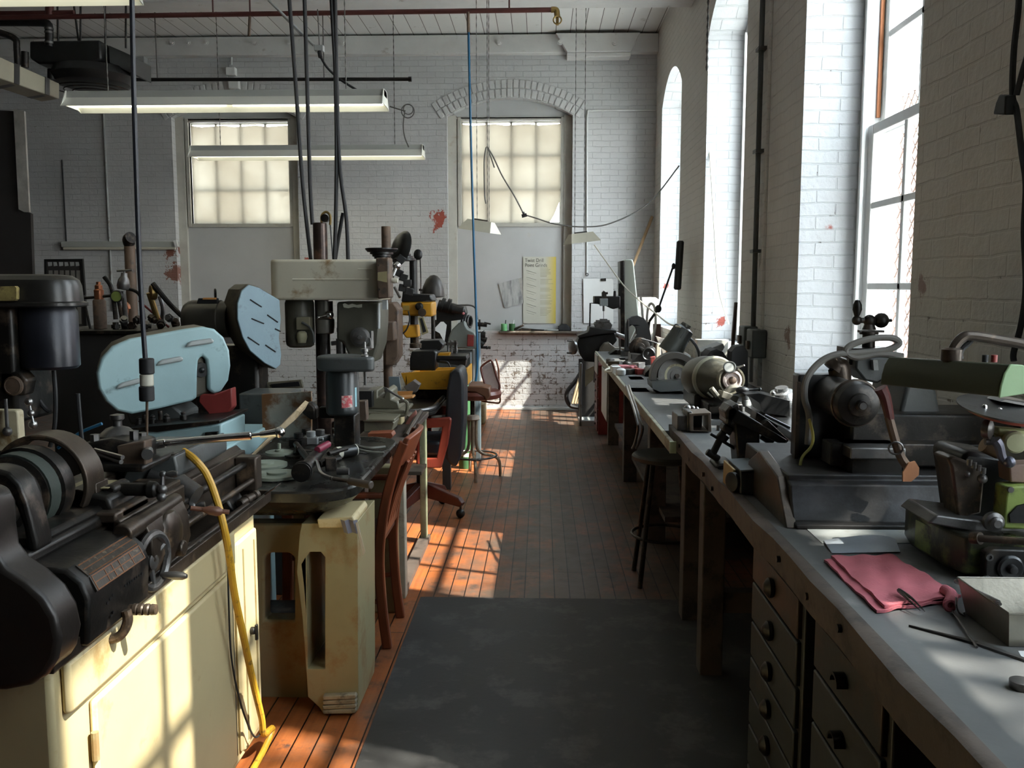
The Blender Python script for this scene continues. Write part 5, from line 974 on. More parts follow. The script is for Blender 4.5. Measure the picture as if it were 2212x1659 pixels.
# ================================================================ chairs along the aisle
T = thing('wooden_armchair', 'red brown wooden slat back armchair tucked under the iron table', 'chair', (-.82, 3.76, 0))
pp = [(-.632, 0), (-.652, .18), (-.66, .40), (-.635, .6), (-.585, .78), (-.55, .87)]
def ribbon(pts, w, y0, y1):
    "bent wooden member, outline in x-z, between two y planes"
    p = spline([(x, 0, z) for x, z in pts], 5); L_, R_ = [], []
    for i, q in enumerate(p):
        d = (p[min(i+1, len(p)-1)]-p[max(i-1, 0)]).normalized(); n = Vector((-d.z, 0, d.x))*w/2; L_.append((q.x+n.x, q.z+n.z)); R_.append((q.x-n.x, q.z-n.z))
    return B().prism(L_+R_[::-1], 'y', y0, y1)
for y in (3.58, 3.93): obj('rear_leg', ribbon(pp, .04, y-.016, y+.016), wood, T, bev=.006)
b = B(); g = []
for j in range(7):
    z = .765+.125*j/6; row = []
    for i in range(11): u = i/10; row.append((-.592+(z-.765)*.42+.03*math.sin(pi*u)+(.02*math.sin(pi*j/6)), 3.565+.38*u, z+.012*math.sin(pi*u)*j/6))
    g.append(row)
obj('crest_rail', slab([[Vector(p)for p in r] for r in g], 0.0001), wood, T) if False else None
b = B(); n_ = 10
ci = [(-.60+.028*math.sin(pi*i/n_), 3.565+.38*i/n_) for i in range(n_+1)]
vs = []; fs = []
for k, (dx, dz) in enumerate(((0, .765), (.024, .765), (.075, .885), (.05, .89))): vs += [(x+dx, y, dz+(.012*math.sin(pi*i/n_) if k > 1 else 0)) for i, (x, y) in enumerate(ci)]
m_ = n_+1
for k in range(4):
    for i in range(n_): fs.append((k*m_+i, k*m_+i+1, ((k+1) % 4)*m_+i+1, ((k+1) % 4)*m_+i))
fs += [(0, m_, 2*m_, 3*m_), (n_, m_+n_, 2*m_+n_, 3*m_+n_)]
obj('crest_rail', b.add(vs, fs), wood, T, bev=.005)
b = B(); b.cb((-.645, 3.755, .5), (.022, .34, .06), (0, 8, 0)); obj('lower_rail', b, wood, T, bev=.004)
for y in (3.645, 3.715, 3.785, 3.855):
    obj('back_slat', ribbon([(-.64, .5), (-.612+.012, .64), (-.565+.02, .78)], .012, y-.019, y+.019), wood, T, bev=.003)
obj('seat', B().prism([(-1.06, 3.56), (-.65, 3.585), (-.65, 3.925), (-1.06, 3.95)], 'z', .43, .462), mt('dark_seat_wood', (.08, .03, .022), .35, 0, .3, 5), T, bev=.012, seg=3)
b = B(); b.box(-1.03, -.66, 3.575, 3.595, .37, .43); b.box(-1.03, -.66, 3.915, 3.935, .37, .43); b.box(-1.04, -1.02, 3.58, 3.93, .37, .43); obj('seat_apron', b, wood, T, bev=.003)
for y in (3.58, 3.93):
    obj('front_leg', ribbon([(-1.06, 0), (-1.045, .2), (-1.035, .64)], .042, y-.018, y+.018), wood, T, bev=.006)
    obj('arm_rest', B().prism([(-1.08, y-.03), (-.98, y-.032), (-.8, y-.02), (-.63, y-.012), (-.63, y+.012), (-.8, y+.02), (-.98, y+.032), (-1.08, y+.03)], 'z', .635, .66), wood, T, bev=.008, seg=3)
    obj('side_stretcher', B().cyl((-1.04, y, .17), (-.66, y, .2), .012, n=10), wood, T)
obj('cross_stretcher', B().cyl((-.85, 3.58, .185), (-.85, 3.93, .185), .011, n=10), wood, T)
# swivel chair, black upholstered back seen edge on
T = thing('swivel_chair', 'old swivel chair with a dark upholstered back and red wooden arms', 'chair', (-.75, 5.8, 0))
b = B(); poly = px([(966, 838), (972, 806), (984, 796), (996, 798), (1002, 820), (1002, 900), (996, 985), (986, 1008), (974, 1004), (963, 990), (962, 900)], 5.6); obj('back_cushion', B().prism(poly, 'y', 5.58, 5.92), leather, T, bev=.03, seg=4)
obj('seat_cushion', B().rbox(-1.06, -.6, 5.58, 6.02, .43, .52, .06), leather, T, bev=.02, seg=3)
for y in (5.5, 6.05):
    o_ = px([(900, 905), (972, 901), (976, 906), (968, 960), (954, 1010), (908, 1010), (900, 998)], 5.5); h_ = px([(908, 925), (956, 922), (944, 988), (910, 990)], 5.5)
    obj('arm_frame', B().prism(o_, 'y', y-.02, y+.02, holes=[h_]), mt('red_stained_wood', (.21, .035, .02), .35, 0, .25, 5, (.12, .025, .015), .4, 8, .1, 30, (1, 1, .3)), T, bev=.008)
obj('post', B().cyl((-.78, 5.8, .2), (-.78, 5.8, .43), .035, n=16), iron, T); obj('swivel_plate', B().box(-.95, -.62, 5.65, 5.95, .39, .43), iron, T, bev=.01)
for i in range(4):
    a = R(-22+90*i); d = Vector((math.cos(a), math.sin(a), 0)); c = Vector((-.78, 5.8, 0)); s_ = Vector((-d.y, d.x, 0))*.024
    lg_ = B().ext([c+Vector((0, 0, .12))-s_, c+d*.29+Vector((0, 0, .075))-s_, c+d*.31+Vector((0, 0, .1))-s_, c+d*.28+Vector((0, 0, .135))-s_, c+Vector((0, 0, .22))-s_], s_*2)
    l = obj('base_leg', lg_, mt('dark_red_wood', (.1, .028, .018), .4, 0, .3, 5), T, bev=.006)
    q = c+d*.285; b = B(); b.sph(q+Vector((0, 0, .03)), .03, 16); b.cyl(q+Vector((0, 0, .05)), q+Vector((0, 0, .08)), .008, n=8); obj('caster', b, iron, l)
# work stool with brown seat
T = thing('tubular_stool', 'tan tubular stool with a brown padded seat, foot ring and bent back', 'stool', (-.53, 6.95, 0)); c = Vector((-.53, 6.95, 0))
for a in (-80, 10, 100, 190):
    d = Vector((math.cos(R(a)), math.sin(R(a)), 0)); obj('leg', B().tube([c+d*.03+Vector((0, 0, .47)), c+d*.03+Vector((0, 0, .26)), c+d*.07+Vector((0, 0, .19)), c+d*.16+Vector((0, 0, .165)), c+d*.21+Vector((0, 0, .12)), c+d*.22], .0125, 8), mt('tan_tube', (.4, .3, .2), .35, .4, .2, 8, (.2, .12, .07), .4, 12), T)
obj('foot_ring', B().tor(c+Vector((0, 0, .175)), 'z', .19, .0085, 36), dsteel, T)
obj('collar', B().rev([(.05, .455), (.058, .462), (.05, .49), (.02, .497)], c, 'z', 20), mt('worn_tan', (.42, .33, .25), .4), T); obj('screw_post', B().cyl(c+Vector((0, 0, .49)), c+Vector((0, 0, .66)), .018, n=14), iron, T)
b = B(); b.rev([(0, .625), (.17, .625), (.2, .635), (.21, .665), (.2, .69), (.16, .705), (0, .7)], c+Vector((.02, 0, 0)), 'z', 32); obj('seat_pad', b, oxb, T)
b = B(); b.prism(px([(1010, 834), (1040, 834), (1058, 838), (1060, 856), (1050, 868), (1045, 858), (1028, 848), (1008, 846)], 6.75), 'y', 6.75, 7.1); obj('seat_shell', b, mt('brown_shell', (.17, .08, .045), .4, 0, .2, 6), T, bev=.01)
loop = [P(x, y, Y=6.95) for x, y in ((1042, 790), (1058, 779), (1064, 784), (1072, 812), (1079, 832), (1076, 846), (1062, 849), (1052, 842), (1043, 815), (1039, 798))]
obj('back_frame', B().tube(loop, .009, 8, True, 3), oxb, T)
ct = sum(loop, Vector())/len(loop); b = B(); b.ext([p+(ct-p)*.08-Vector((0, .004, 0)) for p in loop], (0, .02, 0)); obj('back_pad', b, mt('faded_pink_vinyl', (.5, .42, .4), .5), T, bev=.006)
b = B(); b.tube([P(x, y, Y=6.97) for x, y in ((1071, 775), (1077, 800), (1078, 840), (1080, 868), (1066, 870), (1040, 866))], .007, 6); b.cb(P(1068, 808, Y=6.97), (.03, .04, .05)); obj('back_bracket', b, mt('rust_bracket', (.25, .09, .04), .5, .3), T)
# ================================================================ machine benches left of the aisle
T = thing('wooden_machine_bench', 'narrow wooden bench with open dark end frames beside the armchair', 'bench', (-1.05, 4.7, 0))
tp = .76
obj('bench_top', B().box(-.905, -.66, 4.18, 5.25, tp-.03, tp), benche, T, bev=.004)
obj('end_post', B().box(-.675, -.645, 4.17, 4.24, 0, tp-.03), mt('whitish_board_edge', (.46, .4, .3), .6, 0, .2, 6, (.2, .14, .09), .4, 9, .3, 50), T, bev=.004)
obj('end_post', B().box(-.7, -.665, 5.12, 5.19, 0, tp-.03), mt('green_edge_board', (.16, .17, .1), .6, 0, .3, 7, (.3, .28, .2), .38, 9, .3, 50), T, bev=.004)
obj('inner_shade_sheet', B().box(-.89, -.87, 4.3, 5.1, .02, tp-.03), M_dark, T); obj('foot_rail', B().box(-.71, -.65, 4.2, 5.2, 0, .03), benche, T)  # dark sheet added for the black shade inside the open bench
obj('shelf', B().box(-.86, -.66, 4.9, 5.12, .45, .47), iron, T); obj('rear_leg', B().box(-.9, -.84, 4.2, 4.28, 0, tp-.03), benche, T)
obj('pipe_rail', B().tube([P(x, y, X=-.66) for x, y in ((876, 942), (890, 918), (904, 896), (909, 889))], .014, 10, k=1), brown, T)
def item(name, lab, cat, parts, grp=None):
    o = parts[0]
    if len(parts) == 1: return tag(obj(o[0] if False else name, o[1], o[2], bev=o[3] if len(o) > 3 else 0), lab, cat, grp)
    lo = sum((v for v in parts[0][1].v), Vector())/len(parts[0][1].v); T = thing(name, lab, cat, (lo.x, lo.y, min(v.z for p in parts for v in p[1].v)), 0, grp)
    for p in parts: obj(p[0], p[1], p[2], T, bev=p[3] if len(p) > 3 else 0)
    return T
def bx(x0, y0, x1, y1, Y, d): return B().prism(px([(x0, y1), (x1, y1), (x1, y0), (x0, y0)], Y), 'y', Y, Y+d)
def bp(pts, Y, d): return B().prism(px(pts, Y), 'y', Y, Y+d)
khk = mt('khaki_machine_paint', (.15, .135, .092), .42, 0, .15, 4, (.12, .1, .07), .36, 8)
bb = B(); bb.prism(px([(786, 896), (872, 896), (878, 890), (878, 884), (786, 884)], 4.55), 'y', 4.5, 4.8)
tr = B(); tr.tube([P(x, y, Y=4.5) for x, y in ((782, 890), (830, 895), (868, 897), (878, 890), (880, 872), (873, 866), (862, 868))], .009, 8)
item('jig_machine', 'khaki coloured jig machine with a small rimmed tray on the bench', 'machine', [('body', bp([(786, 884), (864, 884), (860, 868), (846, 862), (846, 845), (836, 838), (828, 858), (816, 858), (816, 842), (786, 846)], 4.55, .2), khk, .008), ('tray', bb, khk, .006), ('tray_rim', tr, khk), ('slot_block', bx(770, 845, 804, 880, 4.5, .06), black, .003), ('column', bx(852, 896, 868, 918, 4.58, .1), cream, .006)])
item('khaki_box', 'khaki folded steel box below the jig machine', 'box', [('box', bp([(786, 908), (846, 908), (852, 914), (846, 932), (786, 934)], 4.32, .16), khk, .004), ('lid', bp([(784, 906), (852, 906), (852, 911), (784, 911)], 4.3, .2), khk, .003)])
item('red_wood_block', 'red painted wooden block lying before the khaki box', 'block', [('block', bp([(794, 936), (846, 934), (850, 942), (844, 948), (794, 948)], 4.2, .08), mt('red_block_paint', (.26, .07, .03), .5, 0, .2, 6), .004)])
item('pink_tool_tray', 'faded pink tray behind the pipe rail of the bench', 'tray', [('tray', bp([(863, 938), (884, 900), (898, 886), (900, 893), (872, 942)], 4.75, .02), mt('faded_pink_paint', (.45, .18, .14), .55, 0, .2, 7), .004), ('lining', bp([(858, 936), (880, 898), (884, 900), (863, 938)], 4.76, .14), khk)])
item('switch_bracket', 'dark slotted switch box hanging at the table end', 'switch', [('box', bp([(757, 868), (790, 866), (792, 908), (758, 912)], 4.0, .06), rust, .004), ('slot', bx(764, 882, 775, 902, 3.996, .01), rub), ('cable', B().tube([P(x, y, Y=4.0) for x, y in ((770, 910), (772, 935), (782, 958), (800, 970), (820, 975))], .006, 6), cable)])
T = thing('tool_post_grinder', 'dark grinder pulley cover, motor and chuck standing on the iron table', 'drill press', (-.87, 3.75, .81))
cz0, cz1 = P(0, 800, Y=3.7).z, P(0, 768, Y=3.7).z; cx_ = P(712, 0, Y=3.7).x
pl = stadium((cx_, 3.76), (cx_+.125, 3.7), .098, 14, .03)
obj('pulley_cover', B().prism(pl, 'z', cz0, cz1), gry, T, bev=.012, seg=3)
obj('orange_mark', B().prism(px([(712, 784), (735, 778), (735, 782), (714, 789)], 3.64), 'y', 3.655, 3.665), orange, T) if False else None
mz = P(0, 896, Y=3.7).z; mo = obj('motor', B().rev([(.058, 0), (.066, .008), (.068, .03), (.066, .034), (.066, cz0-mz-.02), (.06, cz0-mz)], (cx_+.002, 3.76, mz), 'z', 30), mt('dark_green_grey_motor', (.026, .03, .03), .36, .1, .2, 5), T)
st = []
for i in range(9):
    a = R(-78+5.2*i); st.append((cx_+.002+.0665*math.cos(a), 3.76+.0665*math.sin(a)))
b = B(); z0, z1 = P(0, 878, Y=3.7).z, P(0, 852, Y=3.7).z
b.sheet([[(x, y-.0005, z0) for x, y in st], [(x, y-.0005, z1) for x, y in st]]); obj('red_label', b, mt('red_white_label', (.5, .07, .08), .5, 0, .1, 8, (.6, .5, .45), .45, 40), mo)
b = B(); st2 = [(cx_+.002+.0665*math.cos(R(-22+5*i)), 3.76+.0665*math.sin(R(-22+5*i))) for i in range(4)]; b.sheet([[(x, y, z0) for x, y in st2], [(x, y, z1+.03) for x, y in st2]]); obj('blue_label', b, mt('pale_blue_label', (.3, .5, .55), .5), mo)
b = B(); b.box(cx_-.03, cx_+.06, 3.74, 3.84, .81, mz); obj('pedestal', b, iron, T, bev=.006); b = B(); b.prism(px([(655, 872), (672, 868), (684, 880), (684, 905), (672, 905), (655, 892)], 3.78), 'y', 3.76, 3.82).box(cx_-.1, cx_, 3.77, 3.8, mz-.02, mz+.03); obj('bracket', b, iron, T, bev=.008)
q = P(788, 775, Y=3.7); b = B(); b.cyl(P(778, 775, Y=3.7), q, .01, n=10); b.rev([(.006, -.11), (.007, -.05), (.014, -.045), (.016, -.02), (.016, .015), (.011, .02), (.011, .028), (.016, .03), (.016, .042), (.006, .044), (.006, .07)], q, 'z', 16); obj('chuck', b, steel, T); obj('drill_bit', B().cyl(q-Vector((0, 0, .05)), P(788, 826, Y=3.7), .0032, n=8), steel, T)
b = B(); b.tube([P(x, y, Y=3.72) for x, y in ((800, 730), (803, 745), (800, 752), (790, 752))], .008, 8); b.cyl(P(803, 715, Y=3.72), P(803, 752, Y=3.72), .008, n=8); obj('feed_lever', b, steel, T)
obj('rear_post', B().cyl((P(755, 0, Y=3.85).x, 3.85, .81), (P(755, 0, Y=3.85).x, 3.85, cz0+.01), .01, n=10), dsteel, T)
# things on the iron table
ZT = .808
def tp_(x, y, dz=0): q = P(x, y, Z=ZT); return Vector((q.x, q.y, ZT+dz))
def disc(name, lab, x, y, r, dz, slots, m):
    c = tp_(x, y, dz); b = B(); ho = [[(c.x+r*.3*math.cos(2*pi*i/14), c.y+r*.3*math.sin(2*pi*i/14)) for i in range(14)]]
    out = [(c.x+r*math.cos(2*pi*i/36), c.y+r*math.sin(2*pi*i/36)) for i in range(36)]
    b.prism(out, 'z', c.z, c.z+.012, holes=ho); b.rev([(r*.42, 0), (r*.42, .02), (r*.3, .02)], c, 'z', 20) if slots else b.rev([(r*.3, .01), (r*.3, .02), (r*.12, .022), (r*.12, .045), (0, .045)], c, 'z', 16)
    return tag(obj(name, b, m, ang=40, bev=.0015), lab, 'pulley')
gg = mt('grey_green_paint', (.24, .26, .2), .5, 0, .12, 6, (.12, .12, .09), .36, 9)
disc('flat_pulley', 'grey green flanged disc lying flat at the front of the iron table', 598, 1030, .085, 0, True, gg)
disc('flat_pulley', 'grey green disc lying behind the front disc on the iron table', 572, 1008, .085, .0, True, gg)
disc('hub_pulley', 'smaller green disc with a raised hub resting on the other discs', 604, 992, .055, .02, False, gg)
disc('dark_pulley', 'dark disc with a hub left of the spindle on the iron table', 642, 994, .05, .012, False, iron)
tag(obj('slotted_strap', B().prism([tuple(tp_(x, y)[:2]) for x, y in ((500, 1044), (505, 1036), (572, 1030), (576, 1036))], 'z', ZT+.012, ZT+.024), gg), 'flat green strap under the front disc', 'strap')
T = thing('spindle_assembly', 'dark spindle with collars lying on the iron table', 'spindle', tp_(680, 1030)); b = B(); a, c = tp_(655, 1040, .04), tp_(700, 985, .04); b.cyl(a, c, .022, n=16); d = (a-c).normalized(); b.rev([(.03, 0), (.036, .006), (.036, .02), (.028, .022), (.028, .03), (.034, .032), (.034, .04), (.012, .042), (0, .042)], a, d, 24); obj('spindle', b, iron, T)
b = B(); b.cyl(tp_(668, 1012, .03), tp_(640, 985, .05), .012, n=10); b.cyl(tp_(690, 1020, .03), tp_(735, 1012, .04), .014, n=10); b.cyl(tp_(710, 1008, .05), tp_(750, 995, .05), .009, n=10); obj('clamp_stud', B().cyl(tp_(728, 1030, .02), tp_(754, 1030, .02), .013, n=12), dsteel, T); b.cb(tp_(715, 1020, .03), (.04, .03, .05), (0, 0, 20)); obj('clamp_arms', b, iron, T, bev=.002)
tag(obj('maroon_cylinder', B().cyl(tp_(686, 1008, .065), tp_(710, 998, .072), .014, n=16, e=.002), mt('maroon_roll', (.2, .02, .045), .4)), 'short maroon cylinder on the spindle', 'cylinder')
T = thing('fork_wrench', 'bent fork wrench with its handle over the table edge', 'wrench', tp_(760, 1050)); b = B(); b.tube([tp_(672, 1010, .05), tp_(684, 1022, .045), tp_(694, 1040, .03), tp_(720, 1050, .026)], .007, 8); obj('jaw', b, steel, T)
b = B(); b.cyl(tp_(715, 1049, .026), tp_(754, 1054, .024), .007, n=10); b.cyl(tp_(754, 1054, .024), tp_(803, 1062, .022), .0125, .014, n=12, e=.003); obj('handle', b, mt('dark_wood_grip', (.06, .045, .035), .45), T)
T = thing('hole_saw', 'black and white hole saw with a long drill lying on the table', 'tool', tp_(745, 980)); a, c = tp_(726, 992, .025), tp_(768, 985, .025); d = (c-a).normalized(); b = B(); b.cyl(a, a+d*.022, .024, n=22); obj('white_collar', b, ivory, T); b = B(); b.cyl(a+d*.022, c-d*.004, .023, n=22); obj('cup', b, black, T); obj('rim', B().cyl(c-d*.004, c, .0245, n=22), ivory, T); b = B(); b.cyl(a, tp_(640, 988, .03), .0035, n=8); obj('drill', b, steel, T)
tag(obj('bent_tube_bundle', B().tube([tp_(x, y, z) for x, y, z in ((720, 950, .05), (745, 957, .03), (772, 968, .012), (800, 973, .01), (832, 970, .01))], .006, 8).tube([tp_(x, y, z) for x, y, z in ((740, 962, .02), (770, 974, .01), (800, 980, .008), (830, 982, .008))], .005, 8), mt('grey_tubes', (.26, .25, .21), .45)), 'bent pale tubes trailing across the table to the chair', 'tube')
tag(obj('leaning_board', B().ext([P(543, 982, Y=3.1), P(640, 886, Y=3.3), P(648, 890, Y=3.3), P(640, 905, Y=3.3), P(560, 974, Y=3.1), P(543, 990, Y=3.1)], (.0, .13, .02)), pale), 'pale wooden board leaning behind the chrome lever', 'board')
rs = px([(565, 852), (672, 846), (672, 950), (568, 950)], 4.0); tag(obj('rusty_sheet', B().prism([(x, max(z, .814)) for x, z in rs], 'y', 4.0, 4.02), rustsheet), 'rust stained steel panel behind the leaning board', 'panel')
T = thing('grey_steel_locker', 'low dark grey steel box left of the rusty panel', 'locker', (-1.35, 4.3, 0)); c0 = px([(515, 850), (565, 842), (622, 838), (622, 970), (518, 980)], 4.2); obj('body', B().box(c0[0][0], c0[2][0], 4.2, 4.44, 0, c0[0][1]), gry, T, bev=.008); obj('handle_ring', B().tor(P(541, 955, Y=4.19), 'y', .03, .005, 20), dsteel, T)
item('pale_plate', 'pale flat plate lying on top of the grey steel box', 'frame', [('frame', bp([(575, 826), (650, 820), (655, 838), (578, 842)], 4.6, .02), khk, .003), ('inset', bp([(585, 830), (645, 824), (648, 834), (588, 838)], 4.595, .008), black)])
for i, (x, y, m, lab) in enumerate(((672, 958, lgry, 'grey round bottle cap lying beside the motor'), (662, 952, iron, 'dark steel nest of blocks under the motor'), (692, 954, dsteel, 'steel ring block at the foot of the motor'), (645, 962, iron, 'low dark clamp beside the leaning board'), (735, 953, black, 'black clamp at the foot of the drill bracket'), (755, 952, dsteel, 'small steel vise jaw behind the white tubes'))):
    c = tp_(x, y); b = B().at(c, (0, 0, i*27)); b.box(-.035, .035, -.03, .03, 0, .03); b.cyl((0, 0, .03), (0, 0, .055), .02, n=14); b.cyl((.02, 0, .02), (.055, 0, .02), .008, n=8)
    tag(obj('tool_block', b, m, bev=.002), lab, 'tool')
# ================================================================ second row of machines left, towards the far wall
T = thing('yellow_lathe', 'small black lathe standing in a yellow chip tray', 'lathe', (-.95, 6.3, .86)); zy = P(0, 838, Y=5.95).z
b = B(); o_ = px([(866, 796), (1010, 786), (1000, 836), (880, 840)], 5.95)
b.prism([(o_[0][0], o_[0][1]-.03), (o_[1][0], o_[1][1]-.03), (o_[2][0], o_[2][1]), (o_[3][0], o_[3][1])], 'y', 5.94, 5.955); b.prism([(5.94, zy), (6.6, zy), (6.6, zy+.09), (6.59, zy+.09), (6.58, zy+.012), (5.94, zy+.012)], 'x', o_[3][0], o_[2][0]); b.prism([(5.94, zy), (6.6, zy), (6.6, zy+.12), (5.94, zy+.12)], 'x', o_[2][0], o_[2][0]+.012); b.prism([(5.94, zy), (6.6, zy), (6.6, zy+.09), (5.94, zy+.09)], 'x', o_[3][0]-.012, o_[3][0])
obj('chip_tray', b, yellow, T, bev=.003)
obj('headstock', B().prism(px([(890, 758), (938, 757), (944, 762), (942, 786), (940, 800), (886, 800), (886, 775)], 6.05), 'y', 6.03, 6.25), black, T, bev=.008)
obj('rear_cover', B().prism(px([(910, 735), (950, 734), (960, 744), (952, 756), (908, 756)], 6.25), 'y', 6.2, 6.4), black, T, bev=.006)
b = B(); b.prism(px([(946, 768), (1008, 768), (1010, 776), (944, 776)], 6.1), 'y', 6.05, 6.3); b.prism(px([(944, 776), (1008, 776), (1006, 790), (975, 786), (946, 782)], 6.1), 'y', 6.06, 6.2); obj('bed_guard', b, black, T, bev=.003)
obj('yellow_slide', B().prism(px([(948, 763), (972, 762), (970, 768), (946, 769)], 6.12), 'y', 6.1, 6.2), yellow, T)
b = B()
for x, y0, y1 in ((975, 735, 765), (984, 735, 765), (968, 742, 765)): b.cyl(P(x, y0, Y=6.3), P(x+1, y1, Y=6.3), .009, n=8)
b.cb(P(978, 742, Y=6.3), (.07, .03, .02)); obj('steady_posts', b, dsteel, T); obj('pointed_center', B().rev([(.012, 0), (.004, .05), (0, .1)], P(986, 760, Y=6.28), 'z', 10), dsteel, T)
obj('tray_leg', B().box(o_[3][0]+.05, o_[2][0]-.03, 6.0, 6.5, P(0, 884, Y=5.32).z-.014, zy), iron, T)
b = B(); b.tube([P(x, y, Y=6.0) for x, y in ((950, 780), (966, 782), (972, 792))], .006, 6); obj('lead', b, rub, T)
T = thing('tray_bench', 'dark metal topped bench with a rolled rim before the yellow tray', 'bench', (-.9, 5.9, 0)); zr = P(0, 884, Y=5.32).z
obj('top', B().prism(rrect(-1.5, -.64, 5.3, 6.7, .12, 6), 'z', zr-.03, zr-.015), iron, T)
b = B(); b.tube([(-1.4, 5.3, zr), (-.8, 5.3, zr), (-.72, 5.33, zr), (-.67, 5.42, zr), (-.655, 5.6, zr), (-.655, 6.6, zr)], .016, 10, k=4); obj('rolled_rim', b, dsteel, T)
for x, y in ((-1.12, 5.42), (-.72, 6.5), (-1.4, 5.42), (-1.4, 6.5)): obj('leg', B().box(x, x+.06, y, y+.06, 0, zr-.03), gry, T)
obj('lower_panel', B().box(-1.3, -1.28, 5.45, 6.5, .1, zr-.1), M_dark, T)
def onb(x, y): return P(x, y, Z=zr-.015)
g = []
for j in range(9):
    row = []
    for i in range(13):
        u, v = i/12, j/8; q = onb(828+u*105, 862-v*20); row.append((q.x, q.y, zr-.01+.1*math.sin(pi*u)*math.sin(pi*v)*(1+.35*math.sin(u*9+j)+.3*math.cos(v*11+i))))
    g.append(row)
tag(obj('plastic_bag', B().sheet(g), mt('crumpled_bag', (.2, .195, .185), .28, 0, .3, 14, (.4, .39, .37), .4, 18), ang=18), 'crumpled grey plastic bag on the metal topped bench', 'bag')
item('blue_grey_card', 'blue grey folded card leaning before the plastic bag', 'card', [('card', bp([(839, 814), (862, 814), (866, 844), (842, 844)], 5.36, .02), mt('blue_grey_card', (.1, .125, .135), .5), .002)])
item('orange_tray', 'small orange cardboard tray on the metal bench', 'tray', [('back', bp([(853, 846), (892, 845), (888, 858), (854, 862)], 5.5, .01), orange), ('floor', bp([(846, 866), (892, 860), (890, 857), (853, 860)], 5.35, .12), orange)])
item('open_grey_box', 'tilted open grey card box beside the plastic bag', 'box', [('box', bp([(872, 836), (892, 822), (906, 832), (898, 848), (884, 848)], 5.6, .1), mt('grey_card_box', (.12, .1, .085), .6), .003)])
item('white_slip', 'white paper slip lying behind the plastic bag', 'paper', [('slip', B().prism([tuple(onb(x, y)[:2]) for x, y in ((912, 846), (926, 828), (938, 830), (930, 838))], 'z', zr+.04, zr+.042), paper)])
T = thing('open_end_wrench', 'steel wrench leaning over the khaki jig machine', 'wrench', P(850, 850, Y=4.48)); b = B(); b.cyl(P(838, 843, Y=4.5), P(868, 861, Y=4.46), .006, n=8); b.sph(P(869, 862, Y=4.46), .011); obj('shank', b, steel, T); obj('jaw', B().prism(px([(828, 836), (836, 838), (842, 845), (834, 848)], 4.5), 'y', 4.495, 4.51), dsteel, T)
# grey lathe beside the far window
T = thing('grey_geared_lathe', 'grey lathe head with black motors standing near the far window', 'lathe', (-.75, 7.7, 0)); Yg = 7.5
hs = obj('gear_cover', B().prism(px([(966, 752), (968, 730), (976, 712), (990, 698), (1003, 694), (1006, 704), (1010, 711), (1022, 716), (1030, 726), (1031, 754)], Yg), 'y', Yg, Yg+.3), mt('green_grey_enamel', (.15, .165, .15), .4, 0, .15, 4), T, bev=.012, seg=3)
obj('red_plate', B().prism(px([(1010, 722), (1024, 724), (1023, 748), (1009, 748)], Yg), 'y', Yg-.006, Yg+.01), redp, hs, bev=.002)
b = B(); b.cyl(P(946, 662, Y=7.6), P(985, 672, Y=7.6), .06, n=20); b.cyl(P(952, 660, Y=7.6), P(958, 662, Y=7.6), .072, n=20); b.cyl(P(965, 662, Y=7.6), P(972, 664, Y=7.6), .072, n=20); obj('feed_motor', b, black, T)
b = B(); b.prism(px([(944, 672), (972, 660), (1004, 662), (1008, 676), (1000, 690), (968, 694), (944, 695)], 7.6), 'y', 7.55, 7.75); b.cyl(P(976, 668, Y=7.5), P(1002, 672, Y=7.5), .03, n=12); obj('motor_block', b, black, T, bev=.006)
for k in range(3): obj('step_pulley', B().tor(P(1004+k*5, 697-k*1, Y=7.7), (1, -.35, 0), .06-.006*k, .012, 24, 8), iron, T)
obj('pilot_lamp', B().sph(P(1001, 677, Y=7.48), .012), pink, T)
b = B(); b.box(-.95, -.58, 7.55, 8.3, .05, .95); obj('cabinet_base', b, gry, T, bev=.015)
b = B(); b.box(P(1023, 0, Y=7.6).x, P(1034, 0, Y=7.6).x, 7.58, 7.7, 0, 1.1); obj('blue_grey_post', b, mt('blue_grey_post', (.09, .12, .135), .5, 0, .15, 5), T, bev=.005)
b = B(); b.box(-.62, P(1046, 0, Y=8.2).x, 8.1, 8.3, .99, 1.03); b.cyl(P(1030, 700, Y=8.1), P(1052, 702, Y=8.1), .02, n=10); b.cyl(P(1046, 697, Y=8.1), P(1060, 700, Y=8.1), .008, n=8); b.cyl(P(1036, 690, Y=8.1), P(1036, 712, Y=8.1), .01, n=8)
for i, (x, y, r) in enumerate(((1038, 724, .03), (1044, 732, .022), (1037, 740, .028), (1045, 718, .014), (1052, 750, .012))): b.at(P(x, y, Y=7.7), (i*31, i*17, 0)).cyl((-r, 0, 0), (r*1.4, 0, 0), r, n=10)
b.at(); b.cyl(P(1034, 750, Y=7.7), P(1060, 751, Y=7.7), .012, n=8); obj('apron_levers', b, iron, T)
obj('coolant_pipe', B().tube([P(x, y, Y=7.5) for x, y in ((978, 660), (1000, 659), (1018, 660), (1028, 668), (1032, 690))], .007, 6), cable, T)
item('cream_foot_box', 'cream metal box on the floor behind the brown stool', 'box', [('box', B().box(-.86, -.6, 9.62, 9.95, 0, P(0, 866, Y=9.62).z), creamd, .02)])
T = thing('green_gas_bottle', 'slim green gas bottle behind the swivel chair', 'gas bottle', (P(1000, 900, Y=7.3).x, 7.3, 0)); X = P(999, 0, Y=7.3).x
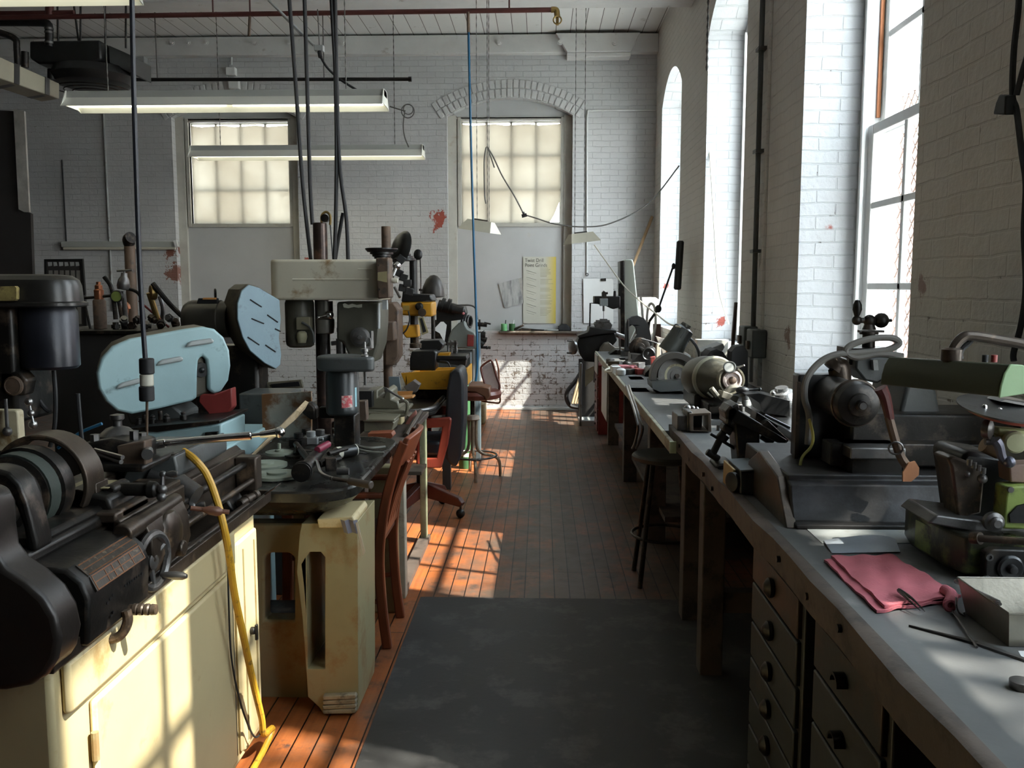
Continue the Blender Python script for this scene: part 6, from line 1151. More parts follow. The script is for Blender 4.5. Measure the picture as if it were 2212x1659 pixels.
obj('bottle', B().rev([(.05, 0), (.052, .02), (.052, .62), (.045, .67), (.02, .7)], (X, 7.3, 0), 'z', 22), green, T); obj('valve', B().cyl((X, 7.3, .7), (X, 7.3, .78), .014, n=10).cyl((X-.03, 7.3, .77), (X+.03, 7.3, .77), .012, n=10), brass, T); obj('white_tape', B().cyl((X+.002, 7.3, .1), (X+.002, 7.3, .13), .0525, n=22), paper, T)
item('wall_document', 'pale tilted paper pinned between yellow machine and grey lathe', 'paper', [('sheet', bp([(936, 712), (955, 692), (965, 702), (960, 740), (950, 720)], 8.6, .003), paper)])
item('stand_board', 'dark board standing behind the pale tilted paper', 'board', [('board', B().box(P(930, 0, Y=8.7).x, P(970, 0, Y=8.7).x, 8.66, 8.7, 0, P(0, 690, Y=8.66).z), iron)])
# ================================================================ right: far end of the bench
T = thing('vertical_mill', 'black milling machine with a pale tapered column at the far end of the bench', 'milling machine', (.85, 9.3, 0)); Ym = 9.1
obj('column', B().prism(px([(1347, 566), (1350, 560), (1366, 560), (1369, 568), (1381, 688), (1380, 700), (1349, 762), (1347, 690)], 9.25), 'y', 9.25, 9.6), mt('pale_green_column', (.5, .53, .46), .42, 0, .06, 4, (.35, .36, .3), .32), T, bev=.012)
obj('slide_way', B().prism(px([(1340, 564), (1348, 562), (1350, 690), (1352, 762), (1342, 762), (1340, 660)], 9.2), 'y', 9.2, 9.5), iron, T, bev=.004)
b = B(); b.prism(px([(1284, 640), (1340, 640), (1340, 664), (1324, 668), (1312, 662), (1284, 655)], Ym), 'y', Ym, Ym+.25); b.prism(px([(1326, 628), (1331, 628), (1331, 642), (1325, 642)], Ym), 'y', Ym, Ym+.05); b.prism(px([(1336, 612), (1342, 612), (1344, 668), (1336, 668)], Ym+.1), 'y', Ym+.1, Ym+.2); obj('ram_head', b, black, T, bev=.008)
obj('spindle_block', B().prism(px([(1296, 645), (1313, 645), (1313, 661), (1296, 661)], Ym-.05), 'y', Ym-.06, Ym+.02), mt('light_blue_grey', (.36, .42, .44), .4), T, bev=.003)
b = B(); b.prism(px([(1300, 645), (1300, 632), (1304, 628), (1309, 632), (1310, 645)], Ym), 'y', Ym-.04, Ym+.04); b.cyl(P(1308, 634, Y=Ym), P(1313, 633, Y=Ym), .012, n=10); obj('draw_nut', b, iron, T)
b = B(); b.cyl(P(1304, 661, Y=Ym), P(1304, 672, Y=Ym), .012, n=10); b.cyl(P(1304, 672, Y=Ym), P(1304, 690, Y=Ym), .003, n=6); obj('end_mill', b, dsteel, T); b = B(); b.tube([P(x, y, Y=Ym) for x, y in ((1290, 655), (1275, 655), (1274, 700), (1273, 730))], .008, 6, k=1); obj('guard_rod', b, iron, T)
b = B(); b.prism(px([(1272, 705), (1330, 712), (1329, 718), (1290, 722), (1250, 730), (1246, 724), (1270, 716)], Ym), 'y', Ym-.12, Ym+.25); b.prism(px([(1250, 728), (1328, 718), (1332, 735), (1318, 752), (1300, 770), (1290, 782), (1262, 780), (1252, 765), (1246, 742)], Ym), 'y', Ym-.05, Ym+.3); obj('knee_and_table', b, black, T, bev=.01)
b = B(); b.prism(px([(1286, 696), (1318, 696), (1322, 702), (1318, 712), (1288, 712), (1284, 700)], Ym-.05), 'y', Ym-.1, Ym+.1); b.prism(px([(1296, 689), (1312, 689), (1312, 697), (1296, 697)], Ym-.04), 'y', Ym-.06, Ym+.02); b.cb(P(1302, 694, Y=Ym-.1), (.14, .02, .025)); obj('machine_vise', b, dsteel, T, bev=.004)
b = B(); b.cyl(P(1330, 722, Y=Ym-.1), P(1352, 730, Y=Ym-.1), .026, n=14); b.cyl(P(1248, 726, Y=Ym-.1), P(1276, 720, Y=Ym-.1), .015, n=12); obj('table_screw', b, steel, T)
c = P(1238, 750, Y=Ym-.12); obj('hand_wheel', B().rev([(.02, 0), (.05, .006), (.072, -.01), (.074, .014), (.06, .02), (.02, .03)], c, (-.9, -.5, 0), 28), steel, T)
b = B(); b.cyl(c+Vector((0, 0, .06)), c+Vector((-.06, -.03, .065)), .007, n=8); b.cyl(c+Vector((0, 0, -.06)), c+Vector((-.06, -.03, -.055)), .009, n=8); obj('wheel_handles', b, dsteel, T)
b = B(); b.prism(px([(1292, 775), (1298, 752), (1306, 742), (1316, 740), (1328, 750), (1352, 752), (1352, 760), (1342, 760), (1342, 776)], 8.8), 'y', 8.75, 8.95); obj('bronze_yoke', b, mt('worn_bronze', (.26, .23, .19), .35, .7, .2, 8), T, bev=.006)
item('tray_rack', 'grey standing rack with papers at the far end of the bench', 'rack', [('upright', B().box(.42, .445, 9.55, 9.62, 0, P(0, 780, Y=9.6).z), lgry, .004), ('back_board', B().box(.42, .64, 9.85, 9.88, 0, .7), M_dark), ('base_board', B().box(.42, .64, 9.55, 9.88, 0, .06), lgry, .004), ('card', bp([(1264, 800), (1284, 790), (1282, 820), (1264, 836)], 9.62, .01), mt('yellowed_card', (.36, .33, .22), .6)), ('tube', B().cyl(P(1286, 780, Y=9.55), P(1284, 826, Y=9.55), .012, n=10), dsteel)])
T = thing('red_drawer_chest', 'tall dark red chest of small drawers under the milling machine', 'drawers', (.72, 9.25, 0)); zt_ = P(0, 782, Y=9.2).z
obj('carcass', B().box(.585, .95, 9.0, 9.45, 0, zt_), redp, T, bev=.004)
for k in range(6): d = obj('drawer', B().box(.572, .585, 9.02, 9.43, .03+k*zt_/6.2, .03+(k+.92)*zt_/6.2), mt('dark_red_drawer', (.13, .03, .025), .45), T, bev=.002); obj('knob', B().sph((.566, 9.2, .03+(k+.5)*zt_/6.2), .012), dsteel, d)
T = thing('belt_loop', 'large black belt loop hanging against the far wall', 'belt', (.35, 10.6, .3)); obj('belt', B().tube([P(x, y, Y=10.62) for x, y in ((1258, 775), (1256, 800), (1244, 822), (1226, 845), (1224, 862), (1232, 876), (1246, 880), (1260, 880))], .025, 8), rub, T)
for i, (x0, x1) in enumerate(((1236, 1254), (1242, 1259), (1248, 1264))): tag(obj('leaning_strip', B().cyl(P(x0, 872, Y=10.5), P(x1, 806, Y=10.62), .014, n=8), pale), ('pale strip leaning at the far wall, outermost of three', 'pale strip leaning at the far wall, middle one of three', 'pale strip leaning at the far wall, nearest the rack')[i], 'strip')
# tube lamp on its arm, brace of tubes, white panel
T = thing('tube_task_lamp', 'black tube lamp on a jointed arm clamped to the bench', 'lamp', (1.0, 8.3, ZF)); Yl = 8.3
obj('lamp_head', B().cyl(P(1463, 626, Y=Yl), P(1470, 520, Y=Yl), .034, n=20, e=.012), black, T); b = B(); b.cyl(P(1454, 576, Y=Yl), P(1424, 662, Y=Yl), .009, n=10); b.sph(P(1455, 575, Y=Yl), .018, sq=(1, 1, 1.6)); b.cyl(P(1455, 573, Y=Yl), P(1464, 573, Y=Yl), .012, n=8); obj('upper_arm', b, black, T)
b = B(); b.sph(P(1422, 667, Y=Yl), .03, sq=(1, 1, 1.2)); b.cyl(P(1422, 667, Y=Yl), P(1402, 695, Y=Yl), .012, n=8); b.cyl(P(1402, 695, Y=Yl), P(1392, 770, Y=Yl), .014, n=8); obj('lower_arm', b, black, T)
T = thing('white_tube_stand', 'bent white tube stand behind the wheel guard', 'stand', (.9, 8.5, ZF))
for pts in (((1384, 640), (1388, 680), (1392, 725)), ((1396, 715), (1399, 670), (1406, 656), (1414, 665), (1416, 700), (1410, 740), (1408, 765))): obj('tube', B().tube([P(x, y, Y=8.5) for x, y in pts], .011, 8), mt('white_tube', (.62, .62, .6), .35), T)
item('round_cornered_board', 'pale round cornered board standing in the corner behind the tube stand', 'board', [('sheet', bp([(1378, 642), (1416, 642), (1424, 648), (1426, 700), (1426, 898), (1378, 898)], 9.9, .03), mt('dirty_white_panel', (.5, .47, .44), .5, 0, .12, 4, (.3, .2, .18), .36), .004)])
item('brown_post', 'red brown post standing left of the window reveal', 'post', [('post', bp([(1412, 700), (1428, 700), (1428, 935), (1412, 935)], 8.9, .06), mt('red_brown_post', (.17, .1, .085), .5, 0, .2, 6), .004)])
T = thing('wheel_guard', 'black half round wheel guard on the far bench', 'guard', (.75, 8.0, ZF)); Yw = 8.0
o_ = [(1352+0, 700), (1356, 690), (1366, 684), (1378, 682), (1392, 688), (1402, 704), (1407, 730), (1408, 760), (1385, 760), (1350, 758)]; h_ = [(1359, 706), (1366, 702), (1374, 708), (1376, 722), (1368, 736), (1359, 742)]
obj('guard', B().prism(px(o_, Yw), 'y', Yw, Yw+.09, holes=[px(h_, Yw)]), black, T, bev=.006); obj('guard_foot', B().box(P(1352, 0, Y=Yw).x, P(1406, 0, Y=Yw).x, Yw, Yw+.1, ZF, P(0, 756, Y=Yw).z), iron, T); obj('spoke', B().cyl(P(1357, 690, Y=Yw), P(1357, 748, Y=Yw), .008, n=8), iron, T)
T = thing('small_bench_grinder', 'dark belt driven grinder head on the far bench', 'grinder', (.75, 7.2, ZF)); Yq = 7.2
c = P(1382, 752, Y=Yq); obj('wheel_cover', B().rev([(.07, .05), (.085, .04), (.085, .0), (.07, -.006), (.045, -.006), (.042, -.012), (.02, -.016), (0, -.016)], c, (.1, 1, 0), 30), iron, T)
c2 = P(1401, 765, Y=Yq-.15); obj('motor_end', B().rev([(.0, .1), (.04, .1), (.052, .08), (.052, 0), (.046, -.006), (.04, 0), (0, .0)], c2, (.2, 1, 0), 26), black, T)
b = B(); b.cyl(c, c2, .018, n=12); b.box(c.x-.08, c.x+.12, Yq-.1, Yq+.15, ZF, ZF+.09); b.prism([(c.x+.02, ZF+.05), (c.x+.14, ZF+.05), (c.x+.11, ZF+.14), (c.x+.05, ZF+.14)], 'y', Yq-.08, Yq+.1); obj('pedestal', b, black, T, bev=.008)
obj('slate_plate', B().prism(px([(1376, 790), (1388, 796), (1392, 818), (1376, 806)], 6.9), 'y', 6.9, 6.91), mt('pale_slate', (.2, .22, .23), .5), T); b = B(); b.tube([P(x, y, Y=7.1) for x, y in ((1385, 732), (1405, 737), (1440, 748))], .006, 6); obj('drive_belt', b, rub, T)
T = thing('disc_saw', 'abrasive disc saw with a grey half guard on the far bench', 'saw', (.8, 5.3, ZF)); Ys = 5.3; c = P(1460, 812, Y=Ys)
wx = Vector((.15, -1, .1)).normalized(); obj('disc', B().rev([(.11, 0), (.11, .008), (.04, .01), (.036, .014), (0, .014)], c, wx, 40), stone, T)
obj('label', B().rev([(.072, 0), (.072, .001), (0, .001)], c+wx*.0085, wx, 28), mt('yellowish_label', (.42, .38, .24), .6, 0, .2, 12, (.2, .17, .1), .42, 16), T); obj('arbor_nut', B().cyl(c+wx*.01, c+wx*.03, .014, n=6), brown, T)
b = B(); b.prism(arcband(c.x-.012, c.z, .105, .142, -5, 190, 0, 0), 'y', Ys-.045, Ys+.05); b.prism(arcband(c.x-.012, c.z, .02, .142, -5, 190, 0, 0), 'y', Ys+.035, Ys+.05); obj('wheel_guard', b, mt('brown_grey_guard', (.07, .062, .052), .45, .2, .2, 6), T, bev=.004)
b = B(); b.prism(px([(1406, 824), (1480, 820), (1492, 830), (1490, 842), (1424, 845), (1408, 838)], Ys-.08), 'y', Ys-.12, Ys+.12); b.box(c.x-.12, c.x+.12, Ys-.08, Ys+.14, ZF, P(0, 842, Y=Ys).z); obj('saw_base', b, gry, T, bev=.006)
b = B(); b.cyl(P(1482, 780, Y=Ys), P(1500, 802, Y=Ys), .014, n=12); b.sph(P(1503, 800, Y=Ys), .012); obj('clamp_arm', b, lgry, T); q = P(1490, 822, Y=Ys-.1); obj('clamp_ring', B().tor(q, (.8, -.5, 0), .035, .008, 22, 8), gry, T); obj('clamp_pad', B().cb(q+Vector((-.02, -.02, -.005)), (.04, .03, .035), (0, 20, 0)), ivory, T)
T = thing('gooseneck_lamp', 'grey canister lamp on a curved gooseneck over the saw', 'lamp', (1.0, 5.65, ZF)); Yk = 5.65; a, e = P(1480, 706, Y=Yk), P(1453, 750, Y=Yk); d = (e-a).normalized(); L_ = (e-a).length
obj('lamp_shade', B().rev([(0, -.02), (.03, -.02), (.035, 0), (.06, .012), (.066, L_*.5), (.068, L_*.55), (.078, L_+.04), (.074, L_+.04), (.06, L_*.6), (0, L_*.5)], a, d, 28), mt('grey_ribbed_shade', (.075, .08, .07), .42, .3, .2, 8, (.12, .115, .08), .42, 6), T)
b = B()
for k in range(14): t = 2*pi*k/14; _, u, w_ = basis(d); b.cyl(a+d*.015+(u*math.cos(t)+w_*math.sin(t))*.0605, a+d*(L_*.5)+(u*math.cos(t)+w_*math.sin(t))*.066, .003, n=5)
obj('cooling_ribs', b, gry, T); obj('gooseneck', B().tube([P(x, y, Y=Yk) for x, y in ((1476, 728), (1492, 733), (1506, 752), (1511, 775), (1508, 800), (1507, 860))], .009, 8), gry, T); obj('shade_handle', B().tube([P(x, y, Y=Yk-.02) for x, y in ((1468, 708), (1455, 716), (1452, 728), (1457, 734))], .007, 6), black, T); obj('lamp_foot', B().cyl(P(1507, 855, Y=Yk), (P(1507, 0, Y=Yk).x, Yk, ZF), .02, n=12), gry, T)
# motor grinder
T = thing('tool_grinder', 'big horizontal barrel grinder with a pale abrasive wheel on the near bench', 'grinder', (1.0, 4.5, ZB)); c = P(1579, 821, Y=4.2); back = P(1520, 815, Y=4.55); ax = (c-back).normalized(); L_ = (c-back).length
obj('motor_barrel', B().rev([(.05, -.1), (.075, -.085), (.1, -.06), (.108, 0), (.108, L_*.4), (.1, L_*.45), (.085, L_*.62), (.07, L_*.85), (.06, L_*.95), (.03, L_)], back, ax, 36), mt('khaki_motor', (.085, .08, .06), .36, .2, .2, 5, (.15, .14, .115), .38, 4), T)
obj('band', B().rev([(.1085, L_*.36), (.1105, L_*.38), (.1095, L_*.44), (.102, L_*.46)], back, ax, 36), mt('pale_khaki', (.26, .245, .18), .4), T)
b = B(); b.rev([(.062, -.03), (.064, .012), (.056, .012), (.055, -.005), (.0, -.005)], c, ax, 32); obj('wheel_guard', b, khk, T); obj('grinding_wheel', B().rev([(.044, -.004), (.046, .0), (.046, .02), (.036, .024), (.03, .016), (0, .016)], c, ax, 32), mt('pink_grey_wheel', (.5, .42, .39), .7, 0, .1, 20), T); obj('wheel_nut', B().rev([(.018, .014), (.016, .03), (.008, .034), (0, .034)], c, ax, 16), rust, T)
q = P(1576, 793, Y=4.18); obj('magnifier', B().tor(q, (-.25, -1, .45), .026, .004, 24, 6), gry, T); obj('lens', B().rev([(.025, -.001), (.025, .001)], q, (-.25, -1, .45), 24), lgry, T); obj('magnifier_arm', B().cyl(q+Vector((.03, 0, -.003)), P(1608, 789, Y=4.15), .004, n=8).cb(q+Vector((.034, 0, -.004)), (.012, .012, .016)), steel, T)
b = B(); b.box(back.x-.07, back.x+.09, 4.4, 4.75, ZB, back.z-.07); b.box(back.x-.04, c.x+.06, 4.2, 4.75, ZB, ZB+.05); obj('grinder_base', b, iron, T, bev=.008)
b = B(); b.tube([P(x, y, Y=4.1) for x, y in ((1555, 862), (1568, 848), (1580, 838), (1600, 840), (1605, 856))], .014, 8); b.cb(P(1572, 856, Y=4.1), (.08, .06, .03), (0, 20, 10)); b.cyl(P(1536, 838, Y=4.08), P(1550, 856, Y=4.08), .012, n=10); b.cyl(P(1528, 848, Y=4.08), P(1540, 858, Y=4.08), .005, n=8); obj('tool_rest', b, mt('pale_dusty_iron', (.28, .26, .21), .5, .3, .2, 8), T, bev=.002)
b = B(); q = P(1604, 843, Y=4.0); b.sph(q, .022, sq=(1.4, 1, .8)); b.cyl(q, P(1640, 841, Y=4.0), .006, n=10); b.sph(P(1641, 841, Y=4.0), .009); obj('ball_lever', b, black, T)
item('threaded_can', 'pale ribbed can behind the ball lever of the grinder', 'can', [('can', B().rev([(.022, 0), (.022, .03), (.02, .032), (.022, .036), (.022, .06), (.02, .062), (.023, .066), (.023, .085), (0, .085)], Vector((P(1613, 840, Y=4.3).x, 4.3, P(0, 858, Y=4.3).z-.03)), 'z', 18), lgry)])
item('aluminium_dome', 'shiny aluminium dome fixture left of the shaper', 'fixture', [('dome', B().rev([(.07, -.06), (.066, 0), (.05, .035), (.03, .04), (.028, .055), (0, .055)], P(1690, 862, Y=4.0), (-.15, -.2, 1), 26), mt('polished_aluminium', (.6, .6, .6), .25, .9, .1, 8)), ('studs', B().cyl(P(1668, 846, Y=3.98), P(1680, 858, Y=3.98), .009, n=8), steel)])
b = B(); b.box(.98, 1.3, 3.4, 4.3, .9+.001, .93); b.prism(px([(1612, 852), (1640, 850), (1706, 866), (1706, 900), (1650, 892), (1640, 870)], 3.9), 'y', 3.9, 4.1); b.cyl(P(1652, 897, Y=3.6), P(1706, 924, Y=3.6), .006, n=8); tag(obj('dark_tool_bar', b, black), 'long dark tool bar reaching behind the tilting vise', 'bar')
item('pink_box', 'small pink box lying on the bench left of the shaper', 'box', [('box', bp([(1661, 902), (1672, 898), (1684, 903), (1684, 912), (1664, 910)], 3.95, .06), pink, .002)]); item('blue_white_box', 'small pale blue box beside the pink one', 'box', [('box', bp([(1684, 902), (1706, 902), (1706, 914), (1686, 914)], 3.95, .06), mt('pale_blue_box', (.35, .42, .52), .5), .002), ('orange_strip', bp([(1676, 896), (1706, 899), (1706, 902), (1680, 900)], 4.05, .03), orange)])
# clutter between saw and grinder on the bench
for n_, lab, cat, pts, Y_, d_, m_ in (
    ('white_bottle', 'white plastic bottle behind the saw guard', 'bottle', [(1418, 748), (1421, 742), (1427, 742), (1428, 748), (1428, 778), (1417, 778)], 6.6, .05, ivory),
    ('red_label_can', 'red and brown can left of the white bottle', 'can', [(1405, 772), (1416, 770), (1417, 796), (1408, 796)], 6.7, .05, redp),
    ('cream_tub', 'cream tub on top of the clutter behind the saw', 'tub', [(1458, 762), (1464, 756), (1470, 762), (1476, 776), (1462, 776)], 5.6, .06, mt('cream_tub', (.62, .56, .36), .45)),
    ('white_clamp', 'white and black clamp behind the saw guard', 'clamp', [(1474, 770), (1480, 760), (1492, 768), (1494, 778), (1484, 784)], 5.5, .04, paper),
    ('white_box', 'white box right of the clamp under the gooseneck', 'box', [(1494, 776), (1522, 770), (1524, 780), (1496, 786)], 5.6, .12, paper),
    ('orange_block', 'orange block behind the gooseneck shade', 'block', [(1440, 748), (1452, 748), (1458, 756), (1442, 760)], 6.5, .06, orange),
    ('brown_board', 'brown slatted board leaning behind the gooseneck shade', 'board', [(1416, 726), (1444, 734), (1446, 750), (1434, 776), (1430, 760)], 7.3, .03, mt('grey_brown_board', (.26, .22, .18), .6)),
    ('silver_grey_hood', 'grey sheet metal hood behind the grinder', 'hood', [(1512, 772), (1514, 760), (1562, 742), (1566, 750), (1560, 760), (1530, 764), (1520, 780)], 5.6, .2, lgry),
    ('black_motor_hood', 'large black rounded hood standing behind the grinder', 'hood', [(1523, 790), (1526, 770), (1536, 758), (1548, 754), (1562, 760), (1572, 775), (1574, 800), (1524, 800)], 5.4, .2, rub),
    ('black_bag', 'black bag hanging beside the switch boxes', 'bag', [(1580, 760), (1590, 748), (1606, 746), (1616, 760), (1616, 835), (1600, 860), (1578, 850)], 5.2, .12, rub),
    ('red_striped_box', 'white and red box on the window sill behind the hood', 'box', [(1548, 747), (1562, 744), (1564, 760), (1550, 758)], 6.2, .05, paper),
    ('brown_plank', 'tall narrow brown plank leaning at the window reveal', 'plank', [(1588, 653), (1594, 653), (1588, 740), (1584, 780), (1578, 780), (1582, 720)], 5.9, .03, mt('dark_brown_plank', (.07, .045, .035), .6)),
    ('white_crate', 'white slatted crate on the sill behind the grinder', 'crate', [(1506, 734), (1574, 734), (1574, 752), (1508, 752)], 6.4, .1, mt('ivory_crate', (.55, .53, .47), .5)),
    ('red_book', 'thin red book lying in front of the saw', 'book', [(1366, 850), (1404, 848), (1404, 853), (1368, 856)], 5.3, .2, redp),
    ('dark_toolbox', 'low dark toolbox left of the saw', 'toolbox', [(1362, 822), (1392, 822), (1392, 846), (1364, 842)], 6.0, .2, iron)):
    q_ = px(pts, Y_); zm_ = min(z for x, z in q_); q_ = [(x, ZF+.001 if z < zm_+.03 and n_ not in ('red_book', 'dark_toolbox') else max(z, ZF+.001)) for x, z in q_]
    tag(obj(n_, B().prism(q_, 'y', Y_, Y_+d_), m_, bev=.004), lab, cat)
for i in range(14):
    x = 1318+(i*37) % 62; y = 786+(i*23) % 26; Y_ = 8.4-(y-786)*.06; c = P(x, y, Z=ZF); b = B().at((c.x, min(c.y, 8.4), ZF), (0, 0, i*47))
    (b.box(-.05, .05, -.03, .03, .001, .03+.01*(i % 3)) if i % 3 else b.rev([(.03, .001), (.035, .01), (.035, .04), (.02, .05)], n=14))
    tag(obj('bench_oddment', b, [dsteel, iron, paper, redp, pink, steel, black][i % 7], bev=.002), 'small oddment in the litter at the far end of the bench', 'oddment', 'litter on the far bench end')
b = B(); b.tube([P(x, y, Z=ZF+.01) for x, y in ((1340, 792), (1312, 797), (1310, 803), (1340, 803), (1372, 800))], .008, 6); tag(obj('white_cable_loop', b, ivory), 'white cable loop hanging over the far bench edge', 'cable')
obj('drop_plate', B().box(.512, .522, 6.9, 7.5, .45, .835), lgry, FW, bev=.003)
obj('corner_plate', B().box(.512, .522, 8.1, 8.5, .7, .872), lgry, FW, bev=.003)
# more dark fixtures crowding the far bench
for n_, lab, cat, pts, Y_, d_, m_ in (
    ('dividing_head', 'dark dividing head beside the bronze yoke on the far bench', 'fixture', [(1316, 786), (1318, 764), (1330, 756), (1346, 758), (1356, 768), (1358, 790)], 8.2, .2, iron),
    ('angle_block', 'black angle block in front of the wheel guard', 'block', [(1340, 806), (1344, 782), (1352, 782), (1356, 796), (1380, 800), (1382, 812)], 7.6, .18, black),
    ('gear_box_casting', 'dark casting between the small grinder and the saw', 'casting', [(1392, 830), (1394, 806), (1404, 796), (1418, 798), (1424, 812), (1424, 834)], 6.2, .22, iron),
    ('parallel_block', 'low steel block in front of the small grinder', 'block', [(1350, 836), (1352, 820), (1378, 822), (1378, 840)], 6.4, .15, dsteel),
    ('steel_chuck', 'round dark chuck body behind the saw guard', 'chuck', [(1430, 800), (1430, 782), (1436, 776), (1448, 776), (1454, 784), (1454, 802)], 5.9, .12, brown)):
    q_ = px(pts, Y_); zm_ = min(z for x, z in q_); T = thing(n_, lab, cat, (q_[0][0], Y_, ZF))
    obj('body', B().prism([(x, ZF+.001 if z < zm_+.03 else max(z, ZF+.001)) for x, z in q_], 'y', Y_, Y_+d_), m_, T, bev=.006)
    cx__ = sum(x for x, z in q_)/len(q_); zt__ = max(z for x, z in q_); b = B(); b.cyl((cx__, Y_-.02, (zt__+ZF)/2), (cx__, Y_+.01, (zt__+ZF)/2), .022, n=14); obj('boss', b, dsteel, T); obj('top_screw', B().cyl((cx__+.01, Y_+.05, zt__-.01), (cx__+.01, Y_+.05, zt__+.025), .009, n=8), steel, T)
# ================================================================ overhead and on the walls
glow = emit('fluorescent_glow', (1, .97, .78), 4.5); fix = mt('grey_fixture_enamel', (.42, .43, .4), .4, 0, .06, 4); fixw = mt('white_reflector', (.86, .86, .78), .4, 0, .03, 4, bump=0); chain = mt('dull_chain', (.12, .115, .105), .45, .6)
def hang(par, name, x, y, z0, z1, r=.006, m=None):
    n = max(8, int((z1-z0)/.03)); b = B(); b.tube([(x, y, z0+(z1-z0)*i/n) for i in range(n+1)], lambda t: r*(1 if int(t*n+.5) % 2 else .45), 6, k=1); return obj(name, b, m or chain, par)
def fluo(x0, Y, z, lab, lit=True, L_=2.44):
    T = thing('fluorescent_light', lab, 'light', (x0+L_/2, Y, z), 0); x1 = x0+L_
    obj('housing', B().prism([(Y-.07, z+.03), (Y+.07, z+.03), (Y+.06, z+.085), (Y-.06, z+.085)], 'x', x0, x1), fix, T, bev=.004)
    for s in (-1, 1): obj('reflector', B().prism([(Y+s*.06, z+.03), (Y+s*.15, z-.045), (Y+s*.153, z-.042), (Y+s*.068, z+.034)], 'x', x0, x1), [fixw], T)
    for x in (x0, x1-.006): obj('end_plate', B().prism([(Y-.07, z+.085), (Y-.153, z-.045), (Y-.1, z-.03), (Y+.1, z-.03), (Y+.153, z-.045), (Y+.07, z+.085)], 'x', x, x+.006), fixw, T)
    for k in range(2):
        for s in (-.05, .05): obj('tube', B().cyl((x0+.03+k*L_/2, Y+s, z), (x0+L_/2-.03+k*L_/2, Y+s, z), .019, n=12), glow if lit else ivory, T)
    for x in (x0+.3, x1-.3): hang(T, 'hanging_chain', x, Y, z+.085, ZC if lit else z+.3, .006)
    return T
xl = P(152, 225, Y=7.0).x; fluo(xl, 7.0, P(500, 222, Y=7.0).z, 'lit twin tube strip light, nearer of the two hanging in full view')
xl = P(416, 330, Y=9.55).x; fluo(xl, 9.55, P(600, 333, Y=9.55).z, 'lit twin tube strip light hanging across the left far window')
fluo(P(282, 0, Y=4.5).x-2.44, 4.5, P(200, -4, Y=4.35).z+.1, 'lit strip light cut off by the top left of the picture')
T = thing('wall_strip_light', 'dead strip light fixed low on the dark far wall at left', 'light', (-5.0, D-.08, 1.97)); xa, xb = P(132, 525, Y=D-.06).x, P(384, 528, Y=D-.06).x
obj('housing', B().box(xa, xb, D-.07, D-.002, 1.96, 2.03), fix, T, bev=.006); obj('tube', B().cyl((xa+.03, D-.06, 1.945), (xb-.03, D-.06, 1.945), .016, n=10), ivory, T); obj('pull_tag', B().prism(px([(374, 520), (381, 518), (384, 532), (378, 534)], D-.1), 'y', D-.1, D-.08), paper, T)
def shop_lamp(c, rz, lab, cord_pts):
    T = thing('hanging_lamp', lab, 'lamp', c, 0); c = Vector(c); M = Euler((0, R(rz[1]), R(rz[0]))).to_matrix()
    def q(p): return c+M @ Vector(p)
    b = B(); top = [(-.11, -.035, .09), (.11, -.035, .09), (.11, .035, .09), (-.11, .035, .09)]; bot = [(-.15, -.11, 0), (.15, -.11, 0), (.15, .11, 0), (-.15, .11, 0)]; bi = [(-.144, -.104, 0), (.144, -.104, 0), (.144, .104, 0), (-.144, .104, 0)]; ti = [(-.105, -.03, .084), (.105, -.03, .084), (.105, .03, .084), (-.105, .03, .084)]
    b.add([q(p) for p in top+bot+bi+ti], [(0, 1, 2, 3)]+[(i, (i+1) % 4, 4+(i+1) % 4, 4+i) for i in range(4)]+[(4+i, 4+(i+1) % 4, 8+(i+1) % 4, 8+i) for i in range(4)]+[(8+i, 8+(i+1) % 4, 12+(i+1) % 4, 12+i) for i in range(4)]+[(12, 13, 14, 15)])
    obj('shade', b, mt('cream_lamp_shade', (.55, .52, .42), .42, 0, .08, 5), T, ang=20); b = B()
    b.cyl(q((-.12, 0, .03)), q((.12, 0, .03)), .013, n=10); obj('tube', b, emit('lamp_tube', (1, .95, .8), 2.2), T); b = B(); b.cyl(q((-.06, 0, .09)), q((.06, 0, .09)), .012, n=8); obj('bracket', b, iron, T)
    return T
cL = P(1036, 500, Y=7.6); shop_lamp(cL, (-22, 9), 'cream hooded lamp hanging before the right far window', None)
cR = P(1257, 524, Y=8.6); shop_lamp(cR, (20, -7), 'cream hooded lamp hanging right of the far window', None)
for x, y, z0, lab in ((cL.x-.02, 7.6, cL.z+.06, 'thin chain above the lamp before the right far window'), (cL.x+.08, 7.62, cL.z+.06, 'second thin chain above the lamp before the right far window'), (cR.x-.07, 8.6, cR.z+.05, 'thin chain above the lamp right of the far window'), (cR.x+.02, 8.62, cR.z+.05, 'second thin chain above the lamp right of the far window')): tag(hang(None, 'lamp_chain', x, y, z0, ZC-(.3 if 8 < y < 8.6 else 0), .0038), lab, 'chain')
tag(obj('hanging_cable', B().tube([P(x, y, Y=Y_) for x, y, Y_ in ((1284, 529, 8.6), (1320, 580, 8.4), (1352, 622, 8.1), (1385, 652, 7.6), (1420, 680, 6.8), (1446, 700, 6.0), (1470, 706, 5.4))], .006, 6), ivory), 'white cord running from the hooded lamp down to the gooseneck lamp', 'cord')
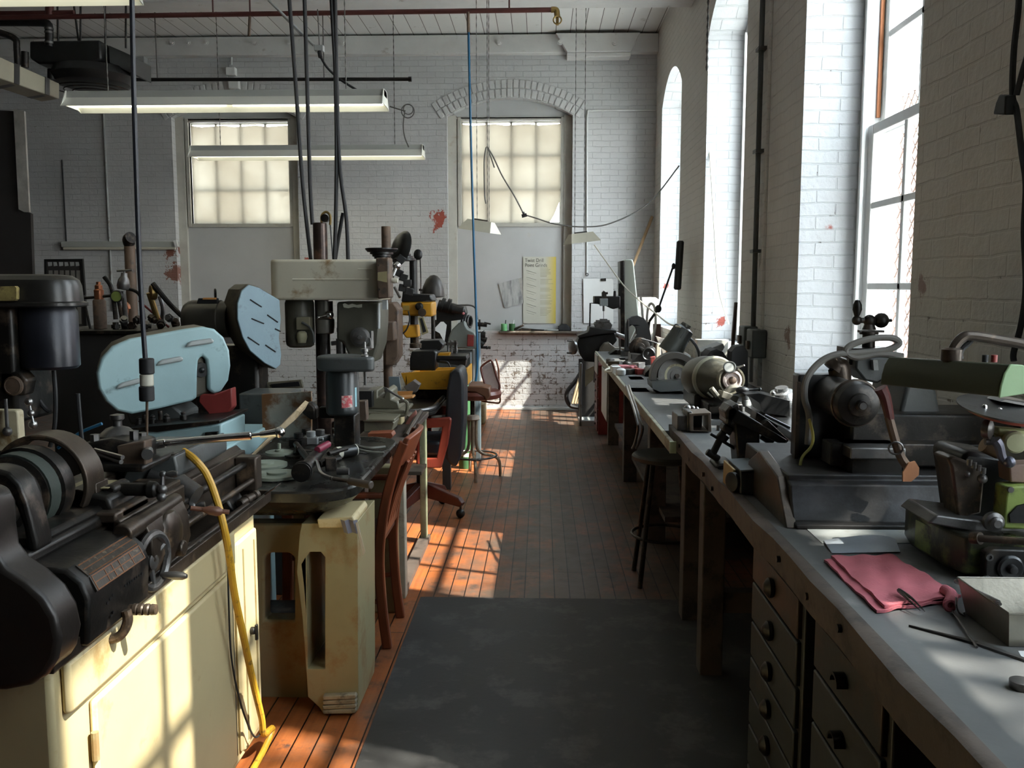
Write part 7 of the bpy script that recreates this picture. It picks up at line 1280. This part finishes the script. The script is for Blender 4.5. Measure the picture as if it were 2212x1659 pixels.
# cords, hose, chains
def cord(name, lab, pts, r=.01, m=rub, Y=None, cat='cord'): return tag(obj(name, B().tube([P(p[0], p[1], Y=p[2] if len(p) > 2 else Y) for p in pts], r, 8), m), lab, cat)
T = thing('hanging_power_lead', 'thick black drop cord with a taped connector hanging at left', 'cord', P(318, 870, Y=2.75)); Yc = 2.75
a, e = P(285, 0, Y=Yc), P(288, 160, Y=Yc); top_ = a+(a-e)*((ZC-a.z)/(a.z-e.z))
obj('cable', B().tube([top_, a, e, P(293, 330, Y=Yc), P(301, 560, Y=Yc), P(308, 690, Y=Yc), P(314, 778, Y=Yc)], .0078, 10), mt('blue_black_rubber', (.018, .02, .027), .4), T)
for y0, y1, m_, r_ in ((774, 808, rub, .0225), (808, 834, ivory, .0205), (834, 866, rub, .0228)): obj('connector', B().cyl(P(316.5, y0, Y=Yc), P(317.5, y1, Y=Yc), r_, n=20, e=.003), m_, T)
obj('cord_tail', B().cyl(P(317.5, 866, Y=Yc), P(317, 946, Y=Yc), .0045, n=8), mt('brown_lead', (.1, .06, .035), .5), T)
for i, (pts, lab) in enumerate((([(625, 0), (640, 200), (654, 400), (672, 566)], 'leftmost of four black cords dropping to the ivory guard'), ([(658, 0), (664, 200), (670, 400), (675, 485)], 'second of four black cords, ending at the drill column'), ([(724, 0), (728, 200), (734, 360), (748, 470), (752, 562)], 'rightmost of four black cords dropping to the ivory guard'), ([(716, 0), (724, 150), (727, 330), (725, 480), (722, 562)], 'third of four black cords dropping to the ivory guard'))):
    p0, p1 = P(*pts[0], Y=4.74), P(*pts[1], Y=4.74); q = p0+(p0-p1)*((ZC-p0.z)/(p0.z-p1.z)); tag(obj('hanging_cable', B().tube([q]+[P(x, y, Y=4.74) for x, y in pts], .0105, 8), rub), lab, 'cord')
cord('hanging_cable', 'black cord slanting from the third cord down to the guard', [(741, 460), (732, 510), (724, 562)], .01, rub, 4.76)
a, e = P(1011, 25, Y=7.45), P(1034, 790, Y=7.45)
T = thing('hanging_air_hose', 'blue air hose hanging from the red pipe to the floor machines', 'hose', (e.x, 7.45, .9)); obj('hose', B().tube([P(x, y, Y=7.45) for x, y in ((1012, 68), (1016, 250), (1022, 480), (1028, 660), (1031, 780), (1026, 830), (1020, 845))], .0095, 8), blue, T); obj('coupling', B().cyl(P(1011, 26, Y=7.45), P(1012, 70, Y=7.45), .013, n=12), rust, T)
for i, (pts, lab, r_) in enumerate((([(1050, 318), (1046, 350), (1047, 420), (1050, 440)], 'left loop of the thin cord before the right far window', .006), ([(1052, 316), (1066, 340), (1085, 380), (1112, 425), (1130, 460)], 'thin cord slanting to a plug before the right far window', .006), ([(1052, 316), (1060, 338), (1068, 362)], 'short loose cord end before the right far window', .006), ([(1134, 464), (1160, 472), (1200, 484), (1260, 490), (1320, 482), (1400, 440), (1467, 358)], 'thin cord sagging from the plug to the window wall', .006))): cord('hanging_wire', lab, pts, r_, cable, 8.0)
tag(obj('cord_plug', B().cyl(P(1127, 467, Y=8.0), P(1138, 464, Y=8.0), .016, n=10).cyl(P(1130, 458, Y=8.0), P(1133, 466, Y=8.0), .011, n=8), rub), 'small black plug hanging before the right far window', 'plug')
tag(hang(None, 'window_chain', P(1052, 0, Y=8.0).x, 8.0, P(0, 490, Y=8.0).z, 3.98 if False else ZC, .0042), 'chain hanging down the middle of the right far window', 'chain')
tag(obj('hanging_coil', B().tor(P(881, 240, Y=8.5), (.1, 1, .1), .06, .005, 28, 6).tor(P(882, 236, Y=8.48), (-.1, 1, .3), .045, .005, 28, 6), cable), 'small coil of cord hanging right of the strip light', 'cord')
cord('hanging_cable', 'cord running from the strip light end to the coil', [(842, 230), (862, 236), (876, 240)], .006, cable, 8.4); cord('hanging_cable', 'cord tail hanging under the coil to the far strip light', [(874, 244), (871, 270), (874, 295), (883, 318)], .006, cable, 9.0)
cord('hanging_cable', 'black cord curving from the ceiling box to the strip light', [(692, 122), (706, 145), (730, 168), (760, 188), (786, 203)], .009, rub, 7.1)
T = thing('ceiling_outlet_box', 'grey outlet box on conduit under the ceiling', 'outlet', P(688, 106, Y=7.3)); obj('box', B().cb(P(690, 105, Y=7.3), (.07, .06, .045)), lgry, T, bev=.004); obj('plug', B().cyl(P(690, 112, Y=7.28), P(692, 123, Y=7.26), .017, n=12), rub, T)
obj('conduit', B().cyl(P(678, 98, Y=7.32), P(580, 0, Y=7.32), .011, n=8), lgry, T); obj('drop_rod', B().cyl(P(686, 20, Y=7.32), P(690, 98, Y=7.32), .005, n=6), cable, T)
# pipes under the ceiling
redpipe = mt('red_brown_pipe', (.1, .03, .025), .5, .2, .25, 6); Yp = 7.5; zp = P(900, 24, Y=Yp).z
T = thing('sprinkler_pipe', 'long red brown pipe with a valve under the ceiling', 'pipe', (-2, Yp, zp)); xe = P(1196, 0, Y=Yp).x
obj('pipe', B().cyl((XL, Yp, zp-.03), (xe, Yp, zp), .02, n=12), redpipe, T); obj('elbow', B().tube([(xe-.02, Yp, zp), (xe+.02, Yp, zp-.003), (xe+.028, Yp, zp-.04), (xe+.03, Yp, zp-.06)], .024, 10), brass, T); obj('valve', B().tor((xe+.03, Yp-.02, zp-.085), (0, 1, 0), .032, .006, 18, 6).cyl((xe+.03, Yp, zp-.06), (xe+.03, Yp, zp-.12), .012, n=8), brass, T)
for x in (460, 540, 1100): q = P(x, 24, Y=Yp); obj('hanger', B().cyl((q.x, Yp, zp), (q.x, Yp, ZC), .007, n=6), redpipe, T)
q = P(540, 26, Y=Yp); obj('drop_nipple', B().cyl(q, P(538, 78, Y=Yp), .012, n=8), rust, T)
T = thing('black_wall_pipe', 'straight black pipe crossing before the far wall above the strip lights', 'pipe', (-2.5, 9.0, 3.5)); a, e = P(270, 172, Y=9.0), P(889, 171, Y=9.0); obj('pipe', B().cyl(a, e, .018, n=12), black, T); obj('end_cap', B().cyl(e-Vector((.03, 0, 0)), e, .025, n=12), black, T)
for x in (340, 700): q = P(x, 172, Y=9.0); obj('hanger', B().cyl(q, (q.x, 9.0, ZC), .006, n=6), cable, T)
# unit heater, duct and pipework at the top left
T = thing('unit_heater', 'black round bodied unit heater hung under the ceiling at left', 'heater', P(200, 150, Y=7.8)); Yh = 7.8; c = P(200, 160, Y=Yh)
obj('case', B().prism(px([(92, 102), (240, 100), (243, 140), (225, 150), (110, 150), (92, 138)], Yh), 'y', Yh-.2, Yh+.25), black, T, bev=.015); obj('side_case', B().prism(px([(246, 104), (300, 128), (300, 166), (248, 142)], Yh), 'y', Yh-.1, Yh+.25), mt('dark_grey_case', (.06, .062, .06), .5), T, bev=.008)
b = B(); b.rev([(.0, .0), (.2, .0), (.3, .03), (.34, .09), (.3, .16), (.2, .18)], (c.x, Yh, P(0, 192, Y=Yh).z), 'z', 32); obj('fan_shroud', b, black, T)
for k in range(3): obj('guard_ring', B().tor((c.x, Yh, P(0, 196+k*1, Y=Yh).z-.005*k), 'z', .3-.07*k, .005, 30, 6), iron, T)
for x, x2 in ((123, 126), (150, 172), (174, 174), (226, 228), (272, 272)): obj('hanger_rod', B().cyl(P(x, -60, Y=Yh), P(x2, 104, Y=Yh), .009, n=6), iron, T)
b = B(); b.tube([P(x, y, Y=7.6) for x, y in ((-40, 48), (60, 48), (98, 50), (106, 60), (106, 100))], .033, 12, k=3); b.cyl(P(112, 150, Y=7.6), P(112, 172, Y=7.6), .035, n=12); obj('steam_pipe', b, black, T)
for y in (60, 68, 90): obj('union_ring', B().cyl(P(106, y, Y=7.6), P(106, y+4, Y=7.6), .037, n=14), dsteel, T)
b = B(); b.tube([P(x, y, Y=7.4) for x, y in ((-40, 60), (15, 75), (34, 86), (36, 100), (38, 140))], .026, 10, k=3); obj('return_pipe', b, iron, T)
b = B(); b.tube([P(x, y, Y=7.6) for x, y in ((-60, 29), (40, 29), (160, 27))], .02, 8, k=1); b.cyl(P(107, 0, Y=7.6), P(107, 34, Y=7.6), .035, n=12); b.cyl(P(66, 30, Y=7.6), P(68, 46, Y=7.6), .02, n=8); obj('feed_pipe', b, redpipe, T); obj('trap', B().cyl(P(54, 112, Y=7.5), P(54, 146, Y=7.5), .03, n=12), iron, T)
T = thing('hanging_duct', 'beige boxed duct with dark straps running into the top left corner', 'duct', P(60, 180, Y=6)); pts = [P(-60, 96, Y=5.6), P(128, 180, Y=7.2), P(128, 214, Y=7.2), P(-60, 148, Y=5.6)]
obj('duct', B().ext(pts, (-.2, .1, 0)), mt('beige_duct_paint', (.3, .28, .21), .5, 0, .1, 4), T, bev=.006)
for t0 in (.42, .80): p = [pts[0].lerp(pts[1], t0), pts[0].lerp(pts[1], t0+.06), pts[3].lerp(pts[2], t0+.06), pts[3].lerp(pts[2], t0)]; obj('strap', B().ext([v+Vector((.006, -.006, 0)) for v in p], (-.21, .12, 0)), black, T)
item('grey_wall_box', 'grey electrical box on the far wall right of the heater', 'box', [('box', B().cb(P(304, 122, Y=D-.06), (.12, .1, .17)), lgry, .006), ('conduit', B().tube([P(x, y, Y=D-.05) for x, y in ((220, 32), (270, 62), (296, 76), (305, 95))], .014, 8), lgry)])
item('wall_switch_box', 'small white switch box on conduit above the left window', 'box', [('box', B().cb(P(500, 155, Y=D-.04), (.11, .08, .09)), M_white, .005), ('lower_box', B().cb(P(506, 182, Y=D-.04), (.12, .08, .11)), M_white, .005), ('conduit', B().tube([P(x, y, Y=D-.03) for x, y in ((385, 81), (480, 82), (498, 95), (500, 140))], .012, 8), M_white)])
b = B()
for i, x in enumerate((75, 372, 406, 445, 550, 625, 740, 1078, 1210, 1328)): q = P(x, 92, Y=D-.13 if x < 1190 else D-.225); tag(obj('beam_bolt', B().cyl(q, q-Vector((0, .035, 0)), .022, n=6).cyl(q, q-Vector((0, .012, 0)), .032, n=12), M_beam), 'painted bolt head on the far timber', 'bolt', 'bolts on the far timber')
# conduits on the walls
for X_, lab, r_, z1 in ((P(232, 400, Y=D).x, 'thin pale conduit down the dark far wall at left', .012, ZC), (P(138, 400, Y=D).x, 'thin dark cable down the dark far wall at left', .008, 3.0)): tag(obj('wall_conduit', B().cyl((X_, D-.014, 1.2 if r_ > .01 else 2.0), (X_, D-.014, z1), r_, n=8), lgry if r_ > .01 else rub), lab, 'conduit')
tag(obj('bent_conduit', B().tube([P(x, y, Y=D-.012) for x, y in ((1416, 238), (1350, 238), (1280, 239), (1270, 244), (1268, 300), (1268, 590))], .01, 8, k=4), M_white), 'thin white conduit bending down the far wall by the corner', 'conduit')
T = thing('switch_conduit', 'grey conduit dropping to two switch boxes on the pier', 'conduit', (XR, 5.5, 1.2)); Xc = XR-.025
for yw, top_ in ((5.62, ZC), (5.4, 3.6)): obj('conduit', B().cyl((Xc, yw, 1.2), (Xc, yw, top_), .016 if yw > 5.5 else .011, n=10), gry if yw > 5.5 else M_rgt, T)
for yw, z0, z1 in ((5.66, 1.09, 1.25), (5.44, 1.07, 1.24)): s_ = obj('switch_box', B().box(XR-.09, XR-.004, yw-.08, yw+.07, z0, z1), gry, T, bev=.008); obj('switch_lever', B().box(XR-.105, XR-.09, yw-.02, yw+.03, z0+.05, z0+.1), rust, s_)
for yw in (5.64, 5.42): obj('lower_conduit', B().cyl((Xc, yw, .9), (Xc, yw, 1.08), .013, n=8), lgry, T)
for z in (1.7, 2.3, 2.9): obj('clip', B().box(XR-.05, XR, 5.58, 5.66, z, z+.02), gry, T)
tag(obj('window_cable', B().tube([P(1523, 292, X=XR), P(1529, 292, X=XR+.02), P(1533, 330, X=XR+.03), P(1540, 440, X=XR+.04), P(1548, 580, X=XR+.06), P(1556, 640, X=XR+.1), P(1574, 700, X=XR+.2)], .006, 6), ivory), 'white cable hanging in the middle tall window reveal', 'cable')
T = thing('hanging_extension_lead', 'black extension cord with a plug hanging on the nearest pier', 'cord', P(2190, 240, X=XR-.04)); 
pt = lambda x, y: P(x, y, X=XR-.05)
obj('cord', B().tube([pt(2204, -160), pt(2201, 0), pt(2190, 110), pt(2187, 205), pt(2196, 240), pt(2207, 330), pt(2216, 400), pt(2212, 500), pt(2216, 620), pt(2206, 700), pt(2190, 760), pt(2190, 780)], .0085, 8), rub, T); obj('second_cord', B().tube([pt(2232, 80), pt(2210, 150), pt(2196, 205)], .008, 8), rub, T)
obj('plug', B().ext([pt(2182, 204), pt(2196, 206), pt(2194, 248), pt(2168, 247), pt(2174, 222)], (-.03, 0, 0)), rub, T, bev=.004)
tag(hang(None, 'hanging_chain', P(1529, 60, X=XR-.06).x, P(1529, 60, X=XR-.06).y, P(1525, 156, X=XR-.06).z, ZC, .011, iron), 'dark chain hanging at the edge of the middle tall window', 'chain')
tag(obj('wooden_pole', B().cyl(P(1341, 640, Y=10.4), P(1409, 468, Y=10.75), .018, n=10), mt('pole_wood', (.34, .22, .12), .5, 0, .2, 6)), 'wooden pole leaning in the far right corner', 'pole')
# paper and things on the far wall
def hung(name, lab, pts, Y, m): return tag(obj(name, B().prism(px(pts, Y), 'y', Y, Y+.004), m), lab, 'poster')
Yo = D+.118
py_ = mt('poster_paper', (.56, .545, .46), .6, 0, .04, 3, bump=.05)
T = thing('drill_chart_poster', 'long cream and yellow chart poster on the right window board', 'poster', P(1168, 626, Y=Yo))
X0, X1, Z0, Z1 = P(1131, 0, Y=Yo).x, P(1204, 0, Y=Yo).x, P(0, 697, Y=Yo).z, P(0, 556, Y=Yo).z
obj('sheet', B().box(X0, X1, Yo, Yo+.003, Z0, Z1), py_, T); w_ = X1-X0; h_ = Z1-Z0
def m_yel():
    m, t, bs, L = newmat('yellow_margin_print'); sp = N(t, 'ShaderNodeSeparateXYZ'); L(coords(t), sp.inputs[0]); mr = N(t, 'ShaderNodeMapRange', From_Min=X0+w_*.66, From_Max=X1); L(sp.outputs[0], mr.inputs[0]); L(mix(t, mr.outputs[0], (.56, .545, .46), (.6, .46, .05)), bs.inputs['Base Color']); bs.inputs['Roughness'].default_value = .6; return m
obj('yellow_margin', B().box(X0+w_*.5, X1, Yo-.001, Yo, Z0, Z1), m_yel(), T)
ink = mt('grey_ink', (.09, .085, .07), .7, bump=0)
for k, s_ in enumerate(('Twist Drill', 'Point Grinds')):
    cu = bpy.data.curves.new('heading', 'FONT'); cu.body = s_; cu.size = .062; cu.extrude = .0004; t_ = bpy.data.objects.new('t', cu); C.objects.link(t_); bpy.context.view_layer.update(); me = bpy.data.meshes.new_from_object(t_.evaluated_get(bpy.context.evaluated_depsgraph_get())); bpy.data.objects.remove(t_); me.materials.clear(); me.materials.append(ink); o = bpy.data.objects.new('heading', me); C.objects.link(o); o.parent = T; o.rotation_euler = (pi/2, 0, 0); o.location = Vector((X0+.02, Yo-.0015, Z1-.062-.058*k))-T.location; o.scale = (.85, 1, 1)
b = B(); rnd = random.Random(3)
for i in range(34):
    z = Z1-h_*(.17+.73*i/34)
    if i in (7, 12, 13, 17, 18, 22, 26, 27): continue
    b.box(X0+w_*.52, X0+w_*(.72+.2*rnd.random()), Yo-.0016, Yo-.0008, z, z+.0045)
obj('printed_lines', b, mt('pale_ink', (.3, .28, .16), .7, bump=0), T)
b = B()
for i in range(7):
    z = Z1-h_*(.2+.1*i); b.cyl((X0+w_*.1, Yo-.001, z), (X0+w_*.4, Yo-.001, z-.035), .004, n=6); b.cyl((X0+w_*.12, Yo-.001, z-.03), (X0+w_*.34, Yo-.001, z-.055), .0022, n=5)
obj('drill_drawings', b, mt('drawing_grey', (.4, .39, .33), .7, bump=0), T)
T = thing('engraving_sheet', 'tilted grey printed sheet pinned beside the yellow chart', 'poster', P(1100, 630, Y=Yo)); obj('sheet', B().prism(px([(1077, 613), (1119, 601), (1132, 654), (1090, 666)], Yo), 'y', Yo, Yo+.003), mt('grey_print', (.4, .4, .385), .6, 0, .3, 14, (.2, .2, .2), .42, 18, 0, stretch=(1, 1, .22)), T); obj('backing_sheet', B().prism(px([(1100, 608), (1128, 599), (1132, 650), (1120, 640)], Yo+.003), 'y', Yo+.003, Yo+.005), mt('grey_back_sheet', (.4, .38, .34), .6), T)
T = thing('hanging_clipboard', 'white clipboard sheet hung on the far wall right of the window', 'clipboard', P(1290, 650, Y=D-.02)); obj('sheet', B().prism(px([(1260, 602), (1322, 602), (1325, 606), (1325, 700), (1261, 698)], D-.02), 'y', D-.02, D-.012), paper, T); obj('clip', B().prism(px([(1298, 602), (1309, 601), (1309, 607), (1298, 607)], D-.03), 'y', D-.035, D-.018), iron, T); obj('hook', B().tor(P(1268, 593, Y=D-.02), 'y', .016, .004, 14, 6), iron, T)
T = thing('vertical_sign_frame', 'dark framed sign with pale lettering blocks leaning at the far left wall', 'sign', P(140, 600, Y=9.6)); Yn = 9.6; obj('frame', B().prism(px([(95, 560), (178, 559), (184, 640), (188, 720), (97, 720)], Yn), 'y', Yn, Yn+.03, holes=[px([(100, 565), (173, 564), (178, 640), (181, 716), (102, 716)], Yn)]), black, T); obj('board', B().prism(px([(100, 565), (173, 564), (178, 640), (181, 716), (102, 716)], Yn), 'y', Yn+.012, Yn+.02), M_dark, T)
b = B()
for i in range(6): x = 102+i*12; b.prism(px([(x, 566), (x+9-(i % 2)*2, 566), (x+9, 574), (x+1, 575)], Yn), 'y', Yn+.009, Yn+.012)
obj('pale_letters', b, lgry, T); b = B()
for i in range(6): x = 104+i*12; b.prism(px([(x, 584), (x+8, 584), (x+11, 700), (x+3, 700)], Yn), 'y', Yn+.009, Yn+.012)
obj('slats', b, mt('grey_slat', (.2, .19, .17), .6), T)
Ysl = D+.03; zs_ = .957
for x, lab, lidm in ((1089, 'light green mug on the right far sill, left of the pair', mt('mint_enamel', (.2, .5, .22), .4)), (1106, 'dark green mug on the right far sill, right of the pair', green)):
    q = P(x, 714, Y=Ysl); T = thing('green_mug', lab, 'mug', (q.x, Ysl, zs_)); b = B(); b.rev([(.036, 0), (.038, .004), (.038, .085), (.034, .085), (.033, .01), (0, .01)], (q.x, Ysl, zs_), 'z', 22); obj('cup', b, lidm, T); obj('brush_handle', B().cyl((q.x+.01, Ysl, zs_+.02), (q.x+.02, Ysl, zs_+.13), .006, n=8), paper if x > 1100 else iron, T)
for n_, lab, pts, m_ in (('black_bowl', 'black rounded bowl at the right end of the far sill', [(1205, 716), (1206, 706), (1214, 701), (1224, 702), (1231, 708), (1232, 716)], rub), ('dark_wedge', 'dark wedge shaped tool on the far sill beside the mugs', [(1108, 712), (1130, 702), (1133, 705), (1112, 716)], iron), ('tool_heap', 'low heap of dark tools on the middle of the far sill', [(1112, 716), (1128, 710), (1140, 711), (1160, 713), (1190, 714), (1190, 716)], iron), ('pale_dish', 'flat pale dish on the far sill before the black bowl', [(1172, 716), (1176, 713), (1212, 713), (1216, 716)], lgry)):
    o_ = px(pts, Ysl); zz = min(z for x, z in o_); tag(obj(n_, B().prism([(x, z-zz+zs_+.001) for x, z in o_], 'y', Ysl-.03, Ysl+.06), m_, bev=.006), lab, 'tool' if 'bowl' not in n_ and 'dish' not in n_ else 'bowl')
# dark sheet put in for the shade of the doorway, pale board, far left
item('dark_panel', 'tall dark partition standing in for the shaded doorway at the left edge of the far wall', 'backdrop', [('panel', B().prism(px([(-200, 228), (30, 240), (48, 452), (66, 462), (72, 640), (72, 760), (-200, 760)], 9.7), 'y', 9.7, 9.75), M_dark), ('pale_board', bp([(29, 235), (52, 240), (63, 458), (52, 458), (40, 452)], 9.66, .03), mt('pale_grey_board', (.5, .48, .44), .6))])
tag(obj('window_plank', B().box(XR+.2, XR+.24, 1.33, 1.7, 1.046, 4.0), pale), 'unseen plank added in the nearest tall window to shade the lathe cabinet', 'plank')  # unseen plank, added to cast a band of shade on the cabinet
